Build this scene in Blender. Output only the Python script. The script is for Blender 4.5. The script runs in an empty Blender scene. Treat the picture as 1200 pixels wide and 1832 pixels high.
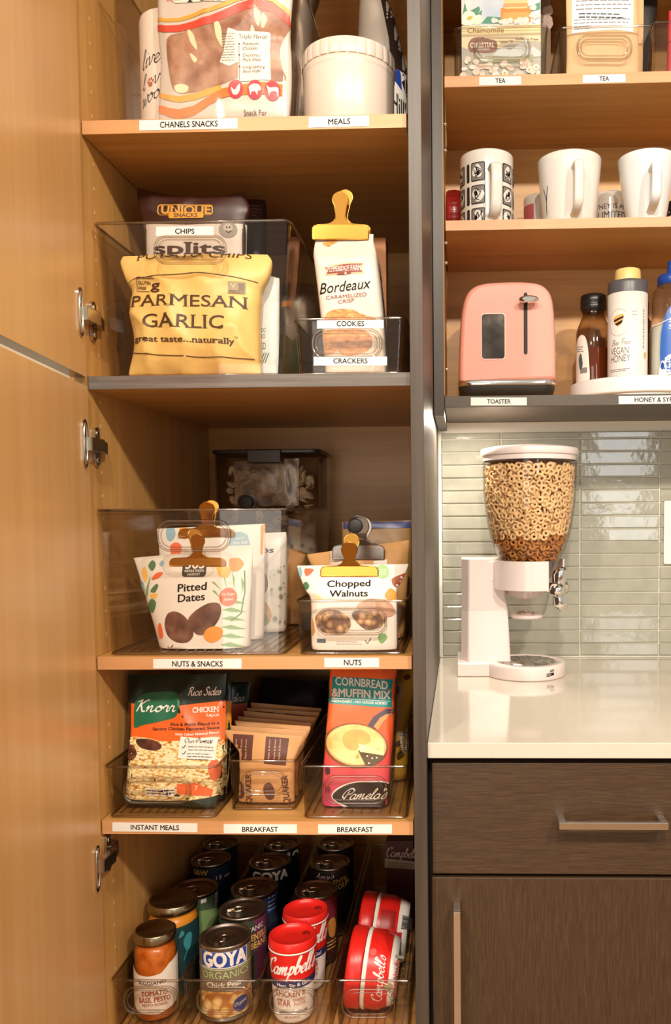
import bpy, bmesh, math, random
from mathutils import Vector, Matrix, noise

sc = bpy.context.scene
COL = sc.collection
PI = math.pi

# ------------------------------------------------------------------ camera
# A phone photograph cropped off centre: lens shift carries the crop.
FW, FH = 1200, 1832
F, CX, CY = 1500.0, 780.29, 991.68
ZC = 1.2245
def _axes():
    yaw, pitch, roll = -0.0301, -0.0509, 0.0077
    cy, sy, cp, sp = math.cos(yaw), math.sin(yaw), math.cos(pitch), math.sin(pitch)
    f = Vector((sy * cp, cy * cp, sp)); r = Vector((cy, -sy, 0)); d = -r.cross(f)
    cr, sr = math.cos(roll), math.sin(roll)
    return cr * r + sr * d, -sr * r + cr * d, f
CR, CD, CF = _axes()
cam_data = bpy.data.cameras.new('camera')
cam = bpy.data.objects.new('camera', cam_data)
COL.objects.link(cam)
cam_data.sensor_fit = 'VERTICAL'
cam_data.sensor_height = 36.0
cam_data.lens = F / FH * 36.0
cam_data.shift_x = (FW / 2 - CX) / FH
cam_data.shift_y = (CY - FH / 2) / FH
cam_data.clip_start = 0.01
cam.matrix_world = Matrix(((CR.x, -CD.x, -CF.x, 0), (CR.y, -CD.y, -CF.y, 0), (CR.z, -CD.z, -CF.z, ZC), (0, 0, 0, 1)))
sc.camera = cam

# ------------------------------------------------------------------ world, lights, exposure
world = bpy.data.worlds.new('world')
sc.world = world
world.use_nodes = True
world.node_tree.nodes['Background'].inputs[0].default_value = (1.0, 0.88, 0.73, 1)
world.node_tree.nodes['Background'].inputs[1].default_value = 0.50
sc.view_settings.view_transform = 'Standard'
sc.view_settings.look = 'None'
sc.view_settings.gamma = 1.0
sc.view_settings.use_curve_mapping = False
sc.view_settings.exposure = 0.19
sc.cycles.transparent_max_bounces = 40
sc.cycles.max_bounces = 12
sc.cycles.use_denoising = True
def lamp(name, kind, loc, energy, color, size=0.1, aim=None, size_y=None):
    d = bpy.data.lights.new(name, kind)
    d.energy = energy; d.color = color
    if kind == 'AREA':
        d.size = size
        if size_y:
            d.shape = 'RECTANGLE'; d.size_y = size_y
        else:
            d.shape = 'DISK'
    else:
        d.shadow_soft_size = size
    o = bpy.data.objects.new(name, d)
    o.location = loc
    if aim is not None:
        o.rotation_euler = (Vector(aim) - Vector(loc)).to_track_quat('-Z', 'Y').to_euler()
    COL.objects.link(o)
    return o
WARM = (1.0, 0.88, 0.73)
lamp('ceiling_downlight', 'AREA', (0.05, -0.80, 2.60), 31, WARM, 0.11, (-0.2, 1.0, 0.5))
lamp('ceiling_downlight', 'AREA', (0.95, -0.70, 2.60), 32, WARM, 0.11, (0.3, 1.3, 0.6))
lamp('ceiling_downlight', 'AREA', (-0.85, -0.90, 2.60), 20, WARM, 0.11, (-0.1, 1.2, 0.5))
lamp('window_and_fill', 'AREA', (1.05, -1.9, 1.60), 4.5, (0.92, 0.96, 1.0), 0.35, (0.0, 1.2, 1.2), 0.7)
lamp('window_and_fill', 'AREA', (-0.75, -2.6, 1.05), 20, (1.0, 0.88, 0.74), 1.1, (-0.25, 1.2, 0.9), 1.7)  # this one is an added fill to lift the lower shelves, no known window
lamp('under_cabinet_puck', 'AREA', (0.005, 1.605, 1.404), 1.6, WARM, 0.05, (0.005, 1.60, 0.9))

# ------------------------------------------------------------------ measuring: photo pixel -> place in the room
def ray(px, py): return CF + CR * ((px - CX) / F) + CD * ((py - CY) / F)
def at(px, py, Y):
    d = ray(px, py); p = d * (Y / d.y); return Vector((p.x, p.y, p.z + ZC))
def atz(px, py, Z):
    d = ray(px, py); p = d * ((Z - ZC) / d.z); return Vector((p.x, p.y, p.z + ZC))
def atx(px, py, X):
    d = ray(px, py); p = d * (X / d.x); return Vector((p.x, p.y, p.z + ZC))
def pix(P):
    p = Vector(P) - Vector((0, 0, ZC)); w = p.dot(CF)
    return CX + F * p.dot(CR) / w, CY + F * p.dot(CD) / w

# ------------------------------------------------------------------ materials
MATS = {}
def srgb(c):
    if isinstance(c, str):
        c = tuple(int(c[i:i + 2], 16) for i in (0, 2, 4))
    c = [x / 255.0 for x in c]
    return tuple((x / 12.92 if x <= 0.04045 else ((x + 0.055) / 1.055) ** 2.4) for x in c)
def bsdf_mat(name):
    m = bpy.data.materials.new(name); m.use_nodes = True
    return m, m.node_tree, m.node_tree.nodes['Principled BSDF']
def mat(c, rough=0.5, metal=0.0, spec=0.5, coat=0.0, name=None, vary=0.0, vscale=40.0, bump=0.0):
    """plain paint / print / plastic; vary adds a little procedural mottling"""
    key = (c, rough, metal, spec, coat, vary, vscale, bump)
    if key in MATS: return MATS[key]
    m, nt, b = bsdf_mat(name or ('paint_' + (c if isinstance(c, str) else '%d_%d_%d' % tuple(c))))
    col = srgb(c)
    b.inputs['Base Color'].default_value = (*col, 1)
    b.inputs['Roughness'].default_value = rough
    b.inputs['Metallic'].default_value = metal
    b.inputs['Specular IOR Level'].default_value = spec
    b.inputs['Coat Weight'].default_value = coat
    b.inputs['Coat Roughness'].default_value = 0.08
    if vary or bump:
        tc = nt.nodes.new('ShaderNodeTexCoord'); n = nt.nodes.new('ShaderNodeTexNoise')
        n.inputs['Scale'].default_value = vscale; n.inputs['Detail'].default_value = 4
        nt.links.new(tc.outputs['Object'], n.inputs['Vector'])
        if vary:
            r = nt.nodes.new('ShaderNodeValToRGB')
            r.color_ramp.elements[0].color = (*[x * (1 - vary) for x in col], 1)
            r.color_ramp.elements[1].color = (*[min(1, x * (1 + vary * 0.6)) for x in col], 1)
            r.color_ramp.elements[0].position = 0.3; r.color_ramp.elements[1].position = 0.7
            nt.links.new(n.outputs['Fac'], r.inputs['Fac']); nt.links.new(r.outputs['Color'], b.inputs['Base Color'])
        if bump:
            bp = nt.nodes.new('ShaderNodeBump'); bp.inputs['Strength'].default_value = bump; bp.inputs['Distance'].default_value = 0.002
            nt.links.new(n.outputs['Fac'], bp.inputs['Height']); nt.links.new(bp.outputs['Normal'], b.inputs['Normal'])
    MATS[key] = m
    return m
def grain_mat(name, stops, scale, rough, axis='X', bump=0.15, detail=6.0, coat=0.0):
    """wood: noise stretched along the grain axis"""
    key = ('grain', name)
    if key in MATS: return MATS[key]
    m, nt, b = bsdf_mat(name)
    tc = nt.nodes.new('ShaderNodeTexCoord'); mp = nt.nodes.new('ShaderNodeMapping')
    s = [scale, scale, scale]; s['XYZ'.index(axis)] = scale * 0.035
    mp.inputs['Scale'].default_value = s
    n = nt.nodes.new('ShaderNodeTexNoise'); n.inputs['Scale'].default_value = 1.0; n.inputs['Detail'].default_value = detail
    n.inputs['Roughness'].default_value = 0.65
    r = nt.nodes.new('ShaderNodeValToRGB')
    els = r.color_ramp.elements
    while len(els) < len(stops): els.new(0.5)
    for e, (p, c) in zip(els, stops): e.position = p; e.color = (*srgb(c), 1)
    nt.links.new(tc.outputs['Object'], mp.inputs['Vector']); nt.links.new(mp.outputs['Vector'], n.inputs['Vector'])
    nt.links.new(n.outputs['Fac'], r.inputs['Fac']); nt.links.new(r.outputs['Color'], b.inputs['Base Color'])
    bp = nt.nodes.new('ShaderNodeBump'); bp.inputs['Strength'].default_value = bump; bp.inputs['Distance'].default_value = 0.001
    nt.links.new(n.outputs['Fac'], bp.inputs['Height']); nt.links.new(bp.outputs['Normal'], b.inputs['Normal'])
    b.inputs['Roughness'].default_value = rough; b.inputs['Coat Weight'].default_value = coat
    MATS[key] = m
    return m
def pic_mat(name, stops, scale, kind='VORONOI', rough=0.45, bump=0.4, stretch=(1, 1, 1), detail=3.0):
    """printed pictures of food and the like: cells or noise through a colour ramp"""
    key = ('pic', name)
    if key in MATS: return MATS[key]
    m, nt, b = bsdf_mat(name)
    tc = nt.nodes.new('ShaderNodeTexCoord'); mp = nt.nodes.new('ShaderNodeMapping')
    mp.inputs['Scale'].default_value = stretch
    nt.links.new(tc.outputs['Object'], mp.inputs['Vector'])
    if kind == 'VORONOI':
        n = nt.nodes.new('ShaderNodeTexVoronoi'); n.inputs['Scale'].default_value = scale; out = n.outputs['Distance']
        nz = nt.nodes.new('ShaderNodeTexNoise'); nz.inputs['Scale'].default_value = scale * 0.6
        mx = nt.nodes.new('ShaderNodeMixRGB'); mx.inputs['Fac'].default_value = 0.006
        nt.links.new(mp.outputs['Vector'], nz.inputs['Vector']); nt.links.new(mp.outputs['Vector'], mx.inputs[1])
        nt.links.new(nz.outputs['Color'], mx.inputs[2]); nt.links.new(mx.outputs['Color'], n.inputs['Vector'])
    else:
        n = nt.nodes.new('ShaderNodeTexNoise'); n.inputs['Scale'].default_value = scale; n.inputs['Detail'].default_value = detail
        out = n.outputs['Fac']; nt.links.new(mp.outputs['Vector'], n.inputs['Vector'])
    r = nt.nodes.new('ShaderNodeValToRGB'); els = r.color_ramp.elements
    while len(els) < len(stops): els.new(0.5)
    for e, (p, c) in zip(els, stops): e.position = p; e.color = (*srgb(c), 1)
    nt.links.new(out, r.inputs['Fac']); nt.links.new(r.outputs['Color'], b.inputs['Base Color'])
    b.inputs['Roughness'].default_value = rough
    if bump:
        bp = nt.nodes.new('ShaderNodeBump'); bp.inputs['Strength'].default_value = bump; bp.inputs['Distance'].default_value = 0.0015
        bp.invert = True
        nt.links.new(out, bp.inputs['Height']); nt.links.new(bp.outputs['Normal'], b.inputs['Normal'])
    MATS[key] = m
    return m
def clear_mat(name, tint, edge, gloss=0.09, rough=0.03, power=3.0):
    """clear thin plastic or glass: see-through face on, darker and shinier towards grazing"""
    key = ('clear', name)
    if key in MATS: return MATS[key]
    m = bpy.data.materials.new(name); m.use_nodes = True; nt = m.node_tree
    for n in list(nt.nodes): nt.nodes.remove(n)
    out = nt.nodes.new('ShaderNodeOutputMaterial'); tr = nt.nodes.new('ShaderNodeBsdfTransparent'); gl = nt.nodes.new('ShaderNodeBsdfGlossy')
    lw = nt.nodes.new('ShaderNodeLayerWeight'); lw.inputs['Blend'].default_value = 0.5
    pw = nt.nodes.new('ShaderNodeMath'); pw.operation = 'POWER'; pw.inputs[1].default_value = power
    mxc = nt.nodes.new('ShaderNodeMixRGB'); mxc.inputs[1].default_value = (*srgb(tint), 1); mxc.inputs[2].default_value = (*srgb(edge), 1)
    p5 = nt.nodes.new('ShaderNodeMath'); p5.operation = 'POWER'; p5.inputs[1].default_value = 4.0
    ad = nt.nodes.new('ShaderNodeMath'); ad.operation = 'MULTIPLY_ADD'; ad.inputs[1].default_value = 0.75 - gloss; ad.inputs[2].default_value = gloss
    ad.use_clamp = True
    ml = nt.nodes.new('ShaderNodeMixShader')
    gl.inputs['Roughness'].default_value = rough
    nt.links.new(lw.outputs['Facing'], pw.inputs[0]); nt.links.new(pw.outputs[0], mxc.inputs['Fac'])
    nt.links.new(mxc.outputs['Color'], tr.inputs['Color']); nt.links.new(lw.outputs['Facing'], p5.inputs[0])
    nt.links.new(p5.outputs[0], ad.inputs[0]); nt.links.new(ad.outputs[0], ml.inputs['Fac']); nt.links.new(tr.outputs[0], ml.inputs[1]); nt.links.new(gl.outputs[0], ml.inputs[2])
    nt.links.new(ml.outputs[0], out.inputs['Surface'])
    MATS[key] = m
    return m

BIRCH_V = grain_mat('birch_upright', ((0.28, 'b58648'), (0.55, 'cb9856'), (0.8, 'd7a868')), 45, 0.38, 'Z', 0.08)
BIRCH_H = grain_mat('birch_level', ((0.28, 'b58648'), (0.55, 'cb9856'), (0.8, 'd7a868')), 45, 0.38, 'X', 0.08)
BIRCH_EDGE = grain_mat('birch_edge', ((0.25, 'c58a55'), (0.6, 'd19966'), (0.85, 'daa876')), 60, 0.42, 'X', 0.05)
DARK_V = grain_mat('dark_laminate_upright', ((0.2, '302116'), (0.5, '46321f'), (0.8, '5e4630')), 1100, 0.36, 'Z', 0.25, 3.0)
DARK_H = grain_mat('dark_laminate_level', ((0.2, '302116'), (0.5, '46321f'), (0.8, '5e4630')), 1100, 0.36, 'X', 0.25, 3.0)
DARK_PLAIN = mat('54483c', 0.38, name='dark_edge_band', vary=0.12, vscale=60)
DARK_PANEL = grain_mat('dark_panel', ((0.3, '3d3229'), (0.55, '4a3e33'), (0.8, '574a3e')), 90, 0.40, 'Z', 0.05)
SIDE_DARK = grain_mat('dark_side', ((0.3, '352b23'), (0.55, '42362c'), (0.8, '504338')), 90, 0.40, 'Z', 0.05)
CHROME = mat('e4e2de', 0.10, 1.0, name='chrome')
NICKEL = mat('cfc6b8', 0.2, 1.0, name='nickel')
GOLD = mat('c28e42', 0.22, 1.0, name='gold_metal')
STEEL_DARK = mat('aaa195', 0.34, 1.0, name='tin_lid', bump=0.1, vscale=300)
WHITE = mat('ece7e0', 0.5, name='white_paper')
INK = mat('12100f', 0.6, 0, 0.2, name='black_ink')
BIN = clear_mat('clear_bin_plastic', 'fdfcfa', 'd9d0c6', 0.03)
BIN_RIM = clear_mat('clear_bin_rim', 'eee9e2', 'aea294', 0.14, 0.10, 1.8)
GLASS = clear_mat('clear_glass', 'fbf9f7', 'b3aaa0', 0.03)

# ------------------------------------------------------------------ objects
def link(o, parent=None):
    COL.objects.link(o)
    if parent: o.parent = parent
    return o
def thing(name, label, cat, loc=(0, 0, 0), group=None, kind=None):
    o = bpy.data.objects.new(name, None)
    o.empty_display_size = 0.03; o.location = loc
    tag(o, label, cat, group, kind); return link(o)
def tag(o, label=None, cat=None, group=None, kind=None):
    if label: o['label'] = label
    if cat: o['category'] = cat
    if group: o['group'] = group
    if kind: o['kind'] = kind
    return o
def origin_of(o):
    v = Vector((0, 0, 0))
    while o is not None:
        v = v + Vector(o.location); o = o.parent
    return v
class MB:
    """collects geometry in room coordinates; build() links it as one mesh object"""
    def __init__(s): s.v = []; s.f = []; s.m = []; s.sm = []; s.mats = []
    def mi(s, m):
        if m not in s.mats: s.mats.append(m)
        return s.mats.index(m)
    def add(s, vs, fs, m, smooth=False):
        o = len(s.v); k = s.mi(m)
        s.v += [tuple(p) for p in vs]
        for f in fs:
            s.f.append([i + o for i in f]); s.m.append(k); s.sm.append(smooth)
        return s
    def box(s, x0, x1, y0, y1, z0, z1, m):
        vs = [(x, y, z) for z in (z0, z1) for y in (y0, y1) for x in (x0, x1)]
        return s.add(vs, [(0, 2, 3, 1), (4, 5, 7, 6), (0, 1, 5, 4), (2, 6, 7, 3), (0, 4, 6, 2), (1, 3, 7, 5)], m)
    def rings(s, rs, m, cap0=True, cap1=True, smooth=True, closed=False):
        n = len(rs[0]); vs = [p for r in rs for p in r]; fs = []
        L = len(rs)
        for i in range(L if closed else L - 1):
            a, b = i * n, ((i + 1) % L) * n
            for j in range(n): fs.append((a + j, a + (j + 1) % n, b + (j + 1) % n, b + j))
        s.add(vs, fs, m, smooth)
        if cap0 and not closed: s.add(rs[0], [tuple(range(n))[::-1]], m, False)
        if cap1 and not closed: s.add(rs[-1], [tuple(range(n))], m, False)
        return s
    def prism(s, poly, O, U, V, W, m, smooth=False):
        """2D outline in the plane O + a U + b V, pushed along W"""
        a = [Vector(O) + Vector(U) * x + Vector(V) * y for x, y in poly]
        b = [p + Vector(W) for p in a]; n = len(a)
        s.add(a + b, [(i, (i + 1) % n, n + (i + 1) % n, n + i) for i in range(n)], m, smooth)
        s.add(a, [tuple(range(n))[::-1]], m); s.add(b, [tuple(range(n))], m)
        return s
    def tube(s, path, r, m, n=8, closed=False, cap=True):
        P = [Vector(p) for p in path]; L = len(P); rs = []; up = None
        for i in range(L):
            a = P[(i - 1) % L] if (closed or i > 0) else P[i]; b = P[(i + 1) % L] if (closed or i < L - 1) else P[i]
            t = (b - a).normalized()
            if up is None:
                up = Vector((0, 0, 1)) if abs(t.z) < 0.9 else Vector((0, 1, 0))
            x = t.cross(up)
            if x.length < 1e-6: x = t.cross(Vector((1, 0.3, 0)))
            x.normalize(); up = x.cross(t).normalized()
            rr = r[i] if isinstance(r, (list, tuple)) else r
            rs.append([P[i] + (x * math.cos(2 * PI * k / n) + up * math.sin(2 * PI * k / n)) * rr for k in range(n)])
        return s.rings(rs, m, cap and not closed, cap and not closed, True, closed)
    def lathe(s, prof, C, m, n=48, mtx=None, cap=True):
        rs = []
        for r, z in prof:
            ring = []
            for k in range(n):
                p = Vector((r * math.cos(2 * PI * k / n), r * math.sin(2 * PI * k / n), z))
                if mtx: p = mtx @ p
                ring.append(Vector(C) + p)
            rs.append(ring)
        return s.rings(rs, m, cap, cap, True)
    def build(s, name, parent=None, bevel=0.0, seg=2, sub=0, weld=False, autosmooth=True):
        org = origin_of(parent)
        me = bpy.data.meshes.new(name)
        me.from_pydata([(x - org.x, y - org.y, z - org.z) for x, y, z in s.v], [], s.f)
        for m in s.mats: me.materials.append(m)
        me.polygons.foreach_set('material_index', s.m); me.polygons.foreach_set('use_smooth', s.sm)
        me.update()
        bm = bmesh.new(); bm.from_mesh(me)
        if weld: bmesh.ops.remove_doubles(bm, verts=bm.verts, dist=1e-6)
        bm.to_mesh(me); bm.free()
        o = bpy.data.objects.new(name, me)
        if bevel:
            b = o.modifiers.new('bevel', 'BEVEL'); b.width = bevel; b.segments = seg; b.limit_method = 'ANGLE'; b.angle_limit = 0.7
        if sub:
            b = o.modifiers.new('sub', 'SUBSURF'); b.levels = sub; b.render_levels = sub
        return link(o, parent)
def boxes(name, lst, m, parent=None, bevel=0.0006):
    b = MB()
    for t in lst: b.box(*t, m)
    return b.build(name, parent, bevel, weld=False)
def rrect(w, d, r, n=5):
    """outline of a rounded rectangle, half sizes w and d"""
    r = min(r, w * 0.999, d * 0.999); out = []
    for cx, cy, a0 in ((w - r, d - r, 0), (-w + r, d - r, 90), (-w + r, -d + r, 180), (w - r, -d + r, 270)):
        for k in range(n + 1):
            a = math.radians(a0 + 90 * k / n); out.append((cx + r * math.cos(a), cy + r * math.sin(a)))
    return out
def spline(pts, per=6, closed=False):
    P = [Vector(p) for p in pts]; n = len(P); out = []
    if n < 3: return P
    for i in range(n if closed else n - 1):
        p0 = P[(i - 1) % n] if (closed or i > 0) else P[i]; p1 = P[i]; p2 = P[(i + 1) % n]
        p3 = P[(i + 2) % n] if (closed or i + 2 < n) else p2
        for k in range(per):
            t = k / per
            out.append(0.5 * ((2 * p1) + (p2 - p0) * t + (2 * p0 - 5 * p1 + 4 * p2 - p3) * t * t + (-p0 + 3 * p1 - 3 * p2 + p3) * t * t * t))
    if not closed: out.append(P[-1])
    return out

# ------------------------------------------------------------------ printing: flat artwork laid onto a surface
_TXT = {}
def glyphs(s, bold=0.0, shear=0.0, serif=False, spacing=1.0):
    """letters as flat triangles: (verts, faces, width); letter size 1"""
    key = (s, bold, shear, serif, spacing)
    if key in _TXT: return _TXT[key]
    cu = bpy.data.curves.new('lettering', 'FONT'); cu.body = s; cu.size = 1.0; cu.shear = shear
    cu.space_character = spacing; cu.resolution_u = 3
    o = bpy.data.objects.new('lettering', cu)
    me = bpy.data.meshes.new_from_object(o)
    vs = [(v.co.x, v.co.y) for v in me.vertices]; fs = [tuple(p.vertices) for p in me.polygons]
    bpy.data.objects.remove(o); bpy.data.curves.remove(cu); bpy.data.meshes.remove(me)
    layers = [(vs, fs)]
    if serif:
        cnt = {}
        for f in fs:
            for i in range(len(f)):
                e = tuple(sorted((f[i], f[(i + 1) % len(f)]))); cnt[e] = cnt.get(e, 0) + 1
        sv, sf = [], []
        for (a, b), c in cnt.items():
            if c != 1: continue
            (x0, y0), (x1, y1) = vs[a], vs[b]
            L = abs(x1 - x0)
            if abs(y0 - y1) < 0.004 and 0.03 < L < 0.17 and (abs(y0) < 0.012 or y0 > 0.5):
                t = 0.028; e = 0.058; xa, xb = min(x0, x1) - e, max(x0, x1) + e
                yb, yt = (0.0, t) if y0 < 0.3 else (y0 - t, y0)
                k = len(sv); sv += [(xa, yb), (xb, yb), (xb, yt), (xa, yt)]; sf.append((k, k + 1, k + 2, k + 3))
        if sf: layers.append((sv, sf))
    if bold:        # heavier strokes: shifted layers, each a hair above the last
        layers = [([(x + dx, y + dy) for x, y in v], f) for v, f in layers for dx, dy in ((-bold, 0), (bold, 0), (0, bold * 0.7), (0, -bold * 0.7))]
    _TXT[key] = layers
    return layers
# pen strokes for the handwritten words: x to the right, y up, small letter height 1
PEN = {
    'a': (1.1, [[(0.85, 0.8), (0.5, 1.0), (0.12, 0.65), (0.15, 0.15), (0.45, 0.0), (0.78, 0.45), (0.88, 0.95), (0.8, 0.3), (0.95, 0.0), (1.15, 0.25)]]),
    'b': (1.0, [[(0.0, 0.3), (0.35, 1.3), (0.5, 2.0), (0.3, 2.1), (0.18, 1.4), (0.15, 0.3), (0.35, 0.0), (0.7, 0.25), (0.72, 0.8), (0.5, 0.95), (0.3, 0.7)], [(0.68, 0.75), (1.05, 0.7)]]),
    'c': (0.9, [[(0.75, 0.75), (0.55, 1.0), (0.15, 0.7), (0.12, 0.2), (0.4, 0.0), (0.75, 0.2), (0.95, 0.45)]]),
    'd': (1.15, [[(0.85, 0.8), (0.5, 1.0), (0.12, 0.65), (0.15, 0.15), (0.45, 0.0), (0.8, 0.5), (1.1, 2.0), (0.85, 0.4), (0.95, 0.0), (1.2, 0.25)]]),
    'e': (0.9, [[(0.05, 0.35), (0.45, 0.5), (0.72, 0.8), (0.5, 1.02), (0.18, 0.65), (0.18, 0.2), (0.42, 0.0), (0.7, 0.1), (0.95, 0.4)]]),
    'i': (0.6, [[(0.1, 0.5), (0.32, 1.0), (0.2, 0.25), (0.35, 0.0), (0.62, 0.3)], [(0.42, 1.42), (0.46, 1.5)]]),
    'l': (0.65, [[(0.0, 0.2), (0.35, 1.1), (0.52, 1.95), (0.35, 2.1), (0.2, 1.4), (0.16, 0.3), (0.35, 0.0), (0.65, 0.3)]]),
    'm': (1.7, [[(0.05, 0.6), (0.25, 1.0), (0.15, 0.0)], [(0.17, 0.2), (0.5, 0.95), (0.65, 0.9), (0.6, 0.0)], [(0.62, 0.2), (0.98, 0.95), (1.15, 0.9), (1.1, 0.2), (1.25, 0.0), (1.6, 0.3)]]),
    'n': (1.2, [[(0.05, 0.6), (0.25, 1.0), (0.15, 0.0)], [(0.17, 0.2), (0.5, 0.95), (0.7, 0.9), (0.65, 0.2), (0.8, 0.0), (1.12, 0.3)]]),
    'o': (1.0, [[(0.5, 1.0), (0.15, 0.7), (0.15, 0.2), (0.4, 0.0), (0.72, 0.25), (0.75, 0.75), (0.5, 1.0), (0.62, 0.75), (1.0, 0.8)]]),
    'p': (1.0, [[(0.1, 0.7), (0.3, 1.1), (0.22, 0.4), (0.05, -1.0)], [(0.22, 0.5), (0.5, 1.0), (0.78, 0.75), (0.68, 0.2), (0.38, 0.0), (0.22, 0.2)]]),
    'r': (0.85, [[(0.0, 0.4), (0.28, 1.15), (0.32, 0.95), (0.6, 0.92), (0.52, 0.3), (0.65, 0.0), (0.9, 0.3)]]),
    's': (0.75, [[(0.0, 0.2), (0.4, 1.05), (0.6, 0.5), (0.5, 0.08), (0.2, 0.0), (0.1, 0.15)]]),
    't': (0.65, [[(0.4, 1.7), (0.22, 0.3), (0.35, 0.0), (0.65, 0.3)], [(0.05, 1.05), (0.6, 1.15)]]),
    'u': (1.15, [[(0.05, 0.7), (0.2, 1.0), (0.2, 0.25), (0.45, 0.0), (0.75, 0.5), (0.85, 1.0), (0.8, 0.2), (0.95, 0.0), (1.15, 0.25)]]),
    'v': (0.9, [[(0.0, 0.8), (0.18, 1.0), (0.3, 0.05), (0.62, 0.6), (0.68, 1.05), (0.95, 0.85)]]),
    'w': (1.3, [[(0.0, 0.8), (0.2, 1.0), (0.2, 0.1), (0.4, 0.05), (0.62, 0.9), (0.65, 0.1), (0.85, 0.05), (1.1, 0.7), (1.05, 1.05), (1.35, 0.85)]]),
    "'": (0.3, [[(0.2, 2.0), (0.1, 1.5)]]),
    ' ': (0.6, []),
    'O': (1.5, [[(0.8, 2.0), (0.25, 1.5), (0.2, 0.5), (0.6, 0.0), (1.2, 0.5), (1.25, 1.5), (0.8, 2.0), (1.1, 1.7)]]),
    'A': (1.5, [[(0.05, 0.1), (0.4, 0.6), (0.85, 2.0), (1.0, 0.4), (1.4, 0.1)], [(0.4, 0.8), (1.05, 0.85)]]),
    'C': (1.4, [[(1.15, 1.55), (1.3, 1.95), (0.95, 2.05), (0.45, 1.6), (0.2, 0.8), (0.35, 0.15), (0.8, 0.0), (1.35, 0.5)], [(0.55, 1.9), (0.2, 1.65), (0.35, 1.35)]]),
    'K': (1.5, [[(0.15, 1.75), (0.55, 2.1), (0.6, 1.9), (0.3, 0.0)], [(1.5, 2.0), (1.2, 2.0), (0.5, 1.05), (0.7, 1.0), (1.0, 0.1), (1.35, 0.1)]]),
    'P': (1.45, [[(0.75, 1.75), (0.55, 0.6), (0.4, 0.0)], [(0.5, 0.3), (0.0, 0.6), (0.15, 1.6), (0.9, 2.15), (1.5, 1.8), (1.3, 1.2), (0.85, 1.0)]]),
    'R': (1.4, [[(0.5, 1.9), (0.25, 0.0)], [(0.15, 1.6), (0.5, 2.0), (1.1, 1.9), (1.0, 1.3), (0.5, 1.05), (0.75, 0.9), (1.1, 0.0), (1.4, 0.2)]]),
    'S': (1.2, [[(1.1, 1.6), (0.9, 2.0), (0.5, 1.8), (0.5, 1.3), (0.85, 0.9), (0.8, 0.2), (0.4, 0.0), (0.05, 0.3)]]),
    'F': (1.3, [[(0.2, 1.7), (0.5, 1.95), (1.4, 2.0)], [(0.75, 1.9), (0.5, 0.3), (0.2, 0.0)], [(0.45, 1.05), (1.0, 1.1)]]),
    'B': (1.4, [[(0.5, 1.9), (0.25, 0.0)], [(0.15, 1.6), (0.6, 2.05), (1.15, 1.8), (0.9, 1.2), (0.5, 1.1), (1.05, 1.0), (1.1, 0.3), (0.6, 0.0), (0.2, 0.1)]]),
    'y': (1.0, [[(0.05, 0.8), (0.22, 1.0), (0.2, 0.3), (0.4, 0.05), (0.75, 0.9), (0.7, 0.0), (0.4, -0.9), (0.15, -0.6), (0.6, 0.0), (1.0, 0.3)]]),
}
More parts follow.
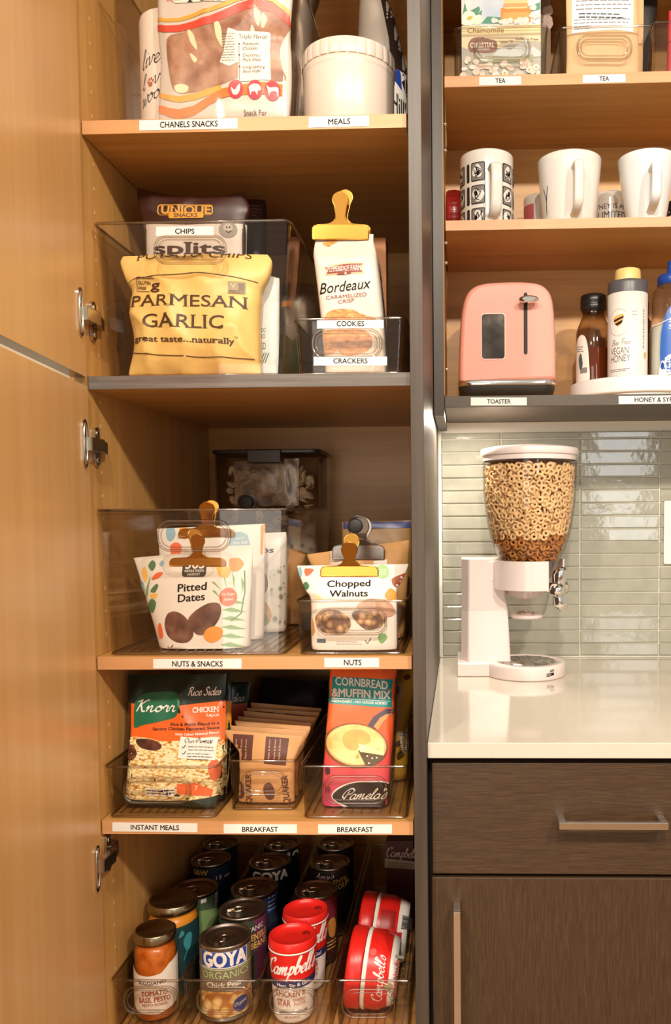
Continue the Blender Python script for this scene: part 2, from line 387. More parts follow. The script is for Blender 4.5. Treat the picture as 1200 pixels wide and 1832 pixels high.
class Art:
    """flat artwork in the coordinates of the measured face; every shape is cut small and wrapped on the surface"""
    def __init__(s, surf, step=7.0, lift=0.00023, mod=6): s.mod = mod; s.surf = surf; s.step = step; s.lift = lift; s.items = []; s.lv = 1
    def level(s, n): s.lv = n; return s
    def tris(s, vs, fs, m, cut=True): s.items.append((list(vs), list(fs), m, s.lv, cut)); return s
    def poly(s, pts, m):
        n = len(pts); return s.tris([tuple(p)[:2] for p in pts], [tuple(range(n))], m)
    def rect(s, x0, y0, x1, y1, m, x2=None, y2=None): return s.poly([(x0, y0), (x1, y0), (x1, y1), (x0, y1)], m)
    def rrect(s, x0, y0, x1, y1, r, m):
        w, h = (x1 - x0) / 2, (y1 - y0) / 2
        return s.poly([((x0 + x1) / 2 + a, (y0 + y1) / 2 + b) for a, b in rrect(w, h, r)], m)
    def ell(s, cx, cy, rx, ry, m, rot=0, n=28):
        c, q = math.cos(math.radians(rot)), math.sin(math.radians(rot)); P = []
        for k in range(n):
            a, b = rx * math.cos(2 * PI * k / n), ry * math.sin(2 * PI * k / n); P.append((cx + a * c - b * q, cy + a * q + b * c))
        return s.poly(P, m)
    def ring(s, cx, cy, rx, ry, w, m, n=28, a0=0, a1=360):
        return s.line([(cx + rx * math.cos(math.radians(a0 + (a1 - a0) * k / n)), cy + ry * math.sin(math.radians(a0 + (a1 - a0) * k / n))) for k in range(n + 1)], w, m)
    def blob(s, pts, m): return s.poly([(p.x, p.y) for p in spline([(x, y, 0) for x, y in pts], 5, True)], m)
    def line(s, pts, w, m, pen=None):
        P = [Vector((pts[0][0], pts[0][1]))]
        for p in pts[1:]:
            q = Vector((p[0], p[1])); n = max(1, int((q - P[-1]).length / 5.0)); a0 = P[-1].copy()
            P += [a0.lerp(q, (k + 1) / n) for k in range(n)]
        vs = []; fs = []
        for i, p in enumerate(P):
            t = P[min(i + 1, len(P) - 1)] - P[max(i - 1, 0)]
            if t.length < 1e-9: t = Vector((1, 0))
            t.normalize(); nn = Vector((-t.y, t.x)); ww = w / 2
            if pen is not None: ww *= 0.35 + 0.65 * abs(math.sin(math.atan2(-t.y, t.x) - pen))
            vs += [tuple(p + nn * ww), tuple(p - nn * ww)]
            if i: k = 2 * i; fs.append((k - 2, k - 1, k + 1, k))
        return s.tris(vs, fs, m, False)
    def text(s, t, x0, x1, y, h, m, y1=None, bold=0.0, shear=0.0, serif=False, spacing=1.0, arc=0.0):
        """a line of lettering from x0 to x1, its foot on y (y1 at the right end), capitals h high"""
        layers = glyphs(t, bold, shear, serif, spacing)
        if not layers[0][0]: return s
        a, b = min(v[0] for v in layers[0][0]), max(v[0] for v in layers[0][0])
        y1 = y if y1 is None else y1
        for vs, fs in layers:
            out = []
            for vx, vy in vs:
                u = (vx - a) / max(b - a, 1e-6); d = vy / 0.70 * h
                out.append((x0 + (x1 - x0) * u, y + (y1 - y) * u - d - arc * (1 - (2 * u - 1) ** 2)))
            s.tris(out, fs, m, (x1 - x0) / max(len(t), 1) > 14)
        return s
    def textv(s, t, x, y0, y1, h, m, x1=None, bold=0.0, shear=0.0, serif=False):
        """lettering that runs along the vertical: from y0 to y1, its foot on x"""
        layers = glyphs(t, bold, shear, serif)
        a, b = min(v[0] for v in layers[0][0]), max(v[0] for v in layers[0][0]); x1 = x if x1 is None else x1
        sg = 1 if y1 < y0 else -1
        for vs, fs in layers:
            s.tris([(x + (x1 - x) * (vx - a) / (b - a) - sg * vy / 0.7 * h, y0 + (y1 - y0) * (vx - a) / (b - a)) for vx, vy in vs], fs, m, False)
        return s
    def script(s, t, x0, x1, y, xh, w, m, y1=None, slant=0.25, pen=0.6, vert=False):
        """a handwritten word drawn with a broad pen; xh is the height of small letters"""
        X = 0; S = []
        for ch in t:
            wd, st = PEN[ch]
            for p in st: S.append([(X + a + slant * b, b) for a, b in p])
            X += wd * 0.93
        a = min(p[0] for q in S for p in q); b = max(p[0] for q in S for p in q); y1 = y if y1 is None else y1
        for q in S:
            P = []
            for px, py in q:
                u = (px - a) / (b - a)
                P.append((x0 + (x1 - x0) * u, y + (y1 - y) * u - py * xh, 0))
            if vert: P = [(x0 + (yy - y), y + (y1 - y) * ((xx - x0) / (x1 - x0)), 0) for xx, yy, _ in P]
            s.line(spline(P, 6), w, m, pen)
        return s
    def lines(s, x0, x1, y0, y1, n, m, h=2.0, seed=1, slope=0.0, ragged=0.25, gap=0.12):
        """small print too fine to read: broken rules like words"""
        rd = random.Random(seed)
        for i in range(n):
            y = y0 + (y1 - y0) * i / max(1, n - 1); x = x0; xe = x1 - (x1 - x0) * ragged * rd.random()
            while x < xe:
                w = h * rd.uniform(1.5, 4.5); xx = min(xe, x + w)
                ya, yb = y + slope * (x - x0), y + slope * (xx - x0)
                s.tris([(x, ya), (xx, yb), (xx, yb + h * 0.62), (x, ya + h * 0.62)], [(0, 1, 2, 3)], m, False); x += w + h * 0.55
        return s
    def into(s, mb):
        for rank, (vs, fs, m, lv, cut) in enumerate(s.items):
            if cut:
                bm = bmesh.new(); V = [bm.verts.new((x, y, 0)) for x, y in vs]
                for f in fs:
                    try: bm.faces.new([V[i] for i in f])
                    except ValueError: pass
                bm.normal_update()
                bmesh.ops.triangulate(bm, faces=[f for f in bm.faces if len(f.verts) > 4])
                xs = [v[0] for v in vs]; ys = [v[1] for v in vs]
                for ax, lo, hi in ((0, min(xs), max(xs)), (1, min(ys), max(ys))):
                    k = math.ceil(lo / s.step)
                    while k * s.step < hi:
                        co = (k * s.step, 0, 0) if ax == 0 else (0, k * s.step, 0); no = (1, 0, 0) if ax == 0 else (0, 1, 0)
                        bmesh.ops.bisect_plane(bm, geom=bm.verts[:] + bm.edges[:] + bm.faces[:], plane_co=co, plane_no=no); k += 1
                bm.verts.index_update()
                vs = [(v.co.x, v.co.y) for v in bm.verts]; fs = [tuple(v.index for v in f.verts) for f in bm.faces]; bm.free()
            P = [s.surf.put(x, y, s.lift * lv + (rank % s.mod) * 3.6e-5) for x, y in vs]
            # all faces wind the same way and look outwards
            out = []; vote = 0.0
            for f in fs:
                ar = sum(vs[f[i]][0] * vs[(f[(i + 1) % len(f)])][1] - vs[f[(i + 1) % len(f)]][0] * vs[f[i]][1] for i in range(len(f)))
                if abs(ar) < 1e-5: continue
                f = tuple(f) if ar > 0 else tuple(f)[::-1]; out.append(f)
                if len(out) % 3 == 1:
                    a, b, c = (Vector(P[f[0]]), Vector(P[f[1]]), Vector(P[f[2]])); vote += (b - a).cross(c - a).dot(s.surf.normal(*vs[f[0]]))
            if vote < 0: out = [f[::-1] for f in out]
            mb.add(P, out, m, True)
        return mb
class Flat:
    """a flat face; its measured corners (photo) tie artwork to the surface: tl, tr, br, bl"""
    def __init__(s, q, P, normal=None):
        s.q = [Vector(p) for p in q]; s.P = [Vector(p) for p in P]
        n = (s.P[1] - s.P[0]).cross(s.P[3] - s.P[0]).normalized()
        s.n = n if n.dot(-s.P[0] + Vector((0, 0, ZC))) > 0 else -n
    def uv(s, x, y):
        a, b, c, d = s.q; u = v = 0.5; p = Vector((x, y))
        for _ in range(8):
            e = a * (1 - u) * (1 - v) + b * u * (1 - v) + c * u * v + d * (1 - u) * v - p
            du = (b - a) * (1 - v) + (c - d) * v; dv = (d - a) * (1 - u) + (c - b) * u
            det = du.x * dv.y - du.y * dv.x
            u -= (e.x * dv.y - e.y * dv.x) / det; v -= (du.x * e.y - du.y * e.x) / det
        return u, v
    def put(s, x, y, off):
        u, v = s.uv(x, y); a, b, c, d = s.P
        return a * (1 - u) * (1 - v) + b * u * (1 - v) + c * u * v + d * (1 - u) * v + s.n * off
    def normal(s, x, y): return s.n
def flat_at(quad, Y):
    """face standing in the plane at depth Y (a number, or one per corner)"""
    Ys = Y if isinstance(Y, (list, tuple)) else [Y] * 4
    return Flat(quad, [at(p[0], p[1], y) for p, y in zip(quad, Ys)])
class Sack:
    """a bag: levels from top to bottom, each (xl, yl, xr, yr, Y of the middle plane, half thickness, boxiness)"""
    def __init__(s, levels, wrinkle=0.002, wscale=22.0, seed=0, per=5, back=0.7, crease=0.0, sag=None):
        s.sag = sag
        s.seed = Vector((seed * 3.1, seed * 1.7, seed * 0.9)); s.w = wrinkle; s.ws = wscale; s.back = back; s.crease = crease
        L = [Vector((*l[:2], 0)) for l in levels]; R_ = [Vector((*l[2:4], 0)) for l in levels]
        T = [Vector(l[4:7]) for l in levels]
        A, B, C_ = spline(L, per), spline(R_, per), spline(T, per)
        if len(levels) == 2:
            A = [L[0].lerp(L[1], k / per) for k in range(per + 1)]; B = [R_[0].lerp(R_[1], k / per) for k in range(per + 1)]; C_ = [T[0].lerp(T[1], k / per) for k in range(per + 1)]
        s.rows = [(a.x, a.y, b.x, b.y, t.x, max(t.y, 0.0004), max(t.z, 1.2)) for a, b, t in zip(A, B, C_)]
        s.box = levels[len(levels) // 2][6] >= 5      # boxy packs are measured on their front face
    def row(s, t):
        t = max(0.0, min(len(s.rows) - 1.0001, t)); i = int(t); f = t - i
        return [p + (q - p) * f for p, q in zip(s.rows[i], s.rows[i + 1])]
    def pt(s, t, u, side=1, off=0.0):
        xl, yl, xr, yr, Y, b, n = s.row(t)
        P = at(xl, yl, Y - b).lerp(at(xr, yr, Y - b), u) + Vector((0, b, 0)) if s.box else at(xl, yl, Y).lerp(at(xr, yr, Y), u)
        x = min(1.0, abs(2 * u - 1)); h = b * (1 - x ** n) ** (1 / n)
        if side < 0: h *= s.back
        w = 0.0
        if s.w:
            q = P * s.ws + s.seed
            w = noise.noise(q) * s.w + (1 - abs(noise.noise(q * 0.55 + Vector((5, 2, 1))))) ** 6 * s.crease
            w *= min(1, h / 0.004 + 0.25)
        P = P + Vector((0, -1, 0)) * (side * (h + w) + off)
        if s.sag: P.z += s.sag(u) * max(0.0, 1 - t / (0.3 * len(s.rows))) ** 1.3
        return P
    def tu(s, x, y):
        lo, hi = 0.0, len(s.rows) - 1.0
        for _ in range(26):
            m = (lo + hi) / 2; r = s.row(m); u = (x - r[0]) / (r[2] - r[0])
            if r[1] + (r[3] - r[1]) * u < y: lo = m
            else: hi = m
        r = s.row(lo); return lo, max(0.0, min(1.0, (x - r[0]) / (r[2] - r[0])))
    def put(s, x, y, off):
        t, u = s.tu(x, y); P = s.pt(t, u)
        return P + s.normal(x, y, t, u) * (off + 0.00025)
    def normal(s, x, y, t=None, u=None):
        if t is None: t, u = s.tu(x, y)
        e = 0.012; a, b = s.pt(t, min(1, u + e)), s.pt(t, max(0, u - e)); c, d = s.pt(min(len(s.rows) - 1, t + 0.1), u), s.pt(max(0, t - 0.1), u)
        n = (a - b).cross(c - d)
        if n.length < 1e-12: return Vector((0, -1, 0))
        n.normalize(); return n if n.y < 0 else -n
    def mesh(s, mb, m, nu=40, m_back=None, zig=0.0):
        rs = []
        us = [0.5 - 0.5 * math.cos(PI * k / nu) for k in range(nu + 1)]
        for t in range(len(s.rows)):
            f = [s.pt(t, u, 1) for u in us]; b = [s.pt(t, u, -1) for u in us[1:-1]][::-1]
            rs.append(f + b)
        mb.rings(rs, m, True, True, True)
        return mb
class Can:
    """a round body standing (or lying, through mtx) at C; artwork wraps round the side facing the camera"""
    def __init__(s, C, prof, mtx=None, face=None, n=56):
        s.C = Vector(C); s.prof = prof; s.mtx = mtx; s.n = n
        d = Vector((0, 0, ZC)) - s.C; s.th = math.atan2(d.y, d.x) if face is None else face
        s.R = max(p[0] for p in prof)
        Pf = s.C + Vector((math.cos(s.th), math.sin(s.th), 0)) * s.R
        s.k = None
        if mtx is None:
            s.xc, s.yb = pix(Pf); s.k = (pix(Pf + Vector((0, 0, 0.1)))[1] - s.yb) / -0.1
            s.sl = (pix(Pf + Vector((0, 0, 0.1)))[0] - s.xc) / -0.1
    def rad(s, z):
        P = s.prof
        for (r0, z0), (r1, z1) in zip(P, P[1:]):
            if min(z0, z1) <= z <= max(z0, z1) and abs(z1 - z0) > 1e-7: return r0 + (r1 - r0) * (z - z0) / (z1 - z0)
        return P[-1][0]
    def loc(s, a, z, off):
        r = s.rad(z) + off; th = s.th + a / s.R
        p = Vector((r * math.cos(th), r * math.sin(th), z))
        return s.C + (s.mtx @ p if s.mtx else p)
    def az(s, x, y):
        if s.k is None: return -x / 1000.0, y / 1000.0      # lying: artwork in millimetres
        zs = [p[1] for p in s.prof]; z = max(min(zs) + 0.0003, min(max(zs) - 0.0003, (s.yb - y) / s.k))
        return (x - s.xc) / s.k, z
    def put(s, x, y, off): return s.loc(*s.az(x, y), off)
    def normal(s, x, y):
        a, z = s.az(x, y); return s.loc(a, z, 0.01) - s.loc(a, z, 0)
    def body(s, mb, m, prof=None, cap=True): return mb.lathe(prof or s.prof, s.C, m, s.n, s.mtx, cap)
def label_tape(shelf, surf_y, q, text, tx0, tx1, ty, th, ty1=None):
    """printed tape stuck on a shelf edge: a sub-part of the shelf"""
    fl = flat_at(q, surf_y); mb = MB()
    P = fl.P; b = [p + Vector((0, 0.0004, 0)) for p in P]
    mb.add(P + b, [(3, 2, 1, 0), (4, 5, 6, 7), (0, 1, 5, 4), (1, 2, 6, 5), (2, 3, 7, 6), (3, 0, 4, 7)], WHITE)
    Art(fl).text(text, tx0, tx1, ty, th, INK, ty1, bold=0.02).into(mb)
    o = mb.build('shelf_label', shelf); o['label'] = 'white tape label printed ' + text; return o
def copy_tree(o, parent=None):
    c = o.copy(); COL.objects.link(c)
    if parent: c.parent = parent
    for ch in list(o.children): copy_tree(ch, c)
    return c
# ------------------------------------------------------------------ the setting
S1, S2, S3, S4, S5 = 1.7404, 1.4074, 1.0312, 0.8053, 0.492      # pantry shelf tops
TEA_Z, MUG_Z, LOW_Z, CTR_Z = 1.9847, 1.7369, 1.4295, 0.9139     # wall cabinet shelves, counter
YP, YB, YU, YUB, YW = 1.114, 1.650, 1.507, 1.766, 1.778
XL, XR = -0.4955, -0.0660
FLOOR = grain_mat('floor_boards', ((0.3, '7a5636'), (0.7, 'a57c52')), 30, 0.45, 'Y', 0.1)
tag(boxes('floor', [(-2.6, 2.6, -3.0, 1.9, -0.03, 0.0)], FLOOR, bevel=0), kind='structure')
PLASTER = mat('d9c9ae', 0.8, name='wall_paint', vary=0.04, vscale=12)
tag(boxes('wall_back', [(-2.6, 2.6, 1.80, 1.90, 0.0, 2.6)], PLASTER, bevel=0), kind='structure')
# glass tiles of the backsplash
TILE = mat('a9a899', 0.06, 0, 0.6, name='backsplash_glass', vary=0.10, vscale=30, bump=0.25)
GROUT = mat('e6e2d4', 0.7, name='grout')
rd = random.Random(4)
mb = MB()
mb.box(-0.0475, 0.80, YW - 0.006, YW + 0.02, CTR_Z, 1.4100, GROUT)
z = 0.9185
while z < 1.389:
    z1 = min(z + 0.0248, 1.3885)
    x = 0.0836 - 0.1655
    while x < 0.79:
        x0, x1 = max(x + 0.0012, -0.0405), min(x + 0.1643, 0.795)
        a, b = rd.uniform(-0.0009, 0.0009), rd.uniform(-0.0004, 0.0004)
        y = YW - 0.0085
        vs = [(x0, y - a - b, z), (x1, y + a - b, z), (x1, y + a + b, z1), (x0, y - a + b, z1)]
        e = 0.0016
        fr = [(x0 + e, y - a - b - 0.0012, z + e), (x1 - e, y + a - b - 0.0012, z + e), (x1 - e, y + a + b - 0.0012, z1 - e), (x0 + e, y - a + b - 0.0012, z1 - e)]
        bk = [(p[0], YW - 0.006, p[2]) for p in vs]
        mb.add(fr + vs + bk, [(0, 1, 2, 3)] + [(4 + i, 4 + (i + 1) % 4, (i + 1) % 4, i) for i in range(4)] + [(8 + i, 8 + (i + 1) % 4, 4 + (i + 1) % 4, 4 + i) for i in range(4)], TILE)
        x += 0.1655
    z += 0.0269
tag(mb.build('trim_1'), 'backsplash of grey-green glass tiles with pale grout', None, None, 'structure')

# ------------------------------------------------------------------ pantry cabinet
pantry = thing('pantry_cabinet', 'tall pantry cabinet with open birch doors and labelled shelves', 'cabinet', (-0.28, 1.38, 0))
mb = MB(); mb.box(XL - 0.018, XL - 0.0005, 1.0985, YB, 0, 2.25, BIRCH_V)
PEG_GLINT = mat('efd3a4', 0.5, name='peg_hole_glint')  # pale discs paint the bright edges of the peg holes
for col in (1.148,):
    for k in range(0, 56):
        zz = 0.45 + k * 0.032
        mb.add([(XL - 0.0001, col + 0.0018 * math.cos(2 * PI * j / 8), zz + 0.0026 * math.sin(2 * PI * j / 8)) for j in range(8)], [tuple(range(8))], PEG_GLINT)
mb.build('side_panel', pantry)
mb = MB(); mb.box(XR + 0.0005, -0.0480, 1.100, 1.765, 0, 2.25, DARK_PANEL); o = mb.build('side_panel', pantry, 0.0008)
o['label'] = 'dark laminate side panel'
mb = MB(); mb.box(XL, XR, YB - 0.006, YB + 0.004, 0.1, 2.25, BIRCH_H); mb.build('back_panel', pantry)
mb = MB(); mb.box(XL, XR, 1.10, YB - 0.006, 2.20, 2.22, BIRCH_H); mb.build('top_panel', pantry)
mb = MB(); mb.box(XL, XR, 1.102, YB - 0.006, S5 - 0.018, S5, BIRCH_H); mb.build('floor_panel', pantry)
DIVF = grain_mat('divider_edge', ((0.3, '57504a'), (0.55, '6f6761'), (0.8, '857c75')), 130, 0.22, 'X', 0.12)
mb = MB(); mb.box(XL, XR, 1.114, YB - 0.006, S2 - 0.0165, S2, BIRCH_H); mb.box(XL, XR, 1.112, 1.1138, S2 - 0.0168, S2 + 0.0003, DIVF)
o = mb.build('divider', pantry); o['label'] = 'fixed shelf with dark edge'
def shelf(parent, x0, x1, y0, y1, top, t):
    mb = MB(); mb.box(x0, x1, y0 + 0.0012, y1, top - t, top, BIRCH_H); mb.box(x0, x1, y0, y0 + 0.0012, top - t, top, BIRCH_EDGE)
    return mb.build('shelf', parent)
sh1 = shelf(pantry, XL + 0.001, -0.0682, YP, YB - 0.008, S1, 0.0174)
sh3 = shelf(pantry, XL + 0.001, -0.0678, YP, YB - 0.008, S3, 0.0174)
sh4 = shelf(pantry, XL + 0.001, -0.0678, YP, YB - 0.008, S4, 0.0184)
LY = YP - 0.0006
label_tape(sh1, LY, [(249, 215.5), (425, 211.5), (425, 230), (249, 233.5)], 'CHANELS SNACKS', 286, 389, 228.6, 10.6, 226.2)
label_tape(sh1, LY, [(552, 209), (660, 206.5), (660, 225.5), (552, 228.5)], 'MEALS', 587, 626, 223, 10, 221.5)
label_tape(sh3, LY, [(274, 1179), (432, 1178.5), (432, 1196), (274, 1196)], 'NUTS & SNACKS', 308, 398, 1192.4, 9.8)
label_tape(sh3, LY, [(580, 1177), (678, 1177), (678, 1194), (580, 1194)], 'NUTS', 615, 646, 1190, 9.8)
label_tape(sh4, LY, [(201, 1471.5), (353, 1473), (353, 1489), (201, 1487.5)], 'INSTANT MEALS', 234, 320, 1484.2, 8.8, 1485.2)
label_tape(sh4, LY, [(400, 1474.5), (531, 1475), (531, 1491), (400, 1491)], 'BREAKFAST', 433, 497, 1488, 9)
label_tape(sh4, LY, [(569, 1475), (701, 1475), (701, 1491.5), (569, 1491.5)], 'BREAKFAST', 603, 667, 1488.4, 9)

# doors stand open about eighty degrees; inner faces birch, edges dark
DD = Vector((0.122, -0.9925, 0)).normalized(); DN = Vector((0.9925, 0.122, 0)).normalized()
DOORIN = grain_mat('door_birch', ((0.25, 'd09b5e'), (0.55, 'dca96c'), (0.8, 'e5b67b')), 26, 0.30, 'Z', 0.04)
DOOR_EDGE = mat('4d4640', 0.16, name='door_edge_band')
def door(z0, z1, h):
    mb = MB(); a = Vector((h[0], h[1], z0)); w = 0.44; t = 0.019
    up = Vector((0, 0, z1 - z0))
    c = [a, a + DD * w, a + DD * w - DN * t, a - DN * t]
    e = 0.0006
    top = [p + up for p in c]
    mb.add([c[0], c[1], top[1], top[0]], [(0, 1, 2, 3)], DOORIN)
    mb.add(c + top, [(0, 3, 2, 1), (4, 5, 6, 7), (1, 2, 6, 5), (3, 0, 4, 7)], DOOR_EDGE)
    mb.add([c[2], c[3], top[3], top[2]], [(0, 1, 2, 3)], DARK_V)
    return mb.build('door', pantry, weld=True)
HU = Vector((-0.4894, 1.095, 0)); HL = Vector((-0.4884, 1.095, 0))
door_up = door(1.4038, 2.24, HU); door_lo = door(0.12, 1.3914, HL)
def hinge(dr, h, z):
    mb = MB(); base = Vector((h.x, h.y, z)) + DD * 0.021
    # flange on the door: an upright rounded plate with the cup pressed in
    mb.prism(rrect(0.009, 0.031, 0.009), base, DD, Vector((0, 0, 1)), DN * 0.0022, NICKEL)
    ring = [base + DN * 0.0022 + DD * (0.0065 * math.cos(2 * PI * k / 20)) + Vector((0, 0, 0.026 * math.sin(2 * PI * k / 20))) for k in range(20)]
    mb.tube(ring, 0.0016, NICKEL, 6, True)
    # knuckle and arm reaching to the cabinet wall
    wy = 1.146
    A = base + DN * 0.004 - DD * 0.006
    B = Vector((XL + 0.013, 1.118, z)); C_ = Vector((XL + 0.007, wy, z - 0.002))
    for p, q, hh, tt, m in ((A, B, 0.0085, 0.005, NICKEL), (B, C_, 0.0075, 0.003, STEEL_DARK)):
        d = (q - p).normalized(); n = d.cross(Vector((0, 0, 1))).normalized()
        mb.prism([(-tt, -hh), (tt, -hh), (tt, hh), (-tt, hh)], p, n, Vector((0, 0, 1)), q - p, m)
    # wing plate screwed to the wall
    mb.prism(rrect(0.007, 0.026, 0.006), Vector((XL, 1.128, z)), Vector((0, 1, 0)), Vector((0, 0, 1)), Vector((0.004, 0, 0)), NICKEL)
    mb.box(XL + 0.001, XL + 0.007, 1.128, wy + 0.006, z - 0.008, z + 0.008, STEEL_DARK)
    for dy, dz in ((0, 0.018), (0, -0.018)):
        mb.lathe([(0.0, 0.0), (0.0042, 0.0), (0.0042, 0.0015), (0.0, 0.002)], Vector((XL + 0.004, 1.128 + dy, z + dz)), CHROME, 12, Matrix.Rotation(PI / 2, 4, 'Y'))
    o = mb.build('hinge', dr, 0.0006); o['label'] = 'nickel concealed hinge'; return o
hinge(door_up, HU, at(150, 563, 1.09).z); hinge(door_lo, HL, at(160, 795, 1.09).z); hinge(door_lo, HL, at(180, 1545, 1.09).z)

# ------------------------------------------------------------------ wall cabinet with open shelves
UX0, UX1 = -0.0465, 0.7135
wallcab = thing('wall_cabinet', 'open wall cabinet with tea, mugs and a pink toaster on its shelves', 'cabinet', (0.33, 1.64, 1.4))
mb = MB(); mb.box(UX0, UX0 + 0.0178, 1.492, YUB, 1.3935, 2.25, SIDE_DARK); mb.box(UX0 + 0.0179, UX0 + 0.0186, 1.4935, YUB, 1.43, 2.25, BIRCH_V)
mb.build('side_panel', wallcab)
mb = MB(); mb.box(UX1 - 0.018, UX1, 1.495, YUB, 1.3935, 2.25, BIRCH_V); mb.build('side_panel', wallcab)
mb = MB(); mb.box(UX0, UX1, YUB, YW - 0.001, LOW_Z - 0.0185, 2.25, BIRCH_H); mb.build('back_panel', wallcab)
mb = MB(); mb.box(UX0, UX1, 1.50, YUB, 2.20, 2.22, BIRCH_H); mb.build('top_panel', wallcab)
mb = MB(); mb.box(-0.0276, UX1 - 0.0185, 1.509, YUB - 0.0005, LOW_Z - 0.0186, LOW_Z, BIRCH_H); mb.box(-0.0276, UX1 - 0.0185, 1.5065, 1.509, LOW_Z - 0.0186, LOW_Z + 0.0002, DARK_PLAIN)
mb.box(-0.0276, UX1 - 0.0185, 1.510, YUB - 0.0005, LOW_Z - 0.0192, LOW_Z - 0.0187, DARK_PLAIN)
bot = mb.build('bottom_panel', wallcab)
sh_tea = shelf(wallcab, -0.0245, UX1 - 0.02, YU, YUB - 0.001, TEA_Z, 0.0188)
sh_mug = shelf(wallcab, -0.0245, UX1 - 0.02, YU, YUB - 0.001, MUG_Z, 0.0172)
UYL = YU - 0.0006
label_tape(sh_tea, UYL, [(857, 138), (932, 136.2), (932, 151.5), (857, 152.5)], 'TEA', 886, 903.5, 148.6, 8.2, 148.2)
label_tape(sh_tea, UYL, [(1042.5, 134.5), (1118.5, 132.5), (1118.5, 147), (1042.5, 148.5)], 'TEA', 1072, 1089, 144.8, 8, 144.4)
label_tape(bot, 1.506, [(842, 711), (942, 711), (942, 725), (842, 725.5)], 'TOASTER', 871, 913, 721.8, 7.6)
label_tape(bot, 1.506, [(1106.5, 708.5), (1240, 707), (1240, 721.5), (1106.5, 723)], 'HONEY & SYRUP', 1135, 1217, 719.2, 8.2, 718.4)
for zz in (1.905, 1.86, 1.70, 1.665, 1.478):
    mb = MB(); mb.lathe([(0.0, 0.0), (0.003, 0.0), (0.003, 0.006), (0.0, 0.007)], Vector((UX0 + 0.0186, 1.512, zz)), NICKEL, 10, Matrix.Rotation(PI / 2, 4, 'Y'))
    mb.build('shelf_pin', wallcab)

# ------------------------------------------------------------------ counter and base cabinet
QUARTZ = mat('d8cdbe', 0.09, 0, 0.5, coat=0.4, name='quartz', vary=0.03, vscale=160)
mb = MB(); mb.box(-0.0474, 0.80, 1.1125, YW - 0.0095, CTR_Z - 0.0212, CTR_Z, QUARTZ)
tag(mb.build('countertop', None, 0.0012), 'pale beige quartz countertop under the cereal dispenser', 'countertop')
base = thing('base_cabinet', 'dark wood base cabinet with chrome bar handles under the counter', 'cabinet', (0.26, 1.45, 0))
BODY = mat('17120e', 0.6, name='cabinet_gap_dark')
mb = MB(); mb.box(-0.0472, 0.62, 1.147, 1.76, 0.10, CTR_Z - 0.0213, BODY); mb.box(-0.0472, 0.62, 1.20, 1.76, 0.0, 0.10, BODY); mb.build('body', base)
mb = MB(); mb.box(-0.0424, 0.56, 1.125, 1.1465, 0.7288, 0.8830, DARK_H); dw = mb.build('drawer', base, 0.0012)
mb = MB(); mb.box(-0.0436, 0.56, 1.125, 1.1465, 0.11, 0.7238, DARK_V); dr = mb.build('door', base, 0.0012)
def bar_handle(p0, p1, out, th, wd, parent):
    """square bar on two posts; p0, p1 on the cabinet face"""
    mb = MB(); y1 = 1.125; y0 = y1 - out
    if abs(p1[0] - p0[0]) > abs(p1[1] - p0[1]):
        mb.box(p0[0], p1[0], y0, y0 + wd, p0[1] - th / 2, p0[1] + th / 2, CHROME)
        for x in (p0[0], p1[0] - th): mb.box(x, x + th, y0 + wd, y1, p0[1] - th / 2, p0[1] + th / 2, CHROME)
    else:
        mb.box(p0[0] - th / 2, p0[0] + th / 2, y0, y0 + wd, p1[1], p0[1], CHROME)
        for z in (p0[1] - th, p1[1]): mb.box(p0[0] - th / 2, p0[0] + th / 2, y0 + wd, y1, z, z + th, CHROME)
    o = mb.build('handle', parent, 0.0008); o['label'] = 'chrome bar handle'
YH = 1.094
a, b = at(1000, 1478, YH), at(1196, 1478, YH)
bar_handle((a.x, a.z), (b.x, b.z), 0.031, 0.0098, 0.006, dw)
a = at(817, 1632, YH)
bar_handle((a.x, a.z), (a.x, a.z - 0.21), 0.031, 0.0096, 0.006, dr)
# socket plate at the right end of the backsplash
out = thing('wall_outlet', 'white socket plate on the glass tile backsplash', 'outlet', (0.46, YW, 1.15))
a, b = at(1187.5, 896, 1.764), at(1187.5, 1009, 1.764)
mb = MB(); mb.prism([(x + 0.038, y) for x, y in rrect(0.038, (a.z - b.z) / 2, 0.004)], Vector((a.x, 1.7675, (a.z + b.z) / 2)), Vector((1, 0, 0)), Vector((0, 0, 1)), Vector((0, -0.005, 0)), mat('f2ece4', 0.3, name='outlet_plastic'))
mb.build('cover_plate', out, 0.0015)
mb = MB(); mb.box(a.x + 0.021, a.x + 0.055, 1.761, 1.7626, (a.z + b.z) / 2 - 0.033, (a.z + b.z) / 2 + 0.033, mat('e9e2d8', 0.3, name='outlet_face')); mb.build('socket_face', out, 0.0006)
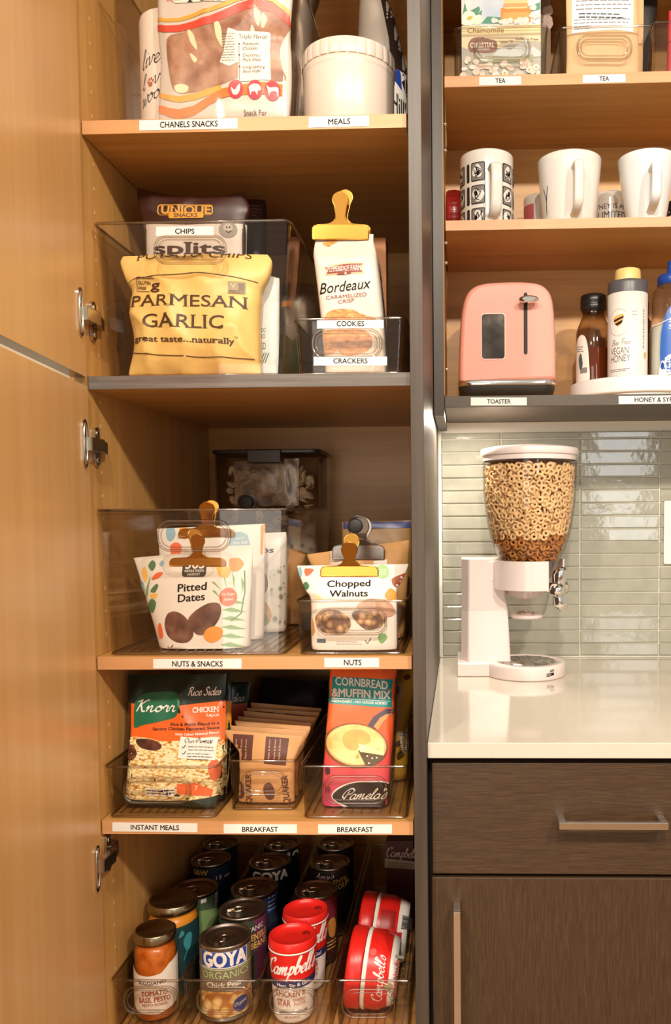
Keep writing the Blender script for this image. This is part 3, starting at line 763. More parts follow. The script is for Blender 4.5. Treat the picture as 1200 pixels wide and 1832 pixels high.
# ------------------------------------------------------------------ builders for bins, clips, cans
def front_label(parent, q, Y, text, tx0, tx1, ty, th):
    fl = flat_at(q, Y); mb = MB(); P = fl.P; b = [p + Vector((0, 0.0004, 0)) for p in P]
    mb.add(P + b, [(3, 2, 1, 0), (4, 5, 6, 7), (0, 1, 5, 4), (1, 2, 6, 5), (2, 3, 7, 6), (3, 0, 4, 7)], WHITE)
    Art(fl).text(text, tx0, tx1, ty, th, INK, bold=0.02).into(mb)
    o = mb.build('bin_label', parent); o['label'] = 'white tape label printed ' + text; return o
def storage_bin(label, top, bot, Yf, depth, z0, handle=None, group='clear plastic storage bins', ribs=True, r=0.012, back_taper=0.004):
    """clear open bin: top = (xl, xr, y) and bot = (xl, xr, y) of its front face in the photo"""
    a, b = at(top[0], top[2], Yf), at(top[1], top[2], Yf); c, d = at(bot[0], bot[2], Yf), at(bot[1], bot[2], Yf)
    zt = (a.z + b.z) / 2; xt, xb = (a.x + b.x) / 2, (c.x + d.x) / 2; wt, wb = (b.x - a.x) / 2, (d.x - c.x) / 2
    t = 0.0022; fy = 0.0035
    root = thing('storage_bin', label, 'bin', (xb, Yf + depth / 2, z0), group)
    def ring(x, w, y0, y1, z, rr): return [Vector((x + p, (y0 + y1) / 2 + q, z)) for p, q in rrect(w, (y1 - y0) / 2, rr, 5)]
    z0 = z0 + 0.0006
    rs = [ring(xb, wb - 0.003, Yf + fy + 0.003, Yf + depth - 0.003, z0, r * 0.8), ring(xb, wb, Yf + fy, Yf + depth, z0 + 0.003, r),
          ring(xt, wt, Yf, Yf + depth + back_taper, zt, r),
          ring(xt, wt - t, Yf + t, Yf + depth + back_taper - t, zt, r - t * 0.6), ring(xb, wb - t, Yf + fy + t, Yf + depth - t, z0 + 0.0045, r - t * 0.6), ring(xb, wb - t - 0.003, Yf + fy + t + 0.003, Yf + depth - t - 0.003, z0 + 0.003, r * 0.6)]
    mb = MB()
    for k in range(5): mb.rings(rs[k:k + 2], BIN, k == 0, k == 4, True)
    mb.build('body', root)
    mb = MB(); mb.tube(ring(xt, wt + 0.0004, Yf - 0.0004, Yf + depth + back_taper + 0.0004, zt, r), 0.0019, BIN_RIM, 6, True); mb.build('rim', root)
    mb = MB(); mb.tube(ring(xb, wb - 0.001, Yf + fy + 0.001, Yf + depth - 0.001, z0 + 0.0022, r), 0.0017, BIN_RIM, 6, True); mb.build('base_edge', root)
    if ribs:
        RB = clear_mat('clear_bin_ribs', 'f3efe9', 'd5cbbf', 0.08, 0.1, 2.0)
        mb = MB(); n = max(3, int(wb * 2 / 0.013))
        for k in range(n):
            x = xb - wb + 0.012 + (2 * wb - 0.024) * k / (n - 1)
            mb.box(x - 0.0011, x + 0.0011, Yf + 0.014, Yf + depth - 0.014, z0 + 0.0031, z0 + 0.0042, RB)
        o = mb.build('floor_ribs', root)
    if handle:
        x0, y0, x1, y1 = handle
        def hy(y): return Yf + fy * max(0, min(1, (y - top[2]) / (bot[2] - top[2])))
        mb = MB()
        for off, rad, ins in ((0.0012, 0.0019, 0), (0.0004, 0.0010, 6)):
            P = []
            for px, py in rrect((x1 - x0) / 2 - ins, (y1 - y0) / 2 - ins, (y1 - y0) * 0.42 - ins * 0.6, 6):
                y = (y0 + y1) / 2 + py; P.append(at((x0 + x1) / 2 + px, y, hy(y) - off))
            mb.tube(P, rad, BIN_HANDLE, 8, True)
        mb.build('handle', root)
    return root
BIN_HANDLE = clear_mat('clear_bin_handle', 'f1ece6', 'a0937f', 0.13, 0.05, 1.6)
def clip_outline(cx, ytop, r, neck, yneck, wp, ysh, ybot):
    """half outline of a bag clip plate in photo measure, closed"""
    pts = []
    for k in range(0, 10):
        a = math.radians(90 - 14.5 * k); pts.append((r * math.cos(a), ytop + r - r * math.sin(a)))
    pts += [(neck, yneck - (yneck - ytop - r) * 0.15), (neck, yneck), (neck * 1.25, ysh - 9), (neck * 1.9, ysh - 3.5), (neck * 2.7, ysh - 1), (wp - 8, ysh), (wp - 3, ysh + 1.5), (wp, ysh + 6), (wp, ybot - 1), (wp - 1, ybot)]
    L = [(cx + x, y) for x, y in pts]
    return L + [(2 * cx - x, y) for x, y in L[::-1]]
def bag_clip(label, cx, ytop, r, neck, yneck, wp, ysh, ybot, Y, tilt=0.010, dx=9, m=None, cat='bag clip', group=None, back_dy=-6, dot=None, gap=0.006, name='bag_clip'):
    """two sprung plates that pinch a bag: handles apart at the top"""
    m = m or GOLD
    c = at(cx, ybot, Y)
    root = thing(name, label, cat, (c.x, Y, c.z), group)
    for nm, s, ox, oy in (('front_plate', -1, 0, 0), ('back_plate', 1, dx, back_dy)):
        P = clip_outline(cx + ox * 0.3, ytop + oy, r, neck, yneck, wp, ysh, ybot)
        mb = MB(); pts = []; th = 0.0011
        for x, y in P:
            f = max(0.0, (ysh - y) / (ysh - ytop))
            yy = Y + s * (gap / 2 + tilt * f)
            pts.append(at(x + ox * 0.7 * f, y, yy))
        n = len(pts); bk = [p + Vector((0, s * th, 0)) for p in pts]
        h = n // 2
        def strip(A, B, flip):
            fs = []
            for i in range(h - 1):
                q = (i, i + 1, n - 2 - i, n - 1 - i); fs.append(q if not flip else q[::-1])
            mb.add(A, fs, m, False)
        strip(pts, bk, s > 0); strip(bk, pts, s < 0)
        mb.add(pts + bk, [(i, (i + 1) % n, n + (i + 1) % n, n + i) for i in range(n)], m)
        rim = [p + Vector((0, s * th * 0.5, 0)) for p in pts]
        mb.tube(rim, 0.00095, m, 6, True)
        if dot and s < 0:
            dxp, dyp, rr = dot
            A = at(dxp, dyp, Y - gap / 2 - tilt - 0.002)
            mb.lathe([(0.0, 0.0), (rr, 0.0), (rr, 0.003), (rr * 0.8, 0.004), (0.0, 0.0042)], A, mat('201e1d', 0.55, name='rubber_dot'), 24, Matrix.Rotation(PI / 2, 4, 'X'))
        mb.build(nm, root)
    ys = yneck - (10 if gap > .02 else 0); a = at(cx - neck * 0.8, ys, Y); b = at(cx + neck * 1.1, ys, Y)
    mb = MB(); mb.tube([a, b], min(gap * 0.42, .0034), m, 10); mb.build('spring', root)
    return root
def place(o, P): o.data.transform(Matrix.Translation(-P)); o.location = P; return o
def pack(name, label, cat, sack, m, art=None, group=None, nu=36, zb=None):
    """a bag as one thing; its foot is flattened where it stands on zb"""
    r = sack.row(len(sack.rows) - 1.001); P = at((r[0] + r[2]) / 2, (r[1] + r[3]) / 2, r[4])
    mb = MB(); sack.mesh(mb, m, nu)
    if art: art.into(mb)
    if zb is not None:
        lo = min(v[2] for v in mb.v)
        if lo > zb:     # standing: let the lower quarter reach down to its support
            h = 0.05; mb.v = [(x, y, z - (lo - zb) * max(0.0, 1 - (z - lo) / h)) for x, y, z in mb.v]
        else: mb.v = [(x, y, max(z, zb)) for x, y, z in mb.v]
        P.z = zb
    o = mb.build(name, None)
    place(o, P); tag(o, label, cat, group); return o
def at_h(cx, cy, z): return atz(cx, cy, z)
CAN_PROFILE = lambda R, H: [(R * 0.955, 0.0), (R, 0.001), (R, 0.0025), (R * 0.975, 0.0045), (R * 0.97, 0.006), (R * 0.97, H - 0.006), (R * 0.975, H - 0.0045), (R, H - 0.003), (R, H - 0.0006), (R * 0.985, H)]
def tin_can(label, C, R, H, paper, art=None, group='tin cans in the bottom bins', tab=True, tab_rot=0.3):
    """food tin: body, paper sleeve with its print, lid with pull tab"""
    root = thing('food_can', label, 'can', C, group)
    P = CAN_PROFILE(R, H); cn = Can(C, P)
    mb = MB(); mb.lathe(P, C, STEEL_DARK, 48, None, False); mb.lathe([(0.0, 0.0003), (R * 0.955, 0.0)], C, STEEL_DARK, 48, None, False); mb.build('body', root)
    sl = [(R * 0.97 + 0.0002, 0.0065), (R * 0.97 + 0.0002, H - 0.0065)]
    mb = MB(); mb.lathe(sl, C, paper, 56, None, False)
    if art:
        a = Art(Can(C, sl)); art(a); a.into(mb)
    mb.build('paper_label', root)
    mb = MB()
    mb.lathe([(R * 0.985, H), (R * 0.94, H - 0.0004), (R * 0.93, H - 0.0035), (R * 0.84, H - 0.0042), (R * 0.82, H - 0.0032), (R * 0.6, H - 0.0036), (R * 0.58, H - 0.0044), (0.0, H - 0.0044)], C, STEEL_DARK, 40, None, False)
    ld = mb.build('lid', root)
    if tab:
        c, s_ = math.cos(tab_rot), math.sin(tab_rot); ring = []
        for k in range(18):
            x, y = 0.0105 * math.cos(2 * PI * k / 18) - R * 0.18, 0.0075 * math.sin(2 * PI * k / 18); ring.append(Vector(C) + Vector((x * c - y * s_, x * s_ + y * c, H - 0.0012)))
        mb = MB(); mb.tube(ring, 0.0015, NICKEL, 6, True)
        a = Vector(C) + Vector((-R * 0.62 * c, -R * 0.62 * s_, H - 0.0022)); b = Vector(C) + Vector((-(R * 0.18 + 0.006) * c, -(R * 0.18 + 0.006) * s_, H - 0.0014))
        mb.tube([a, b], 0.0036, NICKEL, 8); mb.build('pull_tab', ld)
    return root
# ------------------------------------------------------------------ top pantry shelf: dog snacks and meals
DOGF = WHITE
storage_bin('tall clear bin on the top shelf around the bag of twisted dog treats', (194, 527, -70), (208, 519, 210), 1.128, 0.34, S1, None)
TREAT = pic_mat('treat_picture', ((0.25, '6b3d2c'), (0.45, '96644d'), (0.62, 'b58a70'), (0.8, 'a5523a')), 34, 'NOISE', 0.35, 0.5)
BONE = mat('efdcb8', 0.4); RED = mat('d23f2c', 0.35); AMBER = mat('e8a63c', 0.35); ORNG = mat('f07a2e', 0.35); PINKRED = mat('c83a4a', 0.35)
BAGW = mat('d2c8bf', 0.32, 0, 0.5, name='glossy_white_film')
sk = Sack([(278, -70, 528, -80, 1.15, 0.006, 2.2), (282, -10, 526, -20, 1.15, 0.012, 2.3), (284, 60, 520, 55, 1.151, 0.0115, 2.4), (288, 115, 522, 110, 1.151, 0.012, 2.4), (286, 165, 522, 160, 1.151, 0.0115, 2.4), (285, 203, 518, 200, 1.15, 0.011, 2.4), (287, 212.5, 516, 207.5, 1.15, 0.003, 2.2)], 0.0022, 24, 3, 5, 0.08, 0.003)
A = Art(sk)
A.blob([(304, 78), (332, 66), (390, 50), (432, 30), (480, 20), (512, 32), (520, 52), (504, 92), (506, 125), (512, 148), (470, 150), (432, 146), (402, 156), (352, 168), (318, 166), (306, 130)], TREAT)
A.level(2)
for P in ([(340, 60), (352, 72), (358, 98), (346, 84)], [(389, 42), (400, 58), (403, 92), (391, 72)], [(460, 20), (470, 35), (466, 56), (459, 40)], [(473, 32), (481, 42), (474, 60), (470, 48)], [(345, 104), (358, 114), (352, 120)], [(455, 54), (460, 66), (453, 68)]): A.blob(P, BONE)
A.blob([(318, 160), (330, 156), (342, 160), (338, 168), (322, 168)], BONE)
# bands
def band(u, w, m): A.poly(u + [(x, y + w * (0.75 + 0.5 * k / len(u))) for k, (x, y) in list(enumerate(u))[::-1]], m)
band([(283, 35), (300, 41), (325, 40), (352, 33), (382, 24), (405, 15), (430, 5), (460, -2), (490, 2), (519, 22)], 8, AMBER)
band([(284, 48), (300, 54), (325, 53), (352, 47), (382, 38), (405, 28), (430, 17), (460, 9), (490, 12), (519, 33)], 15, RED)
band([(286, 164), (305, 171), (325, 174), (352, 170), (375, 163), (400, 157)], 10, AMBER)
band([(285, 183), (305, 190), (325, 193), (352, 188), (375, 176), (400, 163), (430, 157), (470, 154), (508, 155)], 15, ORNG)
A.level(3)
A.poly([(413, 60), (430, 66), (484, 67), (488, 70), (486, 100), (488, 150), (430, 152), (431, 120), (415, 127), (398, 120), (405, 100)], WHITE)
for cx in (426, 460, 491): A.ell(cx, 164 + (cx - 426) * 0.03, 13.6, 15, PINKRED)
A.rrect(313, -30, 412, 14, 8, WHITE)
A.level(4)
A.blob([(418, 160), (424, 165), (430, 158), (434, 156), (433, 167), (428, 173), (421, 171)], WHITE)
A.blob([(450, 160), (458, 156), (468, 158), (472, 165), (466, 167), (465, 173), (461, 168), (455, 168), (453, 173), (451, 167)], WHITE)
A.blob([(481, 158), (486, 162), (500, 161), (501, 174), (497, 168), (488, 169), (486, 174), (484, 167)], WHITE)
A.text('Fun', 343, 399, 13.5, 26, INK, 12, serif=True, bold=0.01).text('WINGS', 302, 330, 10.5, 7, RED, 9, serif=True)
A.text('Triple Flavor', 432, 482, 79.5, 7.4, mat('5a4334', .5), 80, serif=True)
for k, (t, x1) in enumerate((('Premium', 467), ('Chicken', 465), ('Delicious', 469), ('Pork Hide', 470), ('Long-Lasting', 478), ('Beef Hide', 470))):
    A.text(t, 439, x1, (91.5, 99.5, 111, 119, 131, 139)[k], 5.6, mat('5a4334', .5), shear=0.3, serif=True)
for y in (89, 108, 128): A.ell(433, y, 1.6, 1.6, mat('5a4334', .5))
A.line([(433, 92), (433, 150)], 0.8, mat('5a4334', .5))
A.text('Snack For', 441, 481, 202, 7, mat('5a4334', .5), 201, serif=True).text('All Dogs', 446, 478, 212.5, 7, mat('5a4334', .5), 211.5, serif=True)
A.lines(402, 428, 70, 116, 11, mat('8f8377', .5), 2.2, 4, ragged=0.2)
pack('treat_bag', 'white and orange bag of twisted brown dog treats in the top shelf bin', 'treat bag', sk, BAGW, A, zb=S1 + 0.0052)
# white canister with brushed words
C = at(308, 213, 1.206); C.z = S1 + 0.005
top = at(308, 37, 1.20).z - C.z
R_ = 0.0415
prof = [(R_ * 0.96, 0), (R_, 0.002), (R_, top - 0.008), (R_ * 0.97, top - 0.003), (R_ * 0.90, top)]
cn = Can(C, prof)
mb = MB(); cn.body(mb, mat('f3e9df', 0.35, name='white_ceramic'))
A = Art(cn, lift=0.0003)
k = cn.xc
A.script('live', k - 62, k - 18, 120, 15, 2.6, INK, 110, 0.2, 0.9)
A.script('l', k - 62, k - 50, 156, 13, 2.6, INK, 156, 0.2, 0.9); A.script('ve', k - 32, k - 6, 150, 14, 2.6, INK, 144, 0.2, 0.9)
A.script('woo', k - 64, k - 18, 186, 14, 2.6, INK, 172, 0.2, 0.9)
PAW = mat('b5532f', .5); A.ell(k - 40, 149, 5, 4.4, PAW)
for dx, dy in ((-6, -5), (-2.4, -9), (2.4, -9.5), (6, -6)): A.ell(k - 40 + dx, 149 + dy, 1.8, 2.8, PAW)
A.into(mb)
o = mb.build('treat_canister'); place(o, C)
tag(o, 'white round canister with brushed black words behind the dog treats', 'canister')
# white tub with a ribbed screw lid
C = at(625, 208, 1.187); C.z = S1 + 0.0005
R_ = 0.0632; H = at(625, 62, 1.187 - R_).z - C.z
tub = thing('lidded_tub', 'large plain white tub with ribbed screw lid above the MEALS label', 'tub', C)
TUBW = mat('d2c3b6', 0.32, name='white_tub_plastic')
hb = at(625, 93, 1.187 - R_).z - C.z
mb = MB(); mb.lathe([(0, 0), (R_ * 0.955, 0), (R_ * 0.975, 0.003), (R_ * 0.99, hb - 0.010), (R_ * 0.985, hb - 0.009), (R_ * 1.0, hb - 0.007), (R_ * 1.0, hb), (R_ * 0.95, hb), (R_ * 0.95, H - 0.004)], C, TUBW, 64); mb.build('body', tub)
rings = []
n = 30
for z, f in ((hb + 0.001, 1.012), (hb + 0.003, 1.02), (H - 0.004, 1.01), (H, 0.985)):
    rg = []
    for j in range(n * 6):
        a = 2 * PI * j / (n * 6); e = -0.0016 if j % 6 == 0 and f > 1 else 0
        rg.append(C + Vector(((R_ * f + e) * math.cos(a), (R_ * f + e) * math.sin(a), z)))
    rings.append(rg)
mb = MB(); mb.rings(rings, TUBW, True, True, True); mb.build('lid', tub)
# bags behind
DKFOIL = mat('6a5440', 0.3, 0.35, name='brown_foil', vary=0.25, vscale=25)
sk = Sack([(516, -90, 582, -90, 1.40, 0.01, 2.2), (520, -20, 576, -25, 1.40, 0.03, 2.2), (522, 40, 560, 35, 1.40, 0.03, 2.2), (520, 110, 562, 110, 1.40, 0.03, 2.2), (518, 214, 566, 214, 1.40, 0.02, 2.2)], 0.005, 20, 8, 4, 0.7, 0.006)
pack('food_pouch', 'dark brown foil pouch squeezed between the treat bin and the white tub', 'pouch', sk, DKFOIL, zb=S1 + 0.0052)
sk = Sack([(644, -80, 700, -80, 1.46, 0.02, 2.2), (645, 0, 688, -10, 1.46, 0.04, 2.3), (643, 45, 706, 40, 1.46, 0.05, 2.4), (640, 110, 722, 105, 1.46, 0.055, 2.6), (640, 160, 735, 158, 1.46, 0.055, 2.8), (640, 216, 742, 214, 1.46, 0.05, 3)], 0.004, 20, 12, 5, 0.7, 0.004)
A = Art(sk)
A.poly([(684, -20), (692, 10), (706, 42), (723, 106), (736, 150), (736, 175), (704, 150), (700, 100), (690, 50), (678, -5)], mat('2e201b', .4))
A.poly([(700, 150), (737, 160), (737, 187), (700, 180)], WHITE).poly([(700, 181), (738, 188), (740, 214), (700, 214)], mat('b2402f', .4))
A.level(2).poly([(708, 152), (719, 156), (722, 168), (709, 164)], mat('1f3f9b', .4)).level(3).text("Hill's", 706, 733, 177, 9, INK, 183, bold=0.015)
pack('dog_food_bag', 'silver and black dog food bag behind the white tub', 'bag', sk, mat('b9aea2', 0.35, 0.2, vary=0.1, vscale=15), A, zb=S1 + 0.0005)
# ------------------------------------------------------------------ chips and cookies on the dark fixed shelf
bn = storage_bin('tall clear bin labelled CHIPS full of snack bags on the dark shelf', (167, 517, 397), (190, 505, 668), 1.124, 0.36, S2, (277, 423, 403, 471), r=0.010)
front_label(bn, [(279, 405.5), (382, 405), (382, 421.5), (279, 422)], 1.1225, 'CHIPS', 313, 347.5, 418, 9)
YEL = mat('f3cd7c', 0.42, 0, 0.5, name='yellow_bag_film', vary=0.05, vscale=34, bump=1.0)
BROWN = mat('4a2c19', 0.5)
sk = Sack([(220, 459, 479, 456, 1.1735, 0.003, 2.2), (216, 472, 487, 470, 1.1735, 0.012, 2.2), (226, 500, 482, 498, 1.1735, 0.022, 2.3), (238, 522, 470, 522, 1.1735, 0.028, 2.4), (236, 545, 468, 544, 1.1735, 0.032, 2.5), (239, 580, 466, 580, 1.1735, 0.034, 2.6), (245, 615, 467, 616, 1.1735, 0.033, 2.6), (240, 640, 467, 642, 1.172, 0.026, 2.5), (233, 660, 468, 660, 1.170, 0.013, 2.4), (231, 667.5, 468, 666, 1.170, 0.005, 2.2)], 0.0040, 34, 5, 7, 0.7, 0.008)
A = Art(sk, lift=0.0005)
A.text('POTATO CHIPS', 249, 453, 470, 15, BROWN, 468, serif=True, arc=4)
A.line([(p.x, p.y) for p in spline([(232, 516, 0), (254, 506, 0), (300, 502, 0), (360, 499, 0), (420, 503, 0), (466, 511, 0)], 6)], 1.3, BROWN)
A.line([(p.x, p.y) for p in spline([(241, 630, 0), (262, 634, 0), (330, 638, 0), (400, 640, 0), (467, 641, 0)], 6)], 1.3, BROWN)
A.line([(255, 504), (288, 507)], 1, BROWN).line([(255, 506), (254, 527), (280, 531)], 1, BROWN)
A.text('GLUTEN', 257, 280, 515, 6, BROWN, 517.5, bold=0.02).text('FREE', 257, 272, 524.5, 6, BROWN, 526, bold=0.02)
A.text('g', 281, 297, 526, 18, BROWN, 527, bold=0.03, serif=True)
A.level(2).rrect(417, 512, 446, 534, 1, mat('a8977a', .5)).level(3).text('V', 420, 430, 524, 9, mat('d9c9a8', .5), bold=0.02).rrect(434, 515, 444, 526, 1, mat('7d6f5d', .5)).lines(419, 444, 528, 531, 2, mat('5d5142', .5), 2, 3, ragged=0).level(1)
A.text('PARMESAN', 246, 448, 556, 20.5, BROWN, 560, serif=True, bold=0.004).text('GARLIC', 271, 413, 594, 24, BROWN, 598, serif=True, bold=0.006)
A.text('great taste...naturally', 253, 430, 616, 8.6, BROWN, 621, serif=True, bold=0.022).text('TM', 431, 437, 613, 3, BROWN)
pack('chip_bag', 'yellow parmesan garlic potato chip bag at the front of the CHIPS bin', 'chip bag', sk, YEL, A, zb=S2 + 0.0052)
# pretzel bag behind it with its dark gathered top
MAROON = mat('3a1d17', 0.38, name='maroon_film', vary=0.15, vscale=22)
PGREY = mat('cfc3b8', 0.4, name='pretzel_bag_film', vary=0.08)
sk = Sack([(245, 339, 440, 341, 1.222, 0.003, 2.2), (246, 352, 440, 352, 1.222, 0.008, 2.2), (250, 376, 448, 376, 1.222, 0.012, 2.3), (258, 402, 442, 402, 1.222, 0.013, 2.5), (262, 470, 440, 470, 1.222, 0.013, 2.5), (266, 560, 440, 560, 1.222, 0.013, 2.5), (270, 640, 440, 640, 1.222, 0.012, 2.3), (272, 663, 440, 663, 1.222, 0.004, 2.2)], 0.0025, 22, 14, 5, 0.7, 0.004, sag=lambda u: -0.013 * (1 - abs(2 * u - 1.1) ** 1.6))
A = Art(sk)
GOLDP = mat('d99b36', .45)
A.poly([(244, 398), (254, 404), (340, 408), (442, 404), (452, 404), (460, 670), (240, 670)], PGREY)
A.level(2).rrect(288, 371, 386, 391, 6, GOLDP).level(3).rrect(290, 373, 384, 390, 5, MAROON).level(4).text('UNIQUE', 295, 381, 389, 15, GOLDP, bold=0.03, serif=True).rrect(308, 386, 370, 396.5, 3, GOLDP).level(5).text('SNACKS', 317, 359, 394.6, 7, BROWN, bold=0.02)
A.text('splits', 280, 404, 459, 21, MAROON, bold=0.025, serif=True)
A.ell(412, 416, 16, 14, mat('8f857b', .5)).level(6).ell(412, 413, 8, 8, mat('b5aa9d', .5)).level(7).ell(410, 412, 1.2, 1.6, INK).ell(415, 412, 1.2, 1.6, INK).line([(408, 418), (413, 421), (418, 418)], 1.4, INK)
pack('pretzel_bag', 'grey pretzel bag with folded maroon top sticking out of the CHIPS bin', 'snack bag', sk, MAROON, A, zb=S2 + 0.0052)
# the fold of that bag's top: two gathered wings
for P, Yw, nm, lab in (([(437, 338), (475, 357), (476, 395), (440, 398)], 1.335, 'snack_bag', 'dark maroon bag top just right of the folded pretzel bag'),):
    sk = Sack([(425, 357, 475, 359, Yw, 0.004, 2.2), (428, 385, 477, 385, Yw, 0.012, 2.2), (430, 480, 477, 480, Yw, 0.016, 2.3), (430, 640, 476, 640, Yw, 0.01, 2.3), (432, 657, 474, 657, Yw, 0.004, 2.3)], 0.002, 22, 15, 4, 0.7)
    pack(nm, lab, 'snack bag', sk, MAROON, Art(sk).lines(438, 470, 372, 390, 4, mat('7d5a48', .4), 2, 3), zb=S2 + 0.0052)
sk = Sack([(449, 486, 499, 498, 1.205, 0.002, 2.2), (449, 505, 500, 505, 1.205, 0.006, 2.2), (449, 560, 500, 560, 1.205, 0.009, 2.3), (449, 640, 498, 640, 1.205, 0.008, 2.3), (450, 664.5, 494, 664.5, 1.205, 0.003, 2.2)], 0.002, 20, 16, 4, 0.7, 0.003)
A = Art(sk)
GRN = mat('4d7a55', .5)
A.text('AVOCADO', 452, 478, 597, 8, GRN).text('ROASTED', 452, 477, 606, 6, GRN).text('SALTED', 452, 478, 621, 9, GRN)
for k in range(3): A.line([(468 + 4 * k, 640), (475 + 4 * k, 626)], 1.4, GRN)
pack('snack_bag', 'white snack bag with green lettering behind the yellow chip bag', 'snack bag', sk, mat('e8edf0', 0.3, name='white_snack_film'), A, zb=S2 + 0.0052)
sk = Sack([(506, 505, 562, 510, 1.44, 0.004, 2.2), (503, 530, 566, 530, 1.44, 0.02, 2.2), (500, 590, 566, 590, 1.44, 0.028, 2.3), (498, 658, 566, 658, 1.44, 0.02, 2.3)], 0.006, 24, 17, 5, 0.7, 0.006)
A = Art(sk).level(1)
A.poly([(500, 600), (530, 610), (566, 596), (566, 660), (497, 660)], mat('5f6a3f', .5, vary=.4, vscale=60)).rect(504, 545, 528, 556, mat('d08a4a', .5))
pack('snack_bag', 'grey foil bag on the dark shelf between the two bins', 'snack bag', sk, mat('8d8274', 0.35, 0.25, name='grey_foil', vary=0.2, vscale=18), A, zb=S2 + 0.0052)
# cookie bag in the small bin
cb = storage_bin('small clear bin on the dark shelf labelled COOKIES and CRACKERS', (525, 725, 570), (533, 720, 666), 1.124, 0.30, S2, (559, 590, 681, 639), r=0.008)
front_label(cb, [(567, 573), (686, 572.5), (686, 587), (567, 588)], 1.1220, 'COOKIES', 602, 651, 583.5, 9)
front_label(cb, [(561, 638.5), (692, 638), (692, 653.5), (561, 654)], 1.1235, 'CRACKERS', 596, 657, 650, 9)
CREAM = mat('dccfc2', 0.45, 0, 0.5, name='cookie_bag_paper')
sk = Sack([(564, 421, 668, 419, 1.19, 0.0022, 6), (563, 433, 668, 432, 1.19, 0.004, 6), (559, 452, 672, 448, 1.19, 0.017, 6), (560, 468, 674, 466, 1.19, 0.030, 7), (566, 520, 680, 516, 1.19, 0.034, 7), (572, 575, 685, 572, 1.19, 0.034, 7), (577, 625, 688, 622, 1.19, 0.034, 7), (580, 661, 690, 659, 1.19, 0.032, 7)], 0.0016, 26, 7, 5, 1.0, 0.003)
A = Art(sk)
BRICK = mat('8a3526', .45); OCH = mat('d07a44', .45)
COOK = pic_mat('cookie_picture', ((0.3, 'b86a30'), (0.5, 'd9934c'), (0.72, 'edb676')), 130, 'NOISE', 0.5, 0.9, (1, 1, 2.2))
A.poly([(579, 478), (615, 471), (652, 469), (648, 480), (652, 490), (615, 491), (581, 494), (585, 486)], mat('e9b58a', .45)).level(2).poly([(582, 480), (615, 473.5), (648, 471.5), (645, 480), (648, 487), (615, 488), (584, 491), (588, 485)], BRICK)
A.level(3).text('PEPPERIDGE FARM', 586, 645, 487.5, 9, CREAM, 483.5, bold=0.02, serif=True)
A.poly([(602, 492), (610, 486), (622, 482), (628, 484), (628, 490), (615, 492)], BRICK)
A.level(4).rect(617, 487, 620, 492, CREAM).level(3)
A.text('Bordeaux', 572, 663, 526, 19, INK, 515.5, shear=0.22, bold=0.0).text('CARAMELIZED', 583, 656, 536, 6.6, BRICK, 530).text('CRISP', 605, 634, 543.5, 6.6, BRICK, 540.5)
A.level(1).blob([(577, 437), (583, 431), (592, 432), (602, 429), (603, 434), (594, 438), (588, 442)], COOK)
A.blob([(581, 568), (588, 558), (606, 553), (630, 554), (645, 561), (668, 568), (668, 572), (630, 574), (584, 573)], COOK)
A.blob([(577, 598), (592, 590), (606, 595), (604, 620), (592, 628), (578, 624)], COOK).level(2).blob([(592, 594), (612, 588), (645, 589), (664, 600), (666, 612), (655, 624), (630, 630), (607, 625)], COOK)
o = pack('cookie_bag', 'white paper bag of caramelized cookies held shut by a gold clip', 'cookie bag', sk, CREAM, A, zb=S2 + 0.0052)
# lettering down its right side
def side_print(sack, parent_obj, y0, y1, m_bg, seed, n, h, shrink=0.75):
    P = []
    for y, u in ((y0, -1), (y0, 1), (y1, 1), (y1, -1)):
        t, _ = sack.tu((sack.row(0)[0] + sack.row(0)[2]) / 2, y); r = sack.row(t)
        q = sack.pt(t, 1.0); b = r[5] * shrink
        P.append(Vector((q.x + 0.0014, r[4] + u * b, q.z)))
    fl = Flat([(0, y0), (30, y0), (30, y1), (0, y1)], P); fl.n = Vector((1, 0, 0))
    mb = MB()
    if m_bg: mb.add(P, [(0, 3, 2, 1)], m_bg)
    rd = random.Random(seed)
    A = Art(fl, lift=0.0006); y = y0 + 6
    for k in range(n):
        yy = y0 + 5 + (y1 - y0 - 10) * k / n
        A.rect(3 + rd.random() * 2, yy, 27 - rd.random() * 9, yy + h * rd.choice((0.5, 0.8, 1.2)), INK)
    A.into(mb); s = mb.build('side_print', parent_obj); return s
side_print(sk, o, 462, 640, None, 3, 26, 3.2)
bag_clip('gold bag clip standing up from the white cookie bag', 609, 343.5, 14.5, 8.5, 390, 50, 402.5, 428.5, 1.187, 0.004, 8, group=None, back_dy=-4, gap=0.0075)
mb = MB(); a = at(665, 425, 1.305); b = at(690, 425, 1.305); zb = S2 + 0.0052
mb.box(at(600, 425, 1.305).x, b.x, 1.305, 1.345, zb, a.z, mat('c98a5a', 0.6, name='tan_carton', vary=0.05)); o = mb.build('cracker_box', None, 0.001)
c = Vector(((a.x + b.x) / 2, 1.32, zb)); place(o, c); tag(o, 'tan carton standing behind the white cookie bag', 'box')
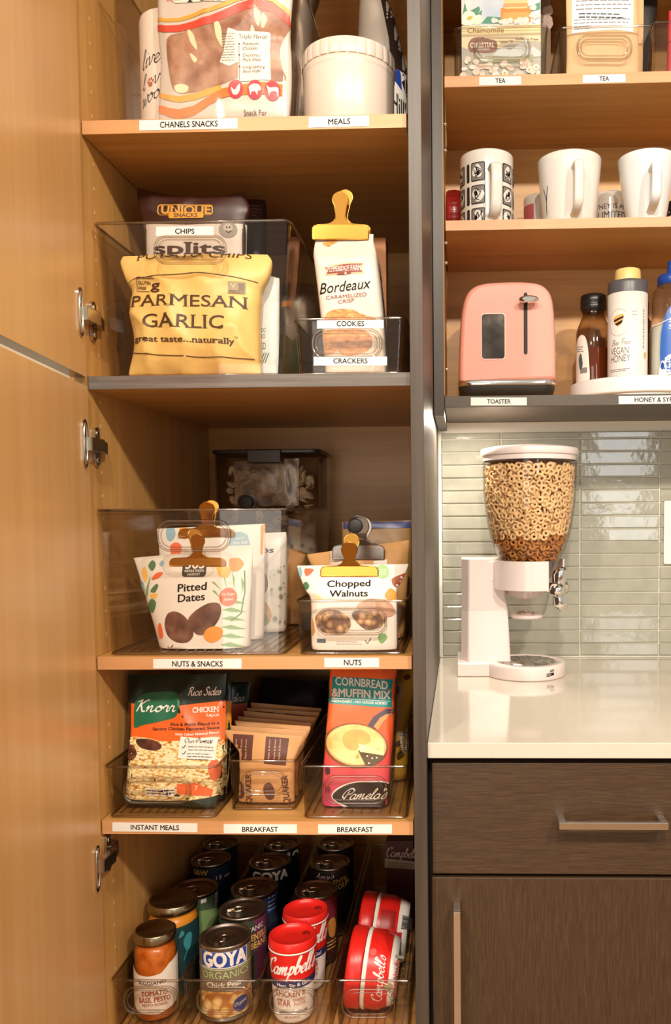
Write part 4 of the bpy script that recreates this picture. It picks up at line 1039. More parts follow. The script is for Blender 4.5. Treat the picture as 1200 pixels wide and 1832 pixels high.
# ------------------------------------------------------------------ nuts and dried fruit
storage_bin('large clear bin above the NUTS & SNACKS label', (173, 515, 912), (194, 508, 1167.5), 1.120, 0.36, S3, (282, 932, 410, 985), r=0.009)
POUCH = mat('e8ded4', 0.42, 0, 0.5, name='pouch_film')
LEAFG = mat('7fa86b', .5); LEAFD = mat('4f7a52', .5); BLUE = mat('8fb4c4', .5); ORANGE = mat('f0963c', .5); CORAL = mat('ec6a45', .5); YOLK = mat('f2bd5a', .5)
sk = Sack([(239, 998, 452, 978, 1.185, 0.0025, 2.2), (243, 1010, 452, 992, 1.185, 0.005, 2.2), (256, 1050, 451, 1035, 1.182, 0.014, 2.3), (270, 1095, 449, 1090, 1.178, 0.022, 2.4), (284, 1140, 448, 1138, 1.176, 0.027, 2.6), (291, 1164, 447, 1164, 1.176, 0.027, 2.8)], 0.0016, 22, 21, 6, 0.6, 0.003)
A = Art(sk)
DATE = pic_mat('date_picture', ((0.3, '3f2620'), (0.5, '6a4438'), (0.75, '8f6a58')), 40, 'NOISE', 0.35, 0.7)
A.rrect(331, 1000, 373, 1031, 6, mat('3a332e', .45)).level(2).text('365', 336, 369, 1017, 18, POUCH, 1016, bold=0.02).text('WHOLE FOODS', 335, 369, 1023, 4, POUCH, 1022, bold=0.02).text('MARKET', 341, 363, 1029, 4, POUCH, 1028, bold=0.02)
A.level(1).text('Pitted', 325, 375, 1057, 13.5, INK, 1053, bold=0.022).text('Dates', 326, 373, 1075, 13.5, INK, 1071, bold=0.022)
A.blob([(304, 1115), (308, 1096), (322, 1091), (338, 1098), (350, 1112), (357, 1130), (348, 1143), (330, 1144), (312, 1134)], DATE).blob([(346, 1106), (358, 1090), (380, 1077), (398, 1077), (403, 1090), (398, 1108), (382, 1128), (366, 1131), (356, 1124)], DATE)
A.level(2).blob([(375, 1130), (383, 1119), (398, 1117), (407, 1124), (404, 1137), (391, 1144), (379, 1140)], ORANGE)
A.level(1).blob([(412, 1001), (428, 998), (438, 1008), (430, 1020), (416, 1020)], ORANGE).blob([(391, 1013), (402, 1008), (415, 1020), (410, 1033), (396, 1028)], YOLK)
for k in range(8):
    y = 1042 + k * 15
    A.poly([(402, y + 12), (384 + k * 2, y - 2), (388 + k * 2, y - 3)] if k < 2 else [(444, y + 6), (420, y - 3), (404, y + 1), (420, y + 5)], LEAFG)
for x0, y0, x1 in ((412, 1055, 404), (424, 1052, 420), (437, 1060, 436)): A.poly([(x0, y0), (x1 - 2, y0 - 30), (x1 + 4, y0 - 18)], LEAFG)
A.line([(440, 1020), (441, 1060), (436, 1095), (420, 1108)], 2, LEAFD)
A.level(2).ell(414, 1066, 15.5, 16, CORAL).level(3).text('No Sugar', 402, 426, 1064, 5, POUCH, 1062.5, bold=0.02).text('Added', 406, 422, 1073, 5, POUCH, 1072, bold=0.02).level(1)
for P, m in (([(268, 1012), (275, 1002), (282, 1010), (276, 1021)], LEAFD), ([(256, 1022), (262, 1014), (268, 1030), (263, 1040)], YOLK), ([(276, 1036), (285, 1024), (297, 1024), (288, 1034)], CORAL), ([(288, 1008), (293, 1002), (297, 1008), (292, 1013)], BLUE), ([(275, 1056), (285, 1044), (290, 1046), (284, 1058)], LEAFD), ([(254, 1040), (261, 1042), (264, 1058), (258, 1052)], BLUE), ([(268, 1086), (276, 1070), (286, 1076), (280, 1094)], LEAFD), ([(275, 1062), (288, 1060), (286, 1068), (277, 1068)], YOLK), ([(290, 1118), (296, 1112), (302, 1134), (294, 1138)], CORAL), ([(264, 1068), (270, 1040), (274, 1032), (270, 1060)], LEAFG)): A.blob(P, m)
A.line([(312, 1152), (316, 1156), (322, 1148)], 1.4, INK)
A.poly([(285, 1160), (294, 1156), (296, 1166), (288, 1166)], CORAL)
pack('dried_fruit_pouch', 'white pouch of pitted dates leaning in the NUTS & SNACKS bin', 'pouch', sk, POUCH, A, zb=S3 + 0.0052)
bag_clip('gold bag clip on the pitted dates pouch', 354, 956, 12, 7, 990, 50, 999, 1013, 1.1795, 0.014, -6, group='gold bag clips', back_dy=-10, gap=0.007)
sk = Sack([(280, 946, 474, 937, 1.255, 0.003, 2.2), (283, 965, 474, 955, 1.255, 0.008, 2.3), (290, 1040, 474, 1030, 1.253, 0.016, 2.4), (305, 1120, 472, 1120, 1.25, 0.02, 2.6), (310, 1158, 470, 1158, 1.25, 0.02, 2.6)], 0.0014, 20, 22, 5, 0.6, 0.002)
A = Art(sk)
A.blob([(299, 945), (312, 944), (316, 958), (308, 968), (300, 962)], BLUE).blob([(322, 947), (335, 944), (342, 956), (332, 965)], ORANGE).blob([(308, 976), (318, 970), (328, 976), (326, 990), (310, 990)], CORAL)
A.poly([(413, 976), (416, 960), (424, 952), (434, 951), (445, 957), (450, 974)], BLUE).level(2).text('Sea Salt', 420, 446, 974, 5.5, POUCH, 972, bold=0.02).text('with', 424, 440, 965, 4.5, POUCH, 964).level(1)
A.poly([(467, 940), (475, 938), (475, 990), (467, 992)], ORANGE).ell(400, 1010, 14, 10, ORANGE)
pack('dried_fruit_pouch', 'second white pouch right behind the pitted dates pouch', 'pouch', sk, POUCH, A, zb=S3 + 0.0052)
bag_clip('gold bag clip on the second pouch behind the dates', 370, 898, 13.5, 9, 938, 50, 947, 960, 1.249, 0.012, 8, group='gold bag clips', back_dy=-3, gap=0.007)
SPECK = pic_mat('speckled_film', ((0.3, '8f887d'), (0.42, 'cfc8bc'), (0.8, 'd8d2c6')), 90, 'VORONOI', 0.4, 0.0)
sk = Sack([(420, 955, 512, 952, 1.325, 0.003, 2.2), (425, 980, 514, 978, 1.325, 0.014, 2.3), (430, 1060, 514, 1060, 1.325, 0.02, 2.4), (435, 1120, 512, 1120, 1.325, 0.02, 2.5), (440, 1146, 508, 1146, 1.325, 0.016, 2.6)], 0.002, 20, 23, 5, 0.7, 0.003)
A = Art(sk)
A.text('pistachios', 400, 492, 989, 10, INK, 988, bold=0.03, shear=0.1)
A.blob([(461, 1040), (470, 1019), (482, 1028), (484, 1050), (474, 1064), (464, 1056)], mat('6a4a33', .5))
A.blob([(452, 1090), (462, 1070), (478, 1072), (490, 1090), (489, 1108), (474, 1118), (458, 1110)], mat('cf9c6a', .5, vary=.15)).level(2).blob([(464, 1098), (478, 1094), (488, 1108), (476, 1114)], mat('7f8a4f', .5))
A.level(1).poly([(486, 1020), (512, 1010), (512, 1120), (492, 1110)], SPECK)
A.poly([(440, 1132), (508, 1132), (508, 1147), (440, 1147)], mat('37383a', .5))
pack('nut_bag', 'whitish pistachio bag behind the two fruit pouches', 'pouch', sk, mat('e4ddd4', 0.4, name='nut_film'), A, zb=S3 + 0.0052)
KRAFT = mat('c9975e', 0.6, 0, 0.4, name='kraft_paper', vary=0.1, vscale=24)
sk = Sack([(492, 975, 546, 988, 1.43, 0.003, 2.2), (490, 1000, 552, 1000, 1.43, 0.02, 2.2), (488, 1060, 553, 1060, 1.43, 0.028, 2.3), (488, 1132, 550, 1132, 1.43, 0.024, 2.4)], 0.004, 24, 24, 5, 0.7, 0.006)
A = Art(sk); A.blob([(497, 1018), (515, 1012), (524, 1036), (508, 1050)], mat('8e8a55', .5))
pack('nut_bag', 'brown kraft bag showing between the two bins above the nut labels', 'pouch', sk, KRAFT, A, zb=S3 + 0.0052)
FROST = clear_mat('frosted_clip_plastic', 'cfc8c0', '9a9189', 0.14, 0.25, 1.5)
bag_clip('clear bag clip with black dot behind the NUTS & SNACKS bin', 441, 884, 17, 14, 930, 44, 944, 965, 1.395, 0.010, 4, m=FROST, group=None, back_dy=-2, gap=0.008, dot=(440, 899, 0.0118))
# ---- walnuts
storage_bin('small clear bin above the NUTS label', (530, 727, 1075), (535, 722, 1167), 1.120, 0.30, S3, (568, 1091, 690, 1134), r=0.008)
sk = Sack([(531, 1012, 731, 1009, 1.152, 0.0022, 2.2), (536, 1030, 724, 1028, 1.152, 0.005, 2.2), (546, 1055, 712, 1052, 1.151, 0.010, 2.3), (556, 1072, 711, 1072, 1.150, 0.013, 2.4), (557, 1115, 711, 1115, 1.149, 0.016, 2.6), (558, 1150, 711, 1150, 1.148, 0.016, 2.8), (560, 1162.5, 710, 1162, 1.148, 0.015, 2.8)], 0.0014, 22, 25, 6, 0.9, 0.002)
A = Art(sk)
WALN = pic_mat('walnut_picture', ((0.18, 'e0b98a'), (0.4, 'b98a5c'), (0.65, '6e4a33')), 95, 'VORONOI', 0.45, 0.9)
A.text('Chopped', 587, 663, 1049, 11, INK, 1047.5, bold=0.022).text('Walnuts', 592, 659, 1066, 11, INK, 1065, bold=0.022).text('Chopped', 588, 662, 1028, 9, INK, 1027, bold=0.03)
A.blob([(566, 1110), (570, 1096), (590, 1088), (612, 1092), (628, 1104), (630, 1118), (620, 1130), (598, 1132), (576, 1126)], WALN).blob([(632, 1098), (640, 1090), (670, 1086), (688, 1092), (692, 1108), (680, 1120), (660, 1124), (644, 1114)], WALN)
A.level(2).blob([(640, 1082), (660, 1070), (690, 1072), (704, 1084), (706, 1098), (690, 1102), (672, 1092), (650, 1090)], pic_mat('walnut_half', ((0.3, 'a8755a'), (0.6, 'd0a488')), 60, 'NOISE', 0.5, 0.9)).level(1)
A.ell(684, 1022, 12.5, 12, mat('9cc47c', .5)).level(2).lines(676, 692, 1018, 1026, 3, POUCH, 2.2, 3, ragged=0).level(1)
for P, m in (([(545, 1018), (556, 1017), (562, 1019), (556, 1027), (548, 1030)], CORAL), ([(541, 1050), (548, 1040), (555, 1048), (548, 1056)], LEAFD), ([(538, 1068), (548, 1062), (555, 1068), (544, 1074)], LEAFG), ([(533, 1020), (538, 1014), (541, 1026), (536, 1036)], BLUE), ([(546, 1110), (554, 1096), (562, 1108), (566, 1128), (558, 1137), (548, 1130)], mat('d59a5c', .5)), ([(548, 1078), (556, 1074), (560, 1090), (552, 1092)], YOLK), ([(689, 1064), (698, 1052), (708, 1058), (711, 1072), (698, 1074)], ORANGE), ([(701, 1036), (716, 1028), (725, 1026), (722, 1040), (708, 1050)], mat('a5583c', .5)), ([(678, 1136), (688, 1130), (694, 1138), (684, 1148)], LEAFG), ([(562, 1062), (575, 1066), (580, 1074), (566, 1072)], mat('f0d0a0', .5))): A.blob(P, m)
A.rect(570, 1140, 586, 1147, mat('5b6a74', .5)).line([(656, 1142), (660, 1148), (666, 1138)], 1.2, INK).lines(605, 650, 1144, 1148, 2, mat('b9b0a6', .5), 2, 5)
pack('nut_pouch', 'white pouch of chopped walnuts in the small NUTS bin', 'pouch', sk, POUCH, A, zb=S3 + 0.0052)
bag_clip('gold bag clip on the chopped walnuts pouch', 625, 970, 14, 8, 1004, 51, 1013.5, 1031, 1.150, 0.016, 3, group='gold bag clips', back_dy=-15, gap=0.007)
sk = Sack([(549, 992, 732, 966, 1.262, 0.0012, 2.2), (554, 1006, 732, 987, 1.262, 0.008, 2.2), (572, 1035, 730, 1030, 1.262, 0.022, 2.3), (582, 1070, 728, 1070, 1.262, 0.026, 2.5), (584, 1158, 724, 1158, 1.262, 0.022, 2.6)], 0.004, 24, 26, 5, 0.7, 0.006)
A = Art(sk); A.poly([(592, 975), (613, 972), (615, 1012), (592, 1010)], mat('cdb8a6', .5)).poly([(670, 1003), (694, 1000), (694, 1020), (670, 1020)], POUCH)
pack('nut_bag', 'crumpled brown kraft bag behind the chopped walnuts', 'pouch', sk, KRAFT, A, zb=S3 + 0.0052)
bag_clip('clear bag clip with black dot behind the chopped walnuts', 641, 923, 19, 13, 968, 46, 976, 1000, 1.262, 0.012, 6, m=FROST, group=None, back_dy=2, gap=0.030, dot=(636, 941, 0.0108))
sk = Sack([(612, 934, 736, 931, 1.365, 0.002, 2.2), (612, 946, 736, 944, 1.365, 0.006, 2.2), (612, 1000, 738, 1000, 1.365, 0.02, 2.3), (614, 1080, 736, 1080, 1.365, 0.022, 2.4), (616, 1142, 732, 1142, 1.365, 0.015, 2.4)], 0.003, 22, 27, 5, 0.7, 0.004)
A = Art(sk, lift=0.0006); A.poly([(615, 935), (734, 933), (734, 944.5), (615, 946)], mat('27306e', .35))
pack('zip_bag', 'brown zip bag with blue zip strip at the back of the nuts shelf', 'pouch', sk, mat('9a7444', 0.45, name='zip_bag_brown', vary=0.12, vscale=20), A, zb=S3 + 0.0052)
# ---- clear box with a dark lid at the back
ZB = S3 + 0.0006; Y0 = 1.50; a = at(381, 812, Y0); b = at(568, 812, Y0)
box = thing('food_container', 'clear lidded container of banana chips at the back of the nuts shelf', 'container', ((a.x + b.x) / 2, Y0 + 0.06, ZB))
xm, w, d = (a.x + b.x) / 2, (b.x - a.x) / 2, 0.06
mb = MB()
def rg(w_, d_, z, r=0.012): return [Vector((xm + p, Y0 + d + q, z)) for p, q in rrect(w_, d_, r, 4)]
mb.rings([rg(w - .004, d - .004, ZB), rg(w, d, a.z), rg(w - .002, d - .002, a.z), rg(w - .006, d - .006, ZB + .003)], GLASS, True, True, True); mb.build('body', box)
LIDD = mat('332c27', 0.35, name='dark_lid')
zl = at(470, 804, Y0).z
mb = MB(); mb.rings([rg(w + .003, d + .003, a.z + .0004, .014), rg(w + .004, d + .004, a.z + .003, .014), rg(w + .003, d + .003, zl, .014)], LIDD, True, True, True); lid = mb.build('lid', box)
l0, l1 = at(443, 805, Y0 - .006), at(503, 828, Y0 - .006)
mb = MB(); mb.box(l0.x, l1.x, Y0 - .0125, Y0 - .0045, l1.z, l0.z, LIDD); mb.build('latch', lid, 0.0015)
CHIP = mat('f6dcb4', 0.6, name='banana_chip', vary=0.2, vscale=60)
rd = random.Random(11); mb = MB()
zt = at(470, 822, Y0).z
for k in range(420):
    c = Vector((xm + rd.uniform(-w + .021, w - .021), Y0 + rd.uniform(0.021, 2 * d - .021), ZB + 0.018 + (zt - ZB - 0.034) * rd.random()))
    if k < 200: c.y = Y0 + rd.uniform(0.0205, 0.032)
    M_ = Matrix.Rotation(rd.uniform(0, 6.28), 4, 'Z') @ Matrix.Rotation(rd.uniform(0, 3.14), 4, 'X') @ Matrix.Rotation(rd.uniform(0, 6.28), 4, 'Z')
    R_ = rd.uniform(0.008, 0.0125); rs = []
    for r, z in ((R_ * .1, .002), (R_ * .7, .0012), (R_, -.001), (R_ * .9, -.0022), (R_ * .1, -.0008)):
        rs.append([c + (M_ @ Vector((r * math.cos(2 * PI * j / 9), r * math.sin(2 * PI * j / 9) * 0.85, z + 0.12 * (r * math.cos(2 * PI * j / 9)) ** 2 / R_ * 3))) for j in range(9)])
    mb.rings(rs, CHIP, True, True, True)
o = mb.build('banana_chips'); c = Vector((xm, Y0 + d, ZB + .006)); place(o, c)
tag(o, 'pale banana chips filling the clear lidded container', 'food', None, 'stuff')
BAGGY = clear_mat('thin_clear_bag', 'f4efe8', 'cfc4b4', 0.10, 0.25, 1.2)
sk = Sack([(418, 826, 536, 820, Y0 + .0115, 0.002, 2.4), (418, 850, 536, 845, Y0 + .0115, 0.004, 2.4), (420, 905, 536, 905, Y0 + .0115, 0.003, 2.4)], 0.0012, 60, 29, 8, 0.3, 0.002)
pack('clear_sachet', 'thin clear sachet against the front of the banana chip container', 'sachet', sk, BAGGY)
sk = Sack([(515, 935, 566, 935, 1.462, 0.003, 3), (514, 955, 567, 955, 1.462, 0.012, 3), (514, 1040, 566, 1040, 1.462, 0.014, 3), (516, 1118, 564, 1118, 1.462, 0.012, 3)], 0.002, 24, 30, 5, 0.7, 0.003)
A = Art(sk); A.poly([(514, 936), (538, 938), (534, 975), (513, 972)], mat('9db8c4', .45))
pack('snack_pouch', 'white speckled pouch standing in front of the lidded container', 'pouch', sk, SPECK, A, zb=S3 + 0.0052)
# ------------------------------------------------------------------ instant meals and breakfast
storage_bin('low clear bin above the INSTANT MEALS label', (187, 385, 1372), (193, 384, 1463), 1.119, 0.28, S4, (222, 1392, 340, 1436), r=0.008)
storage_bin('narrow clear bin of oatmeal packets, the middle bin above BREAKFAST', (409, 528, 1361), (412, 527, 1449), 1.150, 0.29, S4, (433, 1381, 511, 1421), r=0.008)
storage_bin('low clear bin holding the cornbread mix', (539, 730, 1371), (542, 728, 1463), 1.119, 0.28, S4, (580, 1389, 691, 1437), r=0.008)
DKGREEN = mat('15291f', 0.28, 0, 0.5, name='dark_green_film'); GREEN = mat('1f6a4a', .4); FORANGE = mat('ef6522', 0.35)
RICE = pic_mat('rice_picture', ((0.2, 'f9efc8'), (0.5, 'f4dfa2'), (0.72, 'dba858'), (0.92, 'a5622e')), 170, 'VORONOI', 0.4, 0.7, (1, 1, 1.9))
MEAT = pic_mat('meat_picture', ((0.3, '33201a'), (0.55, '6a3a28'), (0.75, 'a8603e')), 70, 'NOISE', 0.4, 0.6)
def meal_pouch(label, art, dY, dx, seed, lx=0):
    sk = Sack([(229 + dx + lx, 1207.5, 406 + dx, 1204.5, 1.200 + dY, 0.0012, 2.2), (230 + dx + lx, 1222, 405 + dx, 1220, 1.197 + dY, 0.003, 2.2), (231 + dx + lx, 1260, 404 + dx, 1258, 1.190 + dY, 0.008, 2.3), (232 + dx + lx, 1330, 402 + dx, 1330, 1.178 + dY, 0.012, 2.4), (229 + dx + lx, 1390, 398 + dx, 1392, 1.167 + dY, 0.012, 2.4), (225 + dx + lx, 1425, 392 + dx, 1430, 1.160 + dY, 0.008, 2.3), (223 + dx + lx, 1437, 390 + dx, 1443, 1.157 + dY, 0.003, 2.2)], 0.0022, 26, seed, 6, 0.5, 0.004)
    A = Art(sk, lift=0.0004)
    if art: art(A)
    return pack('rice_pouch', label, 'food pouch', sk, DKGREEN, A, zb=S4 + 0.0052)
def front_art(A):
    CARD = mat('f6ece0', .5)
    A.poly([(231, 1256), (300, 1262), (404, 1252), (402, 1330), (229, 1330)], FORANGE)
    A.blob([(232, 1322), (262, 1316), (300, 1322), (350, 1318), (401, 1322), (399, 1390), (392, 1420), (310, 1428), (226, 1422), (229, 1380)], RICE)
    A.level(2).blob([(243, 1285), (245, 1255), (262, 1240), (300, 1236), (322, 1240), (325, 1262), (318, 1280), (290, 1288), (262, 1294), (245, 1300)], GREEN)
    A.level(3).script('Knorr', 248, 320, 1271, 9.5, 3.4, CARD, 1270, 0.2, 0.7).script('Rice Sides', 340, 396, 1243, 7, 2.2, CARD, 1242, 0.2, 0.7)
    A.text('CHICKEN', 348, 393, 1273, 9.5, CARD, 1271, bold=0.03).text('FLAVOR', 373, 394, 1279.5, 4.6, CARD, 1279, bold=0.03)
    A.text('Rice & Pasta Blend in a', 310, 394, 1295, 5.2, BROWN, 1293.5, bold=0.03).text('Savory Chicken Flavored Sauce', 279, 394, 1303, 5.2, BROWN, 1301.5, bold=0.03).text('With Other Natural Flavor', 319, 394, 1312, 4.2, CARD, 1310, bold=0.03)
    A.blob([(248, 1322), (258, 1318), (282, 1320), (296, 1330), (285, 1338), (258, 1334)], MEAT).blob([(232, 1332), (244, 1330), (250, 1346), (240, 1356), (232, 1350)], MEAT)
    A.poly([(330, 1313), (393, 1318), (388, 1357), (324, 1351)], CARD)
    A.level(4).script('Our', 338, 353, 1323, 4, 1.0, INK, 1324).script('Promise', 356, 385, 1324, 4, 1.0, INK, 1325)
    A.lines(342, 388, 1330, 1336, 2, mat('6d6459', .5), 2.4, 8, 0.06).lines(340, 384, 1343, 1353, 3, mat('6d6459', .5), 2.4, 9, 0.06)
    for y in (1330, 1342): A.line([(332, y), (334, y + 3), (338, y - 3)], 1.4, INK)
    for k in range(4): A.rrect(266 + k * 13.5, 1404, 278 + k * 13.5, 1419, 4, CARD)
    A.level(5).lines(268, 318, 1408, 1413, 2, INK, 2.4, 5, ragged=0).level(3)
    A.poly([(322, 1398), (352, 1396), (384, 1410), (380, 1422), (345, 1418), (322, 1416)], FORANGE).level(4).text('7', 352, 358, 1410, 9, CARD)
    A.level(2).blob([(376, 1365), (392, 1356), (396, 1385), (382, 1392)], mat('e0663a', .4)).blob([(340, 1360), (356, 1358), (362, 1366), (348, 1370)], mat('f6e6b8', .4)).blob([(300, 1350), (318, 1340), (322, 1346), (306, 1360)], mat('f8e9b8', .4))
meal_pouch('front rice dinner pouch with the white note card in the INSTANT MEALS bin', front_art, 0, 0, 31)
def back_art(A):
    A.poly([(262, 1262), (436, 1252), (434, 1330), (262, 1330)], mat('e0901f', .4)).poly([(262, 1322), (434, 1322), (420, 1420), (260, 1420)], RICE)
meal_pouch('second rice dinner pouch behind the one with the note card', back_art, 0.032, 10, 32, 22)
sk = Sack([(322, 1222, 449, 1220, 1.375, 0.001, 2.2), (322, 1235, 449, 1233, 1.375, 0.006, 2.3), (322, 1290, 447, 1288, 1.372, 0.010, 2.4), (324, 1360, 445, 1360, 1.368, 0.010, 2.4), (324, 1400, 443, 1400, 1.365, 0.004, 2.3)], 0.002, 24, 33, 5, 0.7, 0.003)
A = Art(sk); A.poly([(300, 1259), (449, 1257), (446, 1310), (302, 1310)], mat('d8521f', .4)).level(2).script('Rice Sides', 366, 437, 1254, 7, 2.0, mat('efe6da', .5), 1253)
pack('rice_pouch', 'third rice dinner pouch at the back of the INSTANT MEALS bin', 'food pouch', sk, DKGREEN, A, zb=S4 + 0.0052)
# oatmeal packets in a row
PAPER = mat('cf9a64', 0.55, 0, 0.4, name='oat_packet_paper', vary=0.06, vscale=20); CHOC = mat('5c2f22', .5)
rd = random.Random(6)
NP = 7
for i in range(NP):
    Y = 1.180 + i * 0.0245
    dz = (0, .001, .002, .001, .003, .004, .005)[i]; dx = (0, .001, .002, -.001, .001, .002, .001, .002, .001)[i]
    # packet measured at the front of the bin, then set back in the row
    def lv(x0, y0, x1, y1, b, n=2.2):
        A_, B_ = at(x0, y0, 1.178), at(x1, y1, 1.178); s = Vector((dx, 0, dz))
        lean = 0.010 * (1 - (y0 - 1305) / 140) if i else 0.004 * (1 - (y0 - 1305) / 140)
        a = pix(A_ + s + Vector((0, Y - 1.178, 0))); c = pix(B_ + s + Vector((0, Y - 1.178, 0)))
        return (a[0], a[1], c[0], c[1], Y + lean, b, n)
    e = [rd.uniform(-2.5, 2.5) for _ in range(6)] if i else [0] * 6
    k = 1.0 if i == 0 else 0.9
    sk = Sack([lv(400 + e[0], 1306 + e[1], 541 + e[2], 1317 + e[3], 0.0010), lv(404, 1318, 541, 1325, 0.0035 * k), lv(425, 1342, 532, 1346, 0.0075 * k), lv(428, 1362, 528, 1363, 0.009 * k, 2.5), lv(428, 1400, 527, 1400, 0.0095 * k, 2.6), lv(427, 1432, 527, 1432, 0.008 * k, 2.5), lv(428, 1446, 526, 1446, 0.004)], 0.0014, 30, 40 + i, 5, 0.8, 0.0025)
    A = Art(sk)
    ys = [pix(Vector((at(450, y, 1.178).x, Y, at(450, y, 1.178).z + dz)))[1] for y in (1306, 1360, 1446)]
    r0 = sk.row(0.6); x0, x1 = r0[0], r0[2]; w = x1 - x0; t = sk.row(0.6)
    def X(f): return x0 + w * f
    if i in (0, 5):
        yb = ys[1] + 2; yt = ys[0] + 5
        A.poly([(X(.12), yt + 2), (X(.38), yt + 4), (X(.37), yb - 3), (X(.12), yb - 5)], CHOC).poly([(X(.54), yt + 6), (X(.83), yt + 10), (X(.80), yb + 5), (X(.53), yb + 1)], CHOC)
        A.level(2)
        for f in (.17, .24, .30, .60, .67, .73): A.textv('Maple & Brown', X(f), yb - 6, yt + 11, 3.4, mat('c79a80', .5), X(f), bold=0.02)
    if i == 0:
        A.level(2).textv('QUAKER', 453, 1433, 1382, 10.5, CHOC, 452, bold=0.03).textv('QUAKER', 520, 1435, 1384, 10.5, CHOC, 516, bold=0.03)
        A.blob([(422, 1396), (430, 1394), (438, 1402), (440, 1420), (432, 1425), (424, 1416)], CHOC).blob([(476, 1400), (486, 1396), (494, 1408), (492, 1424), (482, 1426), (475, 1414)], CHOC)
    lab = 'front brown paper oatmeal packet standing in the narrow bin' if i == 0 else ('brown paper oatmeal packet in the row behind the front packet' if i < NP - 1 else 'rearmost brown paper oatmeal packet of the row in the narrow bin')
    pack('oatmeal_packet', lab, 'packet', sk, PAPER, A, group='oatmeal packets in the narrow bin' if 0 < i < NP - 1 else 'oatmeal packets', nu=26, zb=S4 + 0.0052)
# cornbread mix
m, nt, b = bsdf_mat('cornbread_bag_print')
tc = nt.nodes.new('ShaderNodeTexCoord'); sp = nt.nodes.new('ShaderNodeSeparateXYZ'); rp = nt.nodes.new('ShaderNodeValToRGB')
nt.links.new(tc.outputs['Generated'], sp.inputs[0]); nt.links.new(sp.outputs['Z'], rp.inputs['Fac']); nt.links.new(rp.outputs['Color'], b.inputs['Base Color'])
rp.color_ramp.elements[0].position = 0.05; rp.color_ramp.elements[0].color = (*srgb('c23a62'), 1); rp.color_ramp.elements[1].position = 0.6; rp.color_ramp.elements[1].color = (*srgb('ee6a34'), 1)
e = rp.color_ramp.elements.new(0.35); e.color = (*srgb('e0524a'), 1)
b.inputs['Roughness'].default_value = 0.36
MIXBAG = m
sk = Sack([(590, 1194, 711, 1199, 1.215, 0.014, 6), (588, 1215, 708, 1220, 1.212, 0.020, 6), (584, 1270, 704, 1275, 1.205, 0.028, 6), (579, 1330, 701, 1335, 1.198, 0.031, 6), (575, 1380, 697, 1385, 1.193, 0.031, 6), (573, 1425, 694, 1430, 1.19, 0.031, 6), (575, 1446, 692, 1455, 1.188, 0.030, 6)], 0.0018, 24, 51, 6, 1.0, 0.003)
A = Art(sk)
TEAL = mat('1f8f8c', .4); PALE = mat('f3e7dc', .45); PANM = mat('8a5230', .4); BREADP = pic_mat('cornbread_picture', ((0.35, 'f7e2a2'), (0.55, 'f5d184'), (0.72, 'ea9a4a')), 22, 'NOISE', 0.4, 0.2)
A.poly([(588, 1210), (709, 1216), (705, 1267), (584, 1258)], TEAL)
A.level(2).text('CORNBREAD', 600, 693, 1225, 14.5, PALE, 1233, bold=0.02).text('&MUFFIN MIX', 594, 697, 1245.5, 14.5, PALE, 1251, bold=0.035)
A.line([(594, 1249), (697, 1255)], 1.0, PALE).text('NON-DAIRY - NO SUGAR ADDED', 594, 692, 1256, 4.5, PALE, 1261, bold=0.02).level(1)
A.poly([(656, 1300), (668, 1282), (690, 1268), (703, 1270), (702, 1278), (684, 1290), (670, 1306)], mat('5a4a55', .4)).poly([(668, 1300), (680, 1284), (702, 1272), (704, 1277), (686, 1290), (676, 1306)], mat('e39a62', .4))
A.ell(636, 1334, 58, 40, PANM, 8).level(2).ell(637, 1333, 54, 37, mat('e8b070', .4), 8).level(3).ell(637, 1332, 51, 35, BREADP, 8)
A.level(4).blob([(612, 1322), (622, 1308), (645, 1306), (660, 1314), (662, 1328), (644, 1334), (636, 1342), (620, 1338)], mat('f0b060', .4, vary=.15, vscale=60)).poly([(641, 1342), (690, 1352), (680, 1362), (668, 1369), (655, 1372)], mat('6a5a42', .4)).poly([(641, 1330), (688, 1343), (686, 1351), (645, 1344)], mat('fbe9b4', .4))
for x, y in ((657, 1352), (666, 1356), (674, 1355), (660, 1365)): A.level(5).ell(x, y, 1.6, 1.6, PALE)
A.level(2).blob([(594, 1428), (600, 1412), (625, 1400), (660, 1396), (694, 1402), (697, 1440), (690, 1458), (660, 1455), (620, 1445)], PALE)
A.level(3).blob([(596, 1428), (602, 1414), (626, 1402), (660, 1398), (693, 1404), (696, 1440), (688, 1458), (662, 1453), (622, 1442)], mat('241713', .35))
A.level(5).script("Pamela's", 613, 690, 1430, 9, 2.6, PALE, 1428, 0.45, 0.7)
A.level(2).ell(587, 1413, 5, 6, mat('7f2440', .4)).ell(586, 1380, 5, 7, mat('4a2230', .4))
o = pack('baking_mix_bag', 'orange and pink cornbread and muffin mix bag in the low clear bin', 'bag', sk, MIXBAG, A, zb=S4 + 0.0052)
side_print(sk, o, 1278, 1420, mat('ecca7a', .45), 9, 30, 2.2, 0.86)
YELB = mat('c9942a', 0.35, name='yellow_bag', vary=0.15, vscale=18)
sk = Sack([(688, 1196, 742, 1196, 1.30, 0.006, 2.2), (690, 1225, 745, 1222, 1.30, 0.02, 2.3), (686, 1290, 732, 1295, 1.298, 0.026, 2.3), (684, 1360, 730, 1362, 1.296, 0.024, 2.4), (682, 1420, 728, 1424, 1.294, 0.018, 2.4), (684, 1443, 722, 1446, 1.293, 0.01, 2.4)], 0.004, 24, 52, 5, 0.7, 0.005)
A = Art(sk)
for P in ([(708, 1226), (715, 1222), (716, 1232), (709, 1238)], [(724, 1206), (732, 1203), (735, 1210), (726, 1212)], [(712, 1340), (720, 1334), (724, 1344), (714, 1350)], [(710, 1320), (716, 1316), (718, 1324), (711, 1327)]): A.blob(P, mat('5a3a1c', .4))
